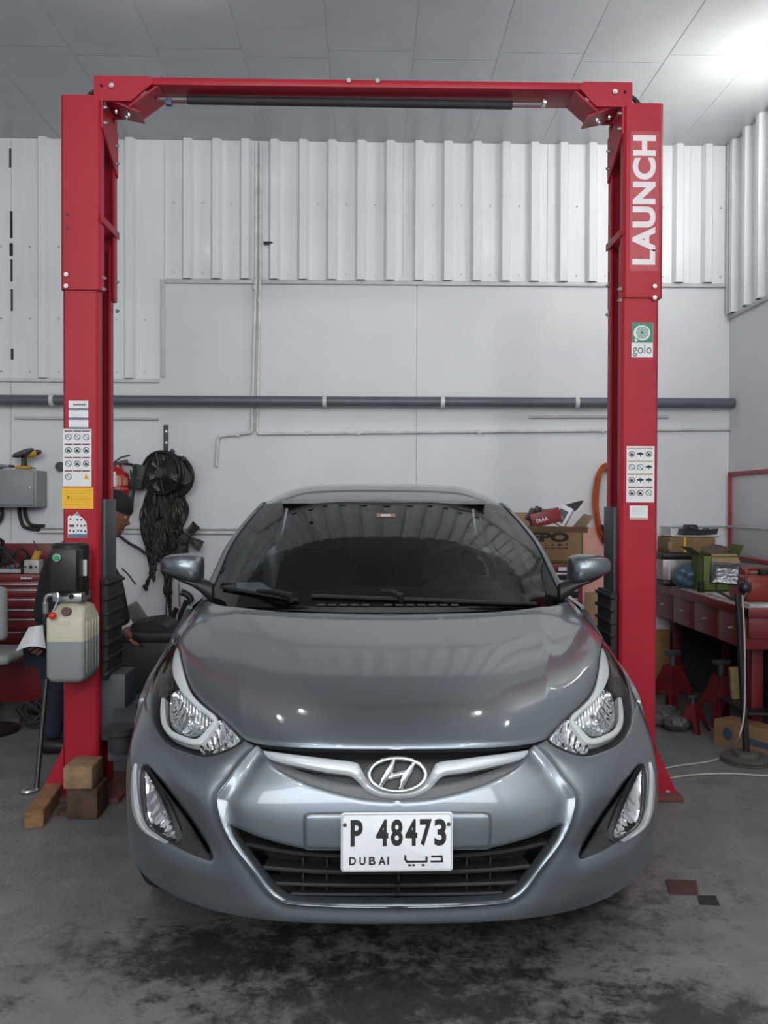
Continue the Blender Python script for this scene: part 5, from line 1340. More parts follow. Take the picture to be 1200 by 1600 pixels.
for x in (40, 48, 56): p = P(x, 886, yk+.04); MB().cyl((p.x, yk+.041, p.z), (p.x, yk+.037, p.z), .011 if x == 48 else .006, n=12).build('hole', M['black'], g)
g = thing('tool_tray', 'open metal tray of small dark spanners on the tool chest', 'tray', (P(8, 0, yk+.1).x, yk+.11, zt))
tx0, tx1 = P(-30, 0, yk+.03).x, P(33, 0, yk+.03).x
MB().box2((tx0, yk+.03, zt), (tx1, yk+.2, zt+.006)).box2((tx0, yk+.03, zt), (tx1, yk+.036, zt+.03)).box2((tx0, yk+.194, zt), (tx1, yk+.2, zt+.03)).box2((tx0, yk+.03, zt), (tx0+.006, yk+.2, zt+.03)).box2((tx1-.006, yk+.03, zt), (tx1, yk+.2, zt+.03)).build('tray', M['steel'], g)
for k in range(7):
    x = lerp(tx0+.03, tx1-.04, k/6); q = rnd.uniform(-.4, .4)
    MB().tube([(x, yk+.06, zt+.014+k*.006), (x+.05*q, yk+.13, zt+.02+k*.005), (x+.08*q, yk+.17, zt+.014+k*.005)], [.014, .006, .012], 6).build('spanner', M['dark_grey'] if k % 3 else M['bench_red'], g)

# ---- fire extinguisher on the wall
xe = P(184, 0, DW-.1).x; ye_ = DW-.10
z0, z1 = P(0, 800, ye_).z, P(0, 733, ye_).z
fe = thing('fire_extinguisher', 'red fire extinguisher hanging on the white wall beside the lift post', 'fire extinguisher', (xe, ye_, z0))
rr = .078
MB().lathe([(.001, z0), (rr*.8, z0), (rr, z0+.02), (rr, z1-.05), (rr*.9, z1-.025), (rr*.5, z1), (.03, z1+.012), (.03, z1+.03), (.001, z1+.03)], (xe, ye_, 0), (0, 0, 1), 28).build('cylinder', mat('extinguisher red', (.42, .012, .015), .3, noise=.08, nscale=6, coat=.5), fe, smooth=50)
MB().box((xe+.02, ye_-.01, z1+.045), (.11, .03, .03), Matrix.Rotation(R(-14), 4, 'Y'), .006).tube([(xe-.02, ye_-.02, z1+.05), (xe+.03, ye_-.02, z1+.085), (xe+.09, ye_-.02, z1+.10)], .006, 6).build('valve_handle', M['dark_grey'], fe)
MB().tube(spl([(xe+.05, ye_-.02, z1+.04), (xe+.12, ye_-.03, z1+.02), (xe+.125, ye_-.02, z1-.10), (xe+.10, ye_-.02, z1-.25)], 6), .010, 8).build('hose', M['rubber'], fe)
def curved(x0, x1, y0, y1, m, name, out=.0012):
    mb = MB(); rows_ = []
    for y in (y0, y1):
        row_ = []
        for k in range(9):
            x = lerp(x0, x1, k/8); w_ = P(x, y, ye_-rr*.8); dx = max(-rr*.98, min(rr*.98, w_.x-xe)); row_.append((xe+dx, ye_-math.sqrt(rr*rr-dx*dx)-out, w_.z))
        rows_.append(row_)
    return mb.grid(rows_).build(name, m, fe, smooth=50)
curved(172, 182, 737, 760, M['label'], 'label')
for k in range(4): curved(181+k*4.6, 184+k*4.6, 762, 765, mat('faded gold print', (.45, .22, .12), .5, noise=.1, nscale=30), 'printed_mark')
for k in range(2): curved(184+k*8, 190+k*8, 746, 758, MATS['faded gold print'], 'printed_mark')
boxo('wall_hook', (xe-.03, ye_+.07, z1-.06), (xe+.03, DW-.0005, z1-.02), M['dark_grey'], fe, .003)

# ---- radiator fan hung on the wall and the wiring looms below it
yf = DW-.12
fan = thing('radiator_fan', 'black round radiator cooling fan with wire guard hung on the white wall', 'fan', (P(258, 0, yf).x, yf, P(0, 780, yf).z))
MB().box2((P(256.5, 0, DW).x, DW-.012, P(0, 712, DW).z), (P(263.5, 0, DW).x, DW-.001, P(0, 663, DW).z), .001).build('hanger_strap', M['dark_grey'], fan)
for y in (674, 692): p = P(260, y, DW-.014); MB().cyl((p.x, DW-.012, p.z), (p.x, DW-.017, p.z), .008, n=8).build('screw', M['steel'], fan)
c1 = P(251, 739, yf); r1 = 33*yf/F
N1 = Vector((-.32, -.95, .02)).normalized(); A1 = Vector((0, 0, 1)); B1 = N1.cross(A1).normalized(); A1 = B1.cross(N1)
def fc(r, t, o=0): return c1+(B1*math.cos(t)+A1*math.sin(t))*r+N1*o
MB().tube([fc(r1, 2*math.pi*k/36) for k in range(36)], .012, 8, closed=True).tube([fc(r1*.99, 2*math.pi*k/36, -.05) for k in range(36)], .014, 8, closed=True).build('shroud_ring', M['black'], fan)
WIRE = mat('dark wire', (.10, .10, .10), .4, .6, noise=.2, nscale=30)
for k in range(8):
    rr_ = r1*(.28+.085*k); MB().tube([fc(rr_, 2*math.pi*q/30, .01) for q in range(30)], .0022, 5, closed=True).build('guard_ring', WIRE, fan)
for k in range(6):
    t = 2*math.pi*k/6+.3; MB().tube([fc(r1*.1, t, .014), fc(r1, t, .012)], .003, 5).build('guard_spoke', WIRE, fan)
MB().lathe([(.001, .022), (r1*.22, .02), (r1*.26, .0), (r1*.26, -.05)], c1, N1, 20).build('motor', M['dark_grey'], fan)
for k in range(7):
    t = 2*math.pi*k/7; mb = MB(); rows_ = []
    for rr_ in (.25, .55, .9): rows_.append([fc(r1*rr_, t+q*.38, -.01-.03*q) for q in (0, .5, 1, 1.4)])
    mb.grid(rows_).build('blade', M['black'], fan)
MB().prism([P(283, 718, yf), P(303, 750, yf), P(292, 757, yf), P(283, 756, yf), P(278, 730, yf)], (0, .03, 0)).build('shroud_corner', M['black'], fan)
for (x, y) in ((269, 706), (287, 717)): MB().box(P(x, y, yf+.01), (.03, .02, .035), Matrix.Rotation(R(30), 4, 'Y'), .003).build('mount_lug', M['black'], fan)
cx2 = P(274, 745, yf+.04)
o2 = MB().lathe([(r1*.96, -.02), (r1*1.02, .0), (r1*.96, .02)], cx2, N1, 30).lathe([(r1*.3, .0), (r1*.96, -.01)], cx2, N1, 30).build('second_shroud', M['black'], fan)
# pulley fan of four blades low on the bundle
c3 = P(288, 842, yf)
pf = thing('engine_fan', 'black plastic engine fan with broad blades hung low among the wiring looms', 'fan', (c3.x, yf, P(0, 860, yf).z))
MB().lathe([(.001, .03), (.035, .028), (.04, 0), (.03, -.02)], c3, (0, -1, 0), 16).build('hub', M['black'], pf)
for t in (-20, 52, 124, 196, 268):
    d = Vector((math.cos(R(t)), 0, math.sin(R(t)))); e_ = Vector((-d.z, 0, d.x))
    MB().prism([c3+d*.03-e_*.02, c3+d*.13-e_*.045+Vector((0, -.02, 0)), c3+d*.135+e_*.03+Vector((0, .01, 0)), c3+d*.03+e_*.03], (0, .006, 0)).build('blade', M['black'], pf)
MB().tube([c3+Vector((0, .02, 0)), Vector((c3.x, DW-.002, c3.z))], .012, 8).build('hook', M['black'], pf)
# wiring looms: long hanging bundles of cable
LM = [mat('loom black', (.012, .012, .013), .6, noise=.3, nscale=30), mat('loom grey', (.05, .05, .055), .55, noise=.3, nscale=30), mat('loom olive', (.035, .036, .02), .6, noise=.3, nscale=30)]
def loom(label, x0, y0, x1, y1, n, spread, seed, m, plug=True, thick=.005):
    rr = random.Random(seed); e = thing('wiring_loom', label, 'wiring', (P(x0, y0, yf).x, yf, P(0, y1, yf).z), 'wiring looms hanging below the radiator fan')
    for k in range(n):
        pts = []; ph = rr.uniform(0, 6); f_ = rr.uniform(.6, 1.4); dx = rr.uniform(-1, 1); yend = y1-rr.uniform(0, .35)*(y1-y0)
        for i in range(9):
            t = i/8; amp = spread*(.25+.9*math.sin(math.pi*min(1, t*1.1)))*(1-.3*t)
            x = lerp(x0, x1, t)+dx*amp+math.sin(ph+t*7*f_)*spread*.22; y = lerp(y0, yend, t)
            pts.append(P(x, y, yf+.05-.10*t*(rr.random()*.4+.4)+rr.uniform(-.02, .02)))
        MB().tube(spl(pts, 4), [thick*rr.uniform(.6, 1.5)]*33, 6).build('wire', LM[(m+ (k % 5 == 0)) % 3], e)
        if plug and k % 3 == 0:
            MB().box(pts[-1], (.022, .02, .035), Matrix.Rotation(rr.uniform(-.6, .6), 4, 'Y'), .003).build('connector', LM[0], e)
    for k in range(3):        # taped junctions
        t = rr.uniform(.1, .75); p = P(lerp(x0, x1, t)+rr.uniform(-.6, .6)*spread, lerp(y0, y1, t), yf-.01)
        MB().ball(p, (.013, .013, rr.uniform(.03, .06)), 8, 6).build('tape_wrap', LM[rr.randrange(3)], e)
    return e
loom('dense black wiring loom hanging on the fire extinguisher side of the bundle', 236, 765, 238, 900, 34, 16, 11, 0)
loom('pale streaked wiring loom in the middle of the hanging bundle', 247, 770, 250, 880, 30, 17, 12, 1)
loom('thick ribbed black wiring loom hanging straight below the fan motor', 262, 765, 262, 935, 32, 16, 13, 0)
loom('olive taped wiring loom behind the broad bladed engine fan', 278, 765, 274, 865, 30, 17, 14, 2)
loom('thin black wiring loom whose plugs dangle lowest towards the car mirror', 258, 860, 264, 985, 7, 11, 15, 0)
loom('short wiring loom with a plug dangling beside the person', 244, 890, 228, 925, 4, 5, 16, 0)
# hoses hanging off the bundle
def hose(label, pts, r, m=0, cat='hose'):
    yy_ = DW-r-.002 if cat == 'cable' and r < .006 else yf+.02
    o = MB().tube(spl([P(x, y, yy_) for x, y in pts], 6), r, 8).build('hose', LM[m]); return tag(o, label, cat)
hose('black rubber hose drooping from the extinguisher to the person', [(204, 735), (208, 770), (207, 790), (200, 812), (190, 830)], .006, 0)
hose('long black cable slanting from the person up to the wiring looms', [(180, 832), (200, 848), (218, 858), (228, 866)], .011, 0, 'cable')
hose('thin black lead with a plug hanging on the bare wall', [(190, 888), (200, 897), (208, 908), (212, 913)], .005, 0, 'cable')
o = MB().box(P(217, 745, yf+.04), (.09, .08, .17), Matrix.Rotation(R(12), 4, 'Y'), .012).box(P(217, 748, yf), (.06, .02, .03), Matrix.Rotation(R(12), 4, 'Y'), .004).build('relay_box', mat('dark green relay box', (.03, .04, .032), .6, noise=.3, nscale=30)); tag(o, 'dark green black relay box hung between extinguisher and fan', 'electrical box')
# pump with chrome strut leaning near the wall, seen over the car wing
g = thing('bicycle_pump', 'black foot pump with chrome rod leaning at the wall below the wiring looms', 'pump', (P(283, 0, 5.9).x, 5.9, 0))
MB().cyl(P(279, 908, 5.9), P(281, 948, 5.9), .008, n=8).build('rod', M['chrome'], g)
MB().tube(spl([P(283, 925, 5.88), P(291, 928, 5.88), P(298, 935, 5.88), P(297, 945, 5.88)], 5), [.022]*16, 10).build('handle', M['black'], g)
MB().tube([P(292, 938, 5.88), P(282, 960, 5.88), (P(280, 0, 5.88).x, 5.88, .02)], .018, 8).build('leg', M['black'], g)
MB().tube(spl([P(276, 950, 5.88), P(270, 965, 5.88), P(268, 990, 5.88), (P(266, 0, 5.88).x, 5.88, .03)], 5), .018, 8).box2((P(262, 0, 5.9).x, 5.8, 0), (P(286, 0, 5.9).x, 5.98, .03), .006).build('base', M['black'], g)

# ---- low dark bench behind the lift arm with a black moulding on it
yb = 5.0
xa, xb = P(178, 0, yb).x, P(300, 0, yb).x; zt = P(0, 990, yb).z
g = thing('side_bench', 'low black bench standing behind the lift post where the person rests a hand', 'bench', ((xa+xb)/2, yb+.25, 0))
boxo('top', (xa, yb, zt-.05), (xb, yb+.5, zt), M['black'], g, .006)
boxo('front_panel', (xa+.02, yb+.02, .16), (xb-.02, yb+.04, zt-.05), M['black'], g, .004)
for x in (xa+.04, xb-.04):
    for y in (yb+.05, yb+.45): boxo('leg', (x-.025, y-.025, 0), (x+.025, y+.025, zt-.05), M['black'], g, .004)
o = MB().prism([P(200, 990, yb+.1), P(206, 975, yb+.1), P(240, 970, yb+.1), P(262, 980, yb+.1), P(266, 990, yb+.1)], (0, .3, 0)).build('plastic_moulding', M['black']); tag(o, 'black plastic car moulding lying on the low bench', 'car part')
o = MB().box(P(215, 962, yb+.35), (.09, .05, .17), Matrix.Rotation(R(-28), 4, 'Y') @ Matrix.Rotation(R(20), 4, 'X'), .012).build('canister', mat('grey canister', (.22, .22, .21), .5, noise=.3, nscale=20)); tag(o, 'small grey canister leaning on the wall over the low bench', 'canister')

# ---- floor things at the post
def woodblock(label, corners, h, m, name='wood_block', cat='wood block'):
    """corners on the floor (x, y world), with height range h"""
    o = MB().prism([(x, y, h[0]) for x, y in corners], (0, 0, h[1]-h[0])).build(name, m, smooth=0)
    bm = bmesh.new(); bm.from_mesh(o.data); bmesh.ops.bevel(bm, geom=bm.edges[:], offset=.004, segments=2, affect='EDGES'); bm.to_mesh(o.data); bm.free()
    return tag(o, label, cat)
f1 = PZ(38, 1296); f2 = PZ(68, 1293); b1_ = PZ(100, 1240); b2_ = PZ(74, 1238)
dz = .075
woodblock('long reddish timber offcut lying on the floor in front of the lift post', [(f1.x, f1.y), (f2.x, f2.y), (b1_.x+.0, b1_.y+.05), (b2_.x, b2_.y+.05)], (0.0, .07), M['wood'])
pA = PZ(98, 1268); 
yq = 3.78
def wb(label, x0, x1, y0, y1, Y, d, m):
    a = P(x0, y1, Y); b = P(x1, y0, Y); return tag(MB().box2((a.x, Y, max(a.z, 0)), (b.x, Y+d, b.z), .006).build('wood_block', m), label, 'wood block')
zf = lambda Y: 785+F*CAMZ/Y
wb('dark oily timber block under the pale block at the foot of the post', 104, 152, 1232, zf(3.70)+3, 3.70, .16, M['wood_old'])
a = P(98, 1233, 3.68); b = P(144, 1198, 3.68)
tag(MB().box2((a.x, 3.68, P(0, 1233, 3.7).z+.004), (b.x, 3.84, b.z), .008).build('wood_block', mat('pale timber', (.32, .20, .11), .85, noise=.4, nscale=12, bump=.3)), 'pale scarred timber block resting on top of the oily block at the post', 'wood block')
p = PZ(112, 1268); woodblock('thin flat wood scrap lying on the floor beside the stacked blocks', [(p.x-.05, p.y-.05), (p.x+.09, p.y-.05), (p.x+.09, p.y+.03), (p.x-.05, p.y+.02)], (0, .02), M['wood_old'])
# old brake disc lying on its side by the base
c = PZ(170, 1240); o = MB().lathe([(.03, 0), (.155, 0), (.16, .01), (.16, .03), (.07, .03), (.065, .05), (.03, .05)], (-.955, 4.05, .001), (0, 0, 1), 32).build('brake_disc', mat('rusty iron', (.10, .055, .03), .8, noise=.5, nscale=20)); tag(o, 'rusty brake disc lying flat on the floor behind the lift post foot', 'brake disc')
# pry bar with hook leaning on the person side of the post
g = thing('pry_bar', 'long black pry bar with a hooked end leaning against the lift post', 'pry bar', (PZ(52, 1240).x, PZ(52, 1240).y, 0))
f0 = PZ(57, 1238); tp = P(73, 1062, 4.25)
MB().tube([(f0.x, f0.y, .02), tp], .012, 10).build('shaft', M['black'], g)
MB().tube(spl([(f0.x, f0.y, .03), (f0.x+.0, f0.y, .013), (f0.x-.03, f0.y-.03, .010), (f0.x-.055, f0.y-.02, .010), (f0.x-.05, f0.y+.01, .012)], 5), .010, 8).build('hook', M['steel'], g)
cablecoil('cable_coil', P(58, 0, 5.25).x, 5.26, .002, .12, .08, .16, .009, M['rubber'], 5, 5, 'heap of black cable lying on the floor in front of the tool chest', 'cable')
# curved panel of the neighbouring vehicle at the frame edge
zb_, zt_ = P(0, 1003, 4.9).z, P(0, 918, 4.9).z; xr_ = P(6, 960, 4.9).x
g = thing('stool', 'workshop stool with a rounded pale grey back beside the red tool chest', 'stool', (xr_-.18, 4.95, 0))
MB().box((xr_-.18, 4.95, (zb_+zt_)/2), (.36, .07, zt_-zb_), None, .033, 4).build('backrest', mat('pale grey seat', (.30, .31, .31), .7, noise=.1, nscale=20), g)
MB().box((xr_-.18, 5.12, .45), (.36, .34, .06), None, .028, 3).build('seat', MATS['pale grey seat'], g)
MB().tube([(xr_-.18, 4.985, zb_+.06), (xr_-.18, 5.0, zb_-.05), (xr_-.18, 5.05, .44)], .014, 8).build('back_post', M['black'], g)
MB().cyl((xr_-.18, 5.12, .02), (xr_-.18, 5.12, .43), .022, n=12).cyl((xr_-.18, 5.12, 0), (xr_-.18, 5.12, .02), .17, n=24).build('pedestal', M['black'], g)

# ---- person behind the post ---------------------------------------------------
yp = 4.78
per = thing('person', 'person in dark jacket and black cap bending forward behind the lift post, paper in hand', 'person', (P(88, 0, yp).x, yp, 0))
def skin(name, pts, edges, m, parent, root=0, sub=2):
    me = bpy.data.meshes.new(name); o0 = wloc(parent)
    me.from_pydata([Vector(p[0])-o0 for p in pts], edges, []); o = bpy.data.objects.new(name, me); COL.objects.link(o); o.parent = parent
    o.modifiers.new('skin', 'SKIN'); 
    for i, p in enumerate(pts):
        sv = me.skin_vertices[0].data[i]; sv.radius = p[1] if isinstance(p[1], tuple) else (p[1], p[1]); sv.use_root = (i == root)
    o.modifiers['skin'].use_smooth_shade = True
    sb = o.modifiers.new('sub', 'SUBSURF'); sb.levels = sub; sb.render_levels = sub
    me.materials.append(m); return o
JK = mat('black jacket', (.010, .010, .012), .85, noise=.3, nscale=14, bump=.3, bscale=20)
SKN = mat('skin', (.23, .105, .065), .55, noise=.1, nscale=15)
JN = mat('dark blue trousers', (.012, .018, .035), .85, noise=.3, nscale=25)
def W(x, y, dy=0): return P(x, y, yp+dy)
pelvis = W(84, 985); 
body = [(pelvis, (.155, .125)), (W(88, 945), (.15, .12)), (W(100, 895), (.16, .13)), (W(122, 858), (.16, .125)), (W(148, 838), (.10, .09)), (W(163, 826), (.058, .055)),   # spine to neck 0-5
        (W(134, 862, -.19), .07), (W(104, 925, -.24), .056), (W(84, 982, -.26), .045), (W(78, 996, -.27), .036),     # near arm, holds the paper 6-9
        (W(140, 862, .19), .072), (W(176, 905, .22), .058), (W(190, 965, .20), .048), (W(195, 978, .19), .040)]      # far arm down to the bench 10-13
skin('jacket', body, [(0, 1), (1, 2), (2, 3), (3, 4), (4, 5), (3, 6), (6, 7), (7, 8), (8, 9), (3, 10), (10, 11), (11, 12), (12, 13)], JK, per)
legs = [(pelvis+Vector((0, 0, -.02)), (.14, .12)), (W(80, 1010, -.09), .10), (W(86, 1075, -.10), .072), (W(82, 1140, -.10), .055), (W(81, 1155, -.10), .05),
        (W(86, 1010, .10), .10), (W(98, 1072, .12), .072), (W(90, 1130, .12), .055), (W(90, 1140, .12), .05)]
skin('trousers', legs, [(0, 1), (1, 2), (2, 3), (3, 4), (0, 5), (5, 6), (6, 7), (7, 8)], JN, per)
for dy, x in ((-.10, 82), (.12, 91)):
    fx = P(x, 0, yp+dy).x; mb = MB(); rows_ = []
    for (xx, hw, h) in ((-.07, .035, .07), (-.03, .042, .09), (.05, .045, .08), (.13, .048, .055), (.18, .035, .035)):
        n = 12; rows_.append([(fx+xx, yp+dy+hw*math.cos(2*math.pi*k/n), max(.002, h*.5+h*.5*math.sin(2*math.pi*k/n))) for k in range(n)])
    mb.grid(rows_, True); mb.add(rows_[0], [tuple(range(12))]); mb.add(rows_[-1], [tuple(range(11, -1, -1))]); mb.build('shoe', M['black'], per, smooth=60)
# head looking down to the right, with cap
hc = W(176, 803); tiltm = Matrix.Rotation(R(22), 3, 'Y')
mb = MB(); n = 20; rows_ = []
for (z, fx, bx, w_) in ((-.125, .055, .015, .03), (-.105, .078, .04, .05), (-.07, .088, .07, .066), (-.04, .090, .085, .072), (-.015, .104, .092, .075), (.0, .094, .096, .077), (.03, .092, .10, .079), (.065, .088, .10, .076), (.10, .065, .08, .06), (.118, .02, .03, .02)):
    row_ = []
    for k in range(n):
        t = 2*math.pi*k/n; c_ = math.cos(t); s_ = math.sin(t); x = c_*(fx if c_ > 0 else bx); 
        if z in (-.04, -.015) and c_ < .9 and c_ > 0: x = c_*.088
        if z == -.015 and c_ > .97: x = .112
        row_.append(hc+tiltm @ Vector((x, s_*w_, z)))
    rows_.append(row_)
mb.grid(rows_, True); mb.add(rows_[0], [tuple(range(n))]); mb.add(rows_[-1], [tuple(range(n-1, -1, -1))])
hd = mb.build('head', SKN, per, smooth=70)
for sg in (-1, 1):
    MB().ball(hc+tiltm @ Vector((.076, sg*.030, .012)), (.011, .012, .008), 10, 6).build('eye', M['label'], hd)
    MB().ball(hc+tiltm @ Vector((.0855, sg*.030, .012)), (.003, .005, .005), 8, 6).build('iris', M['black'], hd)
    MB().ball(hc+tiltm @ Vector((-.005, sg*.078, -.005)), (.022, .010, .032), 10, 6).build('ear', SKN, hd)
MB().box(hc+tiltm @ Vector((.085, 0, -.072)), (.014, .045, .010), tiltm, .004).build('lips', mat('lips', (.20, .07, .055), .5, noise=.1, nscale=20), hd)
mb = MB(); rows_ = []
for (z, r_) in ((.015, 1.10), (.05, 1.11), (.085, 1.0), (.115, .75), (.135, .2)):
    rows_.append([hc+tiltm @ Vector((math.cos(2*math.pi*k/n)*.094*r_-.006, math.sin(2*math.pi*k/n)*.080*r_, z+(.018 if math.cos(2*math.pi*k/n) > .3 and z < .03 else 0)-(.03 if math.cos(2*math.pi*k/n) < -.3 and z < .03 else 0))) for k in range(n)])
mb.grid(rows_, True); mb.add(rows_[-1], [tuple(range(n))])
cp = mb.build('cap', mat('black cap', (.008, .008, .009), .8, noise=.3, nscale=20), per, smooth=60)
# hands with five fingers each
def hand(name, wrist, d, nrm_, curl, parent, flipt=1):
    d = Vector(d).normalized(); nrm_ = Vector(nrm_); nrm_ = (nrm_-d*nrm_.dot(d)).normalized(); sd = d.cross(nrm_)*flipt
    w_ = Vector(wrist)
    pts = [(w_, (.026, .020)), (w_+d*.035, (.036, .017)), (w_+d*.075, (.038, .015))]; ed = [(0, 1), (1, 2)]
    h_ = skin(name, pts, ed, SKN, parent, 0, 2)
    for i, (off, L_) in enumerate(((-.030, .062), (-.010, .074), (.011, .070), (.030, .055))):
        p0 = w_+d*.068+sd*off; seq = [p0]; dd = d.copy()
        for j in range(3):
            dd = (dd*math.cos(curl)-nrm_*math.sin(curl)).normalized(); seq.append(seq[-1]+dd*L_*(.45, .32, .25)[j])
        skin('finger', [(q, r_) for q, r_ in zip(seq, (.0095, .009, .0085, .0075))], [(0, 1), (1, 2), (2, 3)], SKN, h_, 0, 1)
    p0 = w_+d*.022-sd*.026; t1 = (d*.55-sd*.7-nrm_*.25).normalized(); t2 = (d*.85-sd*.2-nrm_*.4).normalized()
    skin('thumb', [(p0, .012), (p0+t1*.035, .0105), (p0+t1*.035+t2*.028, .009)], [(0, 1), (1, 2)], SKN, h_, 0, 1)
hand('hand', W(196, 979, .19), (.35, 0, -1), (-1, -.2, -.3), .35, per)
hand('hand', W(77, 997, -.27), (-.75, -.1, -.6), (.3, -1, 0), .40, per, -1)
# sheet of paper in the hand
mb = MB(); rows_ = []
for i, t in enumerate(np.linspace(0, 1, 8)):
    a = lerp(np.array((45, 980)), np.array((24, 1018)), t); b = lerp(np.array((70, 976)), np.array((74, 1014)), t)
    rows_.append([P(lerp(a[0], b[0], q)+0*t, lerp(a[1], b[1], q)-6*math.sin(math.pi*q)*t, yp-.30-.05*math.sin(q*3)-.06*t) for q in np.linspace(0, 1, 8)])
o = mb.grid(rows_).build('paper_sheet', M['paper'], smooth=60, recalc=False); tag(o, 'curled white sheet of paper held out by the person behind the power unit', 'paper')
# ================================================================ THINGS AROUND THE LIFT, WORKBENCH SIDE
ZBN = .80                                      # bench height
bx0, bx1, by0, by1 = 2.05, XR-.01, 4.62, DW-.02
BR = M['bench_red']
bench = thing('workbench', 'dark red workbench with pale top and drawers standing along the right wall', 'workbench', ((bx0+bx1)/2, (by0+by1)/2, 0))
boxo('worktop', (bx0, by0, ZBN-.03), (bx1, by1, ZBN), mat('worn bench top', (.36, .34, .31), .6, noise=.3, nscale=9), bench, .004)
boxo('edge_rail', (bx0-.018, by0-.018, ZBN-.055), (bx0, by1, ZBN-.003), BR, bench, .003)
boxo('edge_rail', (bx0-.018, by0-.018, ZBN-.055), (bx1, by0, ZBN-.003), BR, bench, .003)
dl = (by1-by0-.06)/4
for k in range(4):
    y0 = by0+.03+k*dl
    d = boxo('drawer', (bx0+.005, y0+.006, ZBN-.235), (bx0+.30, y0+dl-.006, ZBN-.058), BR, bench, .004)
    MB().cyl((bx0+.005, y0+dl*.5, ZBN-.14), (bx0-.012, y0+dl*.5, ZBN-.14), .008, n=10).build('knob', M['steel'], d)
boxo('end_rail', (bx0+.01, by0+.004, ZBN-.17), (bx1, by0+.03, ZBN-.05), BR, bench, .004)
for x in (bx0+.125, bx1-.07):
    for y in (by0+.22, by1-.075): boxo('leg', (x, y, 0), (x+.065, y+.065, ZBN-.03), BR, bench, .004)
boxo('back_or_shade_panel', (bx0+.16, by1-.012, .0), (bx1, by1, ZBN-.03), M['black'], bench, 0)  # added black sheet standing in for the darkness under the bench
boxo('back_or_shade_panel', (bx1-.012, by0+.2, .0), (bx1, by1-.012, ZBN-.03), M['black'], bench, 0)  # same added darkness along the right wall side
boxo('lower_shelf', (bx0+.05, by0+.09, .19), (bx1-.012, 5.12, .205), M['black'], bench, .003)
def onb(x, y, Y): return P(x, y, Y)
def crate(name, label, cat, x0, x1, y0, y1, Y, d, m, bev=.004, z0=None, rot=0):
    a = P(x0, y1, Y); b = P(x1, y0, Y); z = a.z if z0 is None else z0
    o = MB().box(((a.x+b.x)/2, Y+d/2, (z+b.z)/2), (b.x-a.x, d, b.z-z), rot, bev).build(name, m); return tag(o, label, cat)
# silver and black bin with lid
yb = 5.80
a = P(1034, 905, yb); b = P(1106, 864, yb)
g = thing('cool_box', 'silver and black rounded case on the bench under the taped carton', 'case', ((a.x+b.x)/2, yb+.16, ZBN))
MB().box2((a.x+.004, yb, ZBN+.001), (b.x, yb+.30, ZBN+.04), .012).build('base', M['black'], g)
MB().box2((a.x+.008, yb+.004, ZBN+.04), (b.x-.004, yb+.296, b.z-.045), .004).build('body', mat('brushed silver', (.35, .33, .33), .4, .5, noise=.3, nscale=8), g)
MB().box2((a.x, yb-.004, b.z-.045), (b.x+.002, yb+.304, b.z), .016, 3).build('lid', M['black'], g)
MB().box2((P(1051, 0, yb).x, yb+.0005, ZBN+.045), (P(1053.5, 0, yb).x, yb+.003, b.z-.05)).build('stripe', M['label'], g)
ztop = b.z
yb2 = 5.84
a = P(1046, 862, yb2); b = P(1118, 840, yb2)
g = thing('carton', 'brown carton with yellow tape lying on the silver and black case', 'carton', ((a.x+b.x)/2, yb2+.1, ztop))
MB().box2((a.x, yb2, ztop+.001), (b.x, yb2+.24, b.z), .004).build('body', M['cardboard'], g)
MB().box2((P(1075, 0, yb2).x, yb2-.001, ztop+.002), (P(1078, 0, yb2).x, yb2+.241, b.z+.001)).build('tape', M['yellow'], g)
MB().box2((P(1050, 0, yb2).x, yb2-.001, P(0, 855, yb2).z), (P(1056, 0, yb2).x, yb2, P(0, 844, yb2).z)).build('label_patch', M['cardboard_in'], g)
zt2 = b.z
g = thing('foam_tray', 'shallow white tray lying on the taped carton', 'tray', (P(1085, 0, yb2).x, yb2+.1, zt2))
xa, xb = P(1054, 0, yb2+.02).x, P(1130, 0, yb2+.02).x
MB().box2((xa, yb2+.02, zt2+.001), (xb, yb2+.22, zt2+.006)).box2((xa, yb2+.02, zt2+.001), (xb, yb2+.027, zt2+.012)).box2((xa, yb2+.213, zt2+.001), (xb, yb2+.22, zt2+.035)).box2((xa, yb2+.02, zt2+.001), (xa+.006, yb2+.22, zt2+.07)).build('tray', M['white_paint'], g)
g = thing('plastic_bracket', 'black moulded plastic car bracket lying in the white tray', 'car part', (P(1095, 0, yb2+.06).x, yb2+.1, zt2+.008))
pts = [(1066, 837), (1068, 827), (1074, 829), (1075, 821), (1089, 821), (1092, 828), (1104, 829), (1107, 826), (1109, 829), (1123, 827), (1120, 836), (1092, 838)]
MB().prism([P(x, y-1, yb2+.07) for x, y in pts], (0, .09, 0)).build('body', M['black'], g, smooth=0)
MB().box(P(1083, 825, yb2+.06), (.055, .02, .016), Matrix.Rotation(R(12), 4, 'Y'), .003).build('clip', M['dark_grey'], g)
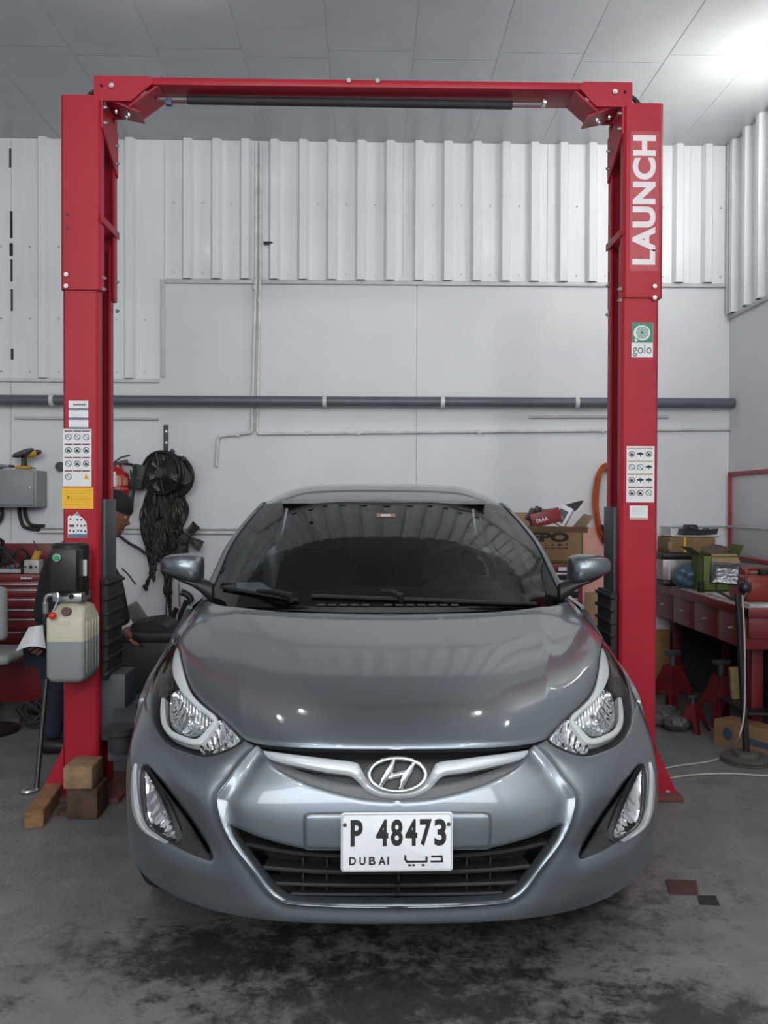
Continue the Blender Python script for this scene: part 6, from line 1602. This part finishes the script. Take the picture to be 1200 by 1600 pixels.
# crumpled blue bag, can, green box, brown parts, card
def blob(name, label, cat, c, r, m, seed, amp=.25, sub=3):
    bm = bmesh.new(); bmesh.ops.create_icosphere(bm, subdivisions=sub, radius=1); rr = random.Random(seed)
    ph = [(Vector((rr.uniform(-1, 1), rr.uniform(-1, 1), rr.uniform(-1, 1))).normalized()*rr.uniform(2, 7), rr.uniform(0, 6)) for _ in range(9)]
    for v in bm.verts:
        k = 1+sum(amp*abs(math.sin(v.co.dot(d)+p)) for d, p in ph)/9-amp*.5
        v.co = Vector((v.co.x*r[0]*k, v.co.y*r[1]*k, max(v.co.z*r[2]*k, -r[2]*.8)))+Vector(c)
    o = MB().frombm(bm).build(name, m, smooth=25); return tag(o, label, cat)
BLUE = mat('blue plastic bag', (.055, .115, .165), .35, noise=.45, nscale=14, bump=.5, bscale=30)
c = P(1083, 895, 5.66); blob('plastic_bag', 'crumpled blue plastic bag on the bench in front of the silver case', 'bag', (c.x, 5.68, ZBN+.07), (.115, .075, .088), BLUE, 4, .5, 4)
c = P(1100, 914, 5.40); o = MB().lathe([(.001, 0), (.019, 0), (.02, .004), (.02, .062), (.017, .066), (.001, .066)], (c.x-.02, 5.40, ZBN+.001), (0, 0, 1), 18).build('spray_can', M['black']); tag(o, 'small black can standing on the bench before the blue bag', 'can')
GRN = mat('green card', (.09, .14, .018), .6, noise=.25, nscale=12)
yg = 5.45
g = thing('open_box', 'open green carton with raised flaps full of car parts on the bench', 'carton', (P(1125, 0, yg).x, yg+.1, ZBN))
xa, xb = P(1105, 0, yg).x, P(1162, 0, yg).x; zt = P(0, 866, yg).z
for q in (((xa, yg, ZBN+.001), (xb, yg+.006, zt)), ((xa, yg+.194, ZBN+.001), (xb, yg+.2, zt)), ((xa, yg, ZBN+.001), (xa+.006, yg+.2, zt)), ((xb-.006, yg, ZBN+.001), (xb, yg+.2, zt)), ((xa, yg, ZBN+.001), (xb, yg+.2, ZBN+.007))): boxo('side', q[0], q[1], GRN, g, .001)
MB().prism([(xa, yg, zt), (xa, yg+.2, zt), (xa-.07, yg+.2, zt+.05), (xa-.07, yg, zt+.05)], (0, 0, .004)).build('flap', GRN, g)
MB().prism([(xb, yg, zt), (xb, yg+.2, zt), (xb+.03, yg+.2, zt+.065), (xb+.03, yg, zt+.065)], (0, 0, .004)).build('flap', GRN, g)
MB().prism([(xa+.05, yg-.02, zt-.045), (xb, yg-.02, zt-.045), (xb-.01, yg+.02, zt+.012), (xa+.06, yg+.02, zt+.012)], (0, -.004, 0)).build('flap', M['cardboard_in'], g)
blob('brake_part', 'brown rusty brake part heaped in the open green carton', 'car part', ((xa+xb)/2, yg+.10, zt+.02), (.09, .07, .045), mat('rusty cast part', (.13, .09, .06), .8, noise=.5, nscale=20), 6, .4)
# loose white board on the bench
c0 = P(1084, 915, 5.2)
o = MB().prism([(bx0+.03, 5.25, ZBN+.001), (bx0+.02, 4.64, ZBN+.001), (bx1-.06, 4.64, ZBN+.001), (bx1-.10, 5.22, ZBN+.001)], (0, 0, .012)).build('loose_board', mat('pale board', (.48, .47, .43), .6, noise=.25, nscale=8)); tag(o, 'loose pale board lying on the near end of the bench', 'board')
# red jerry can
g = thing('jerry_can', 'red plastic jerry can with black cap standing on the bench by the lamp', 'jerry can', (bx1-.16, 4.85, ZBN+.013))
RC = mat('orange red plastic', (.20, .018, .010), .4, noise=.15, nscale=8)
xa, xb = P(1166, 0, 4.8).x, P(1225, 0, 4.8).x; xb = min(xb, bx1-.01); zt = P(0, 890, 4.8).z
MB().box2((xa, 4.74, ZBN+.014), (xb, 4.98, zt-.02), .02, 3).build('body', RC, g)
MB().box2((xa+.02, 4.80, zt-.03), (xa+.05, 4.92, zt+.01), .008).box2((xb-.06, 4.80, zt-.03), (xb-.03, 4.92, zt+.01), .008).box2((xa+.02, 4.84, zt-.002), (xb-.03, 4.88, zt+.018), .006).build('handle', RC, g)
MB().cyl(((xa+xb)/2, 4.78, zt-.03), ((xa+xb)/2, 4.77, zt+.012), .025, n=14).build('cap', M['black'], g)
MB().box2((xa+.03, 4.736, ZBN+.04), (xb-.03, 4.742, zt-.06), .002).build('rib_panel', RC, g)

# ---- flood light on a home made stand (brake disc foot)
yl = 4.50; xl = PZ(1166, 1190).x; yl = PZ(1166, 1190).y
ls = thing('work_light', 'black flood light on a tall post with a brake disc foot beside the bench', 'work light', (xl, yl, 0))
IR = mat('dusty iron', (.10, .095, .085), .7, .3, noise=.4, nscale=20)
bd = MB().lathe([(.02, .0), (.125, .0), (.128, .003), (.128, .012), (.12, .012), (.12, .02), (.128, .02), (.128, .030), (.124, .032), (.066, .032), (.062, .052), (.05, .056), (.02, .056)], (xl, yl, 0), (0, 0, 1), 48).build('foot_disc', IR, ls, smooth=30)
for k in range(36):
    t = 2*math.pi*k/36; MB().box((xl+.122*math.cos(t), yl+.122*math.sin(t), .016), (.012, .004, .010), t).build('vane', IR, bd)
pt = P(1153, 945, yl-.02)
MB().tube([(xl, yl, .05), (pt.x, yl-.02, pt.z)], .017, 12).build('post', M['black'], ls)
MB().tube([(pt.x, yl-.02, pt.z-.02), (pt.x-.005, yl-.02, P(0, 925, yl).z)], .013, 10).build('post_top', M['black'], ls)
hx0, hx1 = P(1120, 0, yl-.06).x, P(1163, 0, yl-.06).x; hz0, hz1 = P(0, 912, yl-.06).z, P(0, 877, yl-.06).z
hr = Matrix.Rotation(R(-10), 4, 'Z') @ Matrix.Rotation(R(4), 4, 'Y')
hc_ = Vector(((hx0+hx1)/2, yl-.04, (hz0+hz1)/2))
hd_ = MB().box(hc_, (hx1-hx0, .035, hz1-hz0), hr, .006).box(hc_+Vector((.02, .05, 0)), ((hx1-hx0)*.8, .07, (hz1-hz0)*.8), hr, .015).build('lamp_head', M['black'], ls)
m4 = Matrix.Translation(hc_) @ hr
def hq(x, z, y): return m4 @ Vector((x*(hx1-hx0)/2, y, z*(hz1-hz0)/2))
MB().add([hq(-.86, -.82, -.025), hq(.86, -.82, -.025), hq(.86, .82, -.025), hq(-.86, .82, -.025), hq(-.6, -.5, -.0185), hq(.6, -.5, -.0185), hq(.6, .5, -.0185), hq(-.6, .5, -.0185)], [(4, 5, 6, 7), (0, 1, 5, 4), (1, 2, 6, 5), (2, 3, 7, 6), (3, 0, 4, 7)]).build('reflector', mat('dimpled reflector', (.42, .42, .42), .25, .9, bump=.6, bscale=60), hd_, smooth=0, recalc=False)
MB().add([hq(-.86, -.82, -.0265), hq(.86, -.82, -.0265), hq(.86, .82, -.0265), hq(-.86, .82, -.0265)], [(0, 1, 2, 3)]).build('front_glass', glass('dusty lamp glass', (.75, .76, .76), .05), hd_, smooth=0, recalc=False)
MB().tube([hq(-.5, -1.0, 0), hq(-.45, -1.6, .0), P(1144, 936, yl-.02), P(1153, 940, yl-.02)], .007, 8).tube([P(1165, 900, yl+.02), P(1168, 925, yl), P(1158, 940, yl-.02), P(1153, 945, yl-.02)], .007, 8).build('yoke', M['black'], ls)
MB().ball(P(1164, 918, yl+.02), .035, 12, 8).build('junction_knob', M['black'], ls)
cord = [P(1160, 930, yl-.04), P(1163, 990, yl-.04), P(1164, 1040, yl-.05), P(1163, 1110, yl-.04), P(1155, 1150, yl-.1)]
cz = [PZ(1137, 1175), PZ(1125, 1186), PZ(1100, 1193), PZ(1060, 1198), PZ(1034, 1203), PZ(990, 1204)]
CORD = mat('dirty white flex', (.42, .40, .36), .6, noise=.2, nscale=20)
MB().tube(spl([*cord, *[(q.x, q.y, .006) for q in cz]], 5), .0045, 6).build('flex', CORD, ls)
cz = [PZ(1262, 1213), PZ(1200, 1214), PZ(1150, 1211), PZ(1110, 1211), PZ(1070, 1214), PZ(1038, 1219), PZ(1000, 1220)]
o = MB().tube(spl([(q.x, q.y, .006) for q in cz], 6), .0045, 6).build('extension_lead', CORD); tag(o, 'thin dirty white lead lying across the floor in front of the lamp foot', 'cable')

# ---- carton on the floor, jack stands and scrap under the bench
p0 = PZ(1112, 1163); p1 = PZ(1190, 1186)
d = (p1-p0).normalized(); L_ = .40; Wd = .16; nrm_ = Vector((-d.y, d.x, 0))
zc = P(1112, 1124, p0.y).z
pf = p0+nrm_*.02+Vector((0, 0, .001))
cb = MB().prism([pf, pf+d*L_, pf+d*L_+nrm_*Wd, pf+nrm_*Wd], (0, 0, zc)).build('carton', M['cardboard'], smooth=0); tag(cb, 'closed brown carton with a blue round print on the floor behind the lamp foot', 'carton')
BP = mat('faded blue print', (.05, .07, .13), .7, noise=.3, nscale=20)
cc = pf+d*.09+Vector((0, 0, zc*.55))-nrm_*.0012
MB().add([cc+d*(.032*math.cos(2*math.pi*k/20))+Vector((0, 0, .034*math.sin(2*math.pi*k/20))) for k in range(20)], [tuple(range(20))]).build('printed_disc', BP, cb, smooth=0, recalc=False)
MB().add([pf+d*u_+Vector((0, 0, zc*v_))-nrm_*.0012 for u_, v_ in ((.22, .35), (.36, .35), (.36, .6), (.22, .6))], [(0, 1, 2, 3)]).build('printed_block', BP, cb, smooth=0, recalc=False)
MB().prism([pf+Vector((0, 0, zc))+nrm_*(Wd/2-.025), pf+d*L_+Vector((0, 0, zc))+nrm_*(Wd/2-.025), pf+d*L_+Vector((0, 0, zc))+nrm_*(Wd/2+.025), pf+Vector((0, 0, zc))+nrm_*(Wd/2+.025)], (0, 0, .0006)).build('tape', mat('brown tape', (.25, .15, .07), .35, noise=.1, nscale=10), cb, smooth=0)
JR = mat('jack stand red', (.13, .009, .012), .45, noise=.25, nscale=12)
def jackstand(label, x, y, s, h, rot):
    """four splayed sheet legs with arched openings around a ratchet post"""
    e = thing('jack_stand', label, 'jack stand', (x, y, 0)); mt = Matrix.Rotation(rot, 3, 'Z'); o = Vector((x, y, 0))
    for k in range(4):
        r_ = Matrix.Rotation(rot+k*math.pi/2, 3, 'Z')
        b_, t_ = .125*s, .038*s
        out = [(-b_, 0), (-t_, h), (t_, h), (b_, 0), (b_*.66, 0), (b_*.45, h*.33), (b_*.2, h*.47), (-b_*.2, h*.47), (-b_*.45, h*.33), (-b_*.66, 0)]
        pts = [o+r_ @ Vector((a, -(lerp(b_, t_, z/h)), z+.001)) for a, z in out]
        MB().prism(pts, r_ @ Vector((0, .004, 0))).build('leg_plate', JR, e, smooth=0)
    MB().cyl(o+Vector((0, 0, h*.5)), o+Vector((0, 0, h*1.25)), .018*s, n=12).build('ratchet_post', M['dark_grey'], e)
    MB().box(o+Vector((0, 0, h*1.27)), (.10*s, .05*s, .03*s), rot, .004).build('saddle', M['dark_grey'], e)
    MB().tube([o+mt @ Vector((.03, 0, h*.9)), o+mt @ Vector((.10*s, 0, h*.95)), o+mt @ Vector((.16*s, 0, h*.8))], .008, 8).build('handle', JR, e)
    return e
jackstand('red jack stand standing under the bench beside the plywood sheet', 2.00, 5.62, 1.05, .30, .5)
jackstand('red jack stand standing under the bench behind the brown floor carton', 2.19, 5.30, 1.0, .30, .2)
a = PZ(1088, 1146); jackstand('low red jack stand on open floor in front of the bench drawers', a.x, a.y+.06, .62, .16, .75)
# plywood leaning at the wall
a = P(1018, 1080, 6.12); b = P(1050, 985, 6.12)
o = MB().box(((a.x+b.x)/2, 6.14, (b.z+.0)/2+.004), (b.x-a.x-.02, .018, b.z), Matrix.Rotation(R(-5), 4, 'X'), .002).build('plywood_sheet', M['plywood']); tag(o, 'brown plywood offcut leaning on the back wall beside the lift post', 'plywood')
# scrap parts
CA = mat('oily cast metal', (.11, .11, .11), .55, .4, noise=.5, nscale=25)
labs = ['lumpy grey engine casting lying on the floor behind the lettered post', 'small dark alloy housing on the floor under the bench edge', 'round grey pulley lying on the scrap castings', 'flat oily bracket on the floor beside the jack stands']
for i, (x, y, r) in enumerate(((1040, 1130, (.09, .08, .06)), (1062, 1138, (.08, .07, .05)), (1052, 1120, (.06, .06, .045)), (1072, 1132, (.05, .07, .035)))):
    p = PZ(x, y+6); g = blob('engine_part', labs[i], 'car part', (p.x, p.y+.05, r[2]*.8+.001), r, CA, 20+i, .7, 2)
    for k in range(3):
        t = k*2.1+i; q = Vector((p.x+r[0]*.5*math.cos(t), p.y+.05-r[1]*.6, r[2]*(1.1+.3*math.sin(t)))); MB().cyl(q, q+Vector((0, -.03, .008)), .014, n=10).build('boss', CA, g)
o = MB().box(P(1148, 1066, 5.0)+Vector((.02, .05, 0)), (.05, .03, .19), Matrix.Rotation(R(-4), 4, 'Y'), .004).build('timber_offcut', mat('yellow timber', (.28, .20, .09), .75, noise=.4, nscale=12)); o.location.z = .2055; tag(o, 'short yellow timber offcut standing on the shelf under the bench', 'wood block')
c = P(1196, 1040, 4.9); blob('rag', 'crumpled grey white rag on the shelf under the bench end', 'rag', (c.x+.03, 4.78, .20), (.06, .05, .08), mat('dirty rag', (.35, .35, .34), .9, noise=.3, nscale=12), 9, .5)
o = bpy.data.objects['rag']; o.location.z = .2055
c = P(1120, 1045, 5.35); o = MB().lathe([(.001, 0), (.06, 0), (.062, .005), (.062, .12), (.055, .13), (.001, .13)], (bx0+.38, 5.02, .2055), (0, 0, 1), 24).build('paint_tin', mat('dark olive tin', (.06, .055, .03), .5, .3, noise=.3, nscale=20)); tag(o, 'dark olive tin standing on the shelf under the bench', 'tin')

# ---- whiteboard with red frame on the right wall
z1 = P(1137, 739, DW).z; z0 = P(1137, 850, DW).z-.10; ya, yb = DW-.05, 4.6
g = thing('whiteboard', 'whiteboard with a thin red frame hung on the right wall above the bench', 'whiteboard', (XR-.01, (ya+yb)/2, z0))
boxo('panel', (XR-.012, yb, z0), (XR-.001, ya, z1), mat('whiteboard enamel', (.66, .68, .70), .3, noise=.05, nscale=3), g, .001)
FRM = mat('red frame', (.36, .02, .03), .45, noise=.1, nscale=8)
for q in (((XR-.028, yb, z1-.024), (XR-.0125, ya, z1+.004)), ((XR-.028, yb, z0), (XR-.0125, ya, z0+.024)), ((XR-.028, ya-.024, z0), (XR-.0125, ya, z1)), ((XR-.028, yb, z0), (XR-.0125, yb+.024, z1))): boxo('frame', q[0], q[1], FRM, g, .002)

# ---- lamp carton on the red tool trolley behind the car
yt = 5.40
xa, xb = 1.05, P(917, 0, yt).x; zt = P(0, 878, yt).z
tr = thing('tool_trolley', 'red tool trolley with silver drawer pulls standing behind the car under the lamp carton', 'tool trolley', ((xa+xb)/2, yt+.2, 0))
x1 = P(916, 0, yt).x
boxo('body', (xa-.05, yt, .14), (x1, yt+.42, zt), M['chest_red'], tr, .006)
yy = [880, 892, 904, 918, 932, 946, 962, 990]
for i in range(len(yy)-1):
    d = boxo('drawer', (xa-.04, yt-.014, P(0, yy[i+1]-1, yt).z), (x1-.03, yt-.0005, P(0, yy[i]+1, yt).z), M['black'] if i > 0 else M['chest_red'], tr, .003)
    if i: MB().box2((xa-.03, yt-.026, P(0, yy[i]+4.5, yt).z), (x1-.035, yt-.013, P(0, yy[i]+.8, yt).z), .003).build('pull', M['steel'], d)
    else: MB().box2((P(877, 0, yt).x, yt-.0155, P(0, 890, yt).z), (P(890, 0, yt).x, yt-.0135, P(0, 884, yt).z)).build('badge', M['label'], d)
for x in (xa, x1-.08):
    for y in (yt+.06, yt+.36): MB().cyl((x-.02, y, .055), (x+.02, y, .055), .055, n=16).box2((x-.03, y-.03, .08), (x+.03, y+.03, .141)).build('castor', M['black'], tr)
yx = yt+.02
zc1 = P(0, 829, yx).z
box = thing('lamp_carton', 'large open brown carton printed with black lettering on the red tool trolley', 'carton', ((xa+xb)/2, yx+.18, zt))
x0_, x1_ = P(800, 0, yx).x, P(916, 0, yx).x
C = M['cardboard']
for q in (((x0_, yx, zt+.001), (x1_, yx+.006, zc1)), ((x0_, yx+.36, zt+.001), (x1_, yx+.366, zc1)), ((x0_, yx, zt+.001), (x0_+.006, yx+.36, zc1)), ((x1_-.006, yx, zt+.001), (x1_, yx+.36, zc1)), ((x0_, yx, zt+.001), (x1_, yx+.36, zt+.008))): boxo('side', q[0], q[1], C, box, .001)
boxo('green_band', (x0_, yx-.0012, zt+.002), (x1_, yx-.0002, zt+.018), mat('dark green print', (.06, .09, .02), .8, noise=.3, nscale=20), box, 0)
CI = M['cardboard_in']
MB().prism([(x0_, yx, zc1-.002), (x1_+.03, yx, zc1-.004), (x1_+.02, yx-.05, zc1+.035), (x0_, yx-.05, zc1+.040)], (0, .004, 0)).build('flap', CI, box)
MB().prism([(x1_, yx+.01, zc1), (x1_, yx+.35, zc1), (x1_+.09, yx+.33, zc1+.11), (x1_+.085, yx+.06, zc1+.10)], (-.003, 0, .003)).build('flap', CI, box)
MB().prism([(x0_, yx+.36, zc1), (x1_-.2, yx+.36, zc1), (x1_-.22, yx+.40, zc1+.12), (x0_, yx+.40, zc1+.12)], (0, .004, 0)).build('flap', CI, box)
BK = mat('black box print', (.02, .017, .012), .8, noise=.2, nscale=30)
def btext(t, xl, xr, yt_, yb_, bold, space=1):
    a = P(xl, yb_, yx); b = P(xr, yt_, yx); text(t, 'lettering', BK, box, (a.x, yx-.0010, a.z), RT, UP, b.z-a.z, b.x-a.x, bold=bold, depth=.0003, space=space)
btext('EPO', 826, 889, 832, 847, .05)
btext('L A M P', 852, 888, 849.5, 853, .01, 1.4)
btext('BEST  IN  QUALITY', 850, 888, 855.5, 857.5, 0) if False else None
for k in range(9): rect(851+k*4.2, 855.5, 853.4+k*4.2, 857.4, yx-.0002, 'printed_mark', BK, box, .0006)
# goods sticking out of the carton
g = thing('lamp_box', 'red and white printed lamp box sticking out of the brown carton', 'box', (P(850, 0, yx+.1).x, yx+.1, zc1))
rotb = Matrix.Rotation(R(-14), 4, 'Y')
c = P(851, 809, yx+.1); rb = MB().box(c, (.19, .09, .09), rotb, .002).build('body', mat('red gloss card', (.24, .02, .03), .4, noise=.1, nscale=10), g)
rv = (rotb.to_3x3() @ Vector((1, 0, 0))); uv = (rotb.to_3x3() @ Vector((0, 0, 1)))
text('DLAA', 'lettering', M['letter_white'], g, c+rv*-.065+uv*-.018+Vector((0, -.0460, 0)), rv, uv, .024, .075, bold=.04, depth=.0005)
g = thing('lamp_box', 'white box with a picture of a lamp standing in the brown carton', 'box', (P(880, 0, yx+.08).x, yx+.08, zc1))
c = P(879, 806, yx+.10); r2 = Matrix.Rotation(R(28), 4, 'Y') @ Matrix.Rotation(R(-20), 4, 'Z')
MB().box(c, (.09, .08, .13), r2, .002).build('body', M['paper'], g)
m5 = Matrix.Translation(c) @ r2
MB().add([m5 @ Vector((a, -.0408, b)) for a, b in ((-.028, -.05), (.028, -.05), (.028, .035), (-.028, .035))], [(0, 1, 2, 3)]).build('printed_block', M['dark_grey'], g, smooth=0, recalc=False)
MB().add([m5 @ Vector((.016*math.cos(2*math.pi*k/14), -.0413, -.025+.02*math.sin(2*math.pi*k/14))) for k in range(14)], [tuple(range(14))]).build('printed_disc', mat('skin tone print', (.42, .24, .15), .5, noise=.2, nscale=20), g, smooth=0, recalc=False)
g = thing('trim_strip', 'long black plastic car trim lying across the open brown carton', 'car part', (P(868, 0, yx+.16).x, yx+.16, zc1))
MB().prism([P(x, y, yx+.15) for x, y in ((831, 806), (845, 797), (870, 793), (905, 783), (912, 782), (911, 785), (902, 796), (898, 799), (872, 803), (842, 811), (826, 810))], (0, .03, 0)).build('body', M['black'], g, smooth=0)
for (x, y) in ((832, 800), (827, 808), (840, 797)): MB().box(P(x, y, yx+.15), (.04, .06, .045), Matrix.Rotation(R(25), 4, 'Y'), .006).build('clip', M['black'], g)
# added salmon board: sunlight on the back wall put into its colour
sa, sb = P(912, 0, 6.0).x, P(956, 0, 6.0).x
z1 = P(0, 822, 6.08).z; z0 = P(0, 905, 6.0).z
o = MB().box(((sa+sb)/2, 6.12, z1/2+.004), (sb-sa, .016, z1), Matrix.Rotation(R(-3), 4, 'X'), .002).build('sunlit_patch_board', mat('salmon sunlit colour', (.78, .40, .33), .7, noise=.1, nscale=8)); tag(o, 'added salmon board standing in for a sunlit patch of the back wall behind the lettered post', 'board')
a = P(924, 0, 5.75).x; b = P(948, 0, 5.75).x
o = MB().box(((a+b)/2, 5.80, P(0, 925, 5.8).z/2+.004), (b-a, .008, P(0, 925, 5.8).z), Matrix.Rotation(R(-4), 4, 'X'), .001).build('sunlit_wood_sheet', M['cardboard_in']); tag(o, 'added brown sheet in the colour of sunlit wood beside the red tool trolley', 'cardboard')  # added brown sheet, coloured like the wood lit by the sunbeam
# orange air hose coiled on the wall
OR = mat('orange hose', (.42, .075, .015), .4, noise=.2, nscale=12)
yo = DW-.06; pts = []; rr = random.Random(8)
for k in range(14*6+1):
    t = 2*math.pi*k/14; tn = k/14
    w_ = 17+2.5*math.sin(tn*2.1)+rr.uniform(-.5, .5); h_ = 58+4*math.cos(tn*1.7)
    pts.append(P(947+w_*math.cos(t)*(1-.25*max(0, -math.sin(t)))+1.5*math.sin(tn*3), 786-h_*math.sin(t), yo-.012*(k % 14 > 7)+.03*math.sin(tn*2.3)*.5-.02))
g = thing('air_hose', 'orange air hose coiled on a wall hook behind the lettered lift post', 'hose', P(947, 845, yo))
MB().tube(spl(pts, 3), .0085, 7).build('coil', OR, g)
MB().tube(spl([P(940, 820, yo-.05), P(945, 838, yo-.05), P(944, 850, yo-.05)], 4), [.012]*9, 8).build('coupling', M['black'], g)
c = P(947, 733, DW); MB().cyl((c.x, DW-.001, c.z), (c.x, DW-.12, c.z+.01), .012, n=10).build('hook', M['dark_grey'], g)

# ---- loose tiles on the floor
def flat(label, pts, m, name='floor_tile', cat='tile', h=.008):
    w_ = [PZ(x, y) for x, y in pts]; return tag(MB().prism([(q.x, q.y, .0005) for q in w_], (0, 0, h)).build(name, m, smooth=0), label, cat)
flat('dark red square tile lying loose on the concrete by the car', [(1041, 1377), (1088, 1379), (1091, 1399), (1046, 1397)], mat('dark red tile', (.07, .025, .022), .6, noise=.3, nscale=20))
flat('small black tile scrap lying beside the dark red tile', [(1090, 1402), (1118, 1402), (1124, 1415), (1094, 1414)], mat('black tile', (.015, .015, .016), .6, noise=.3, nscale=20), h=.006)
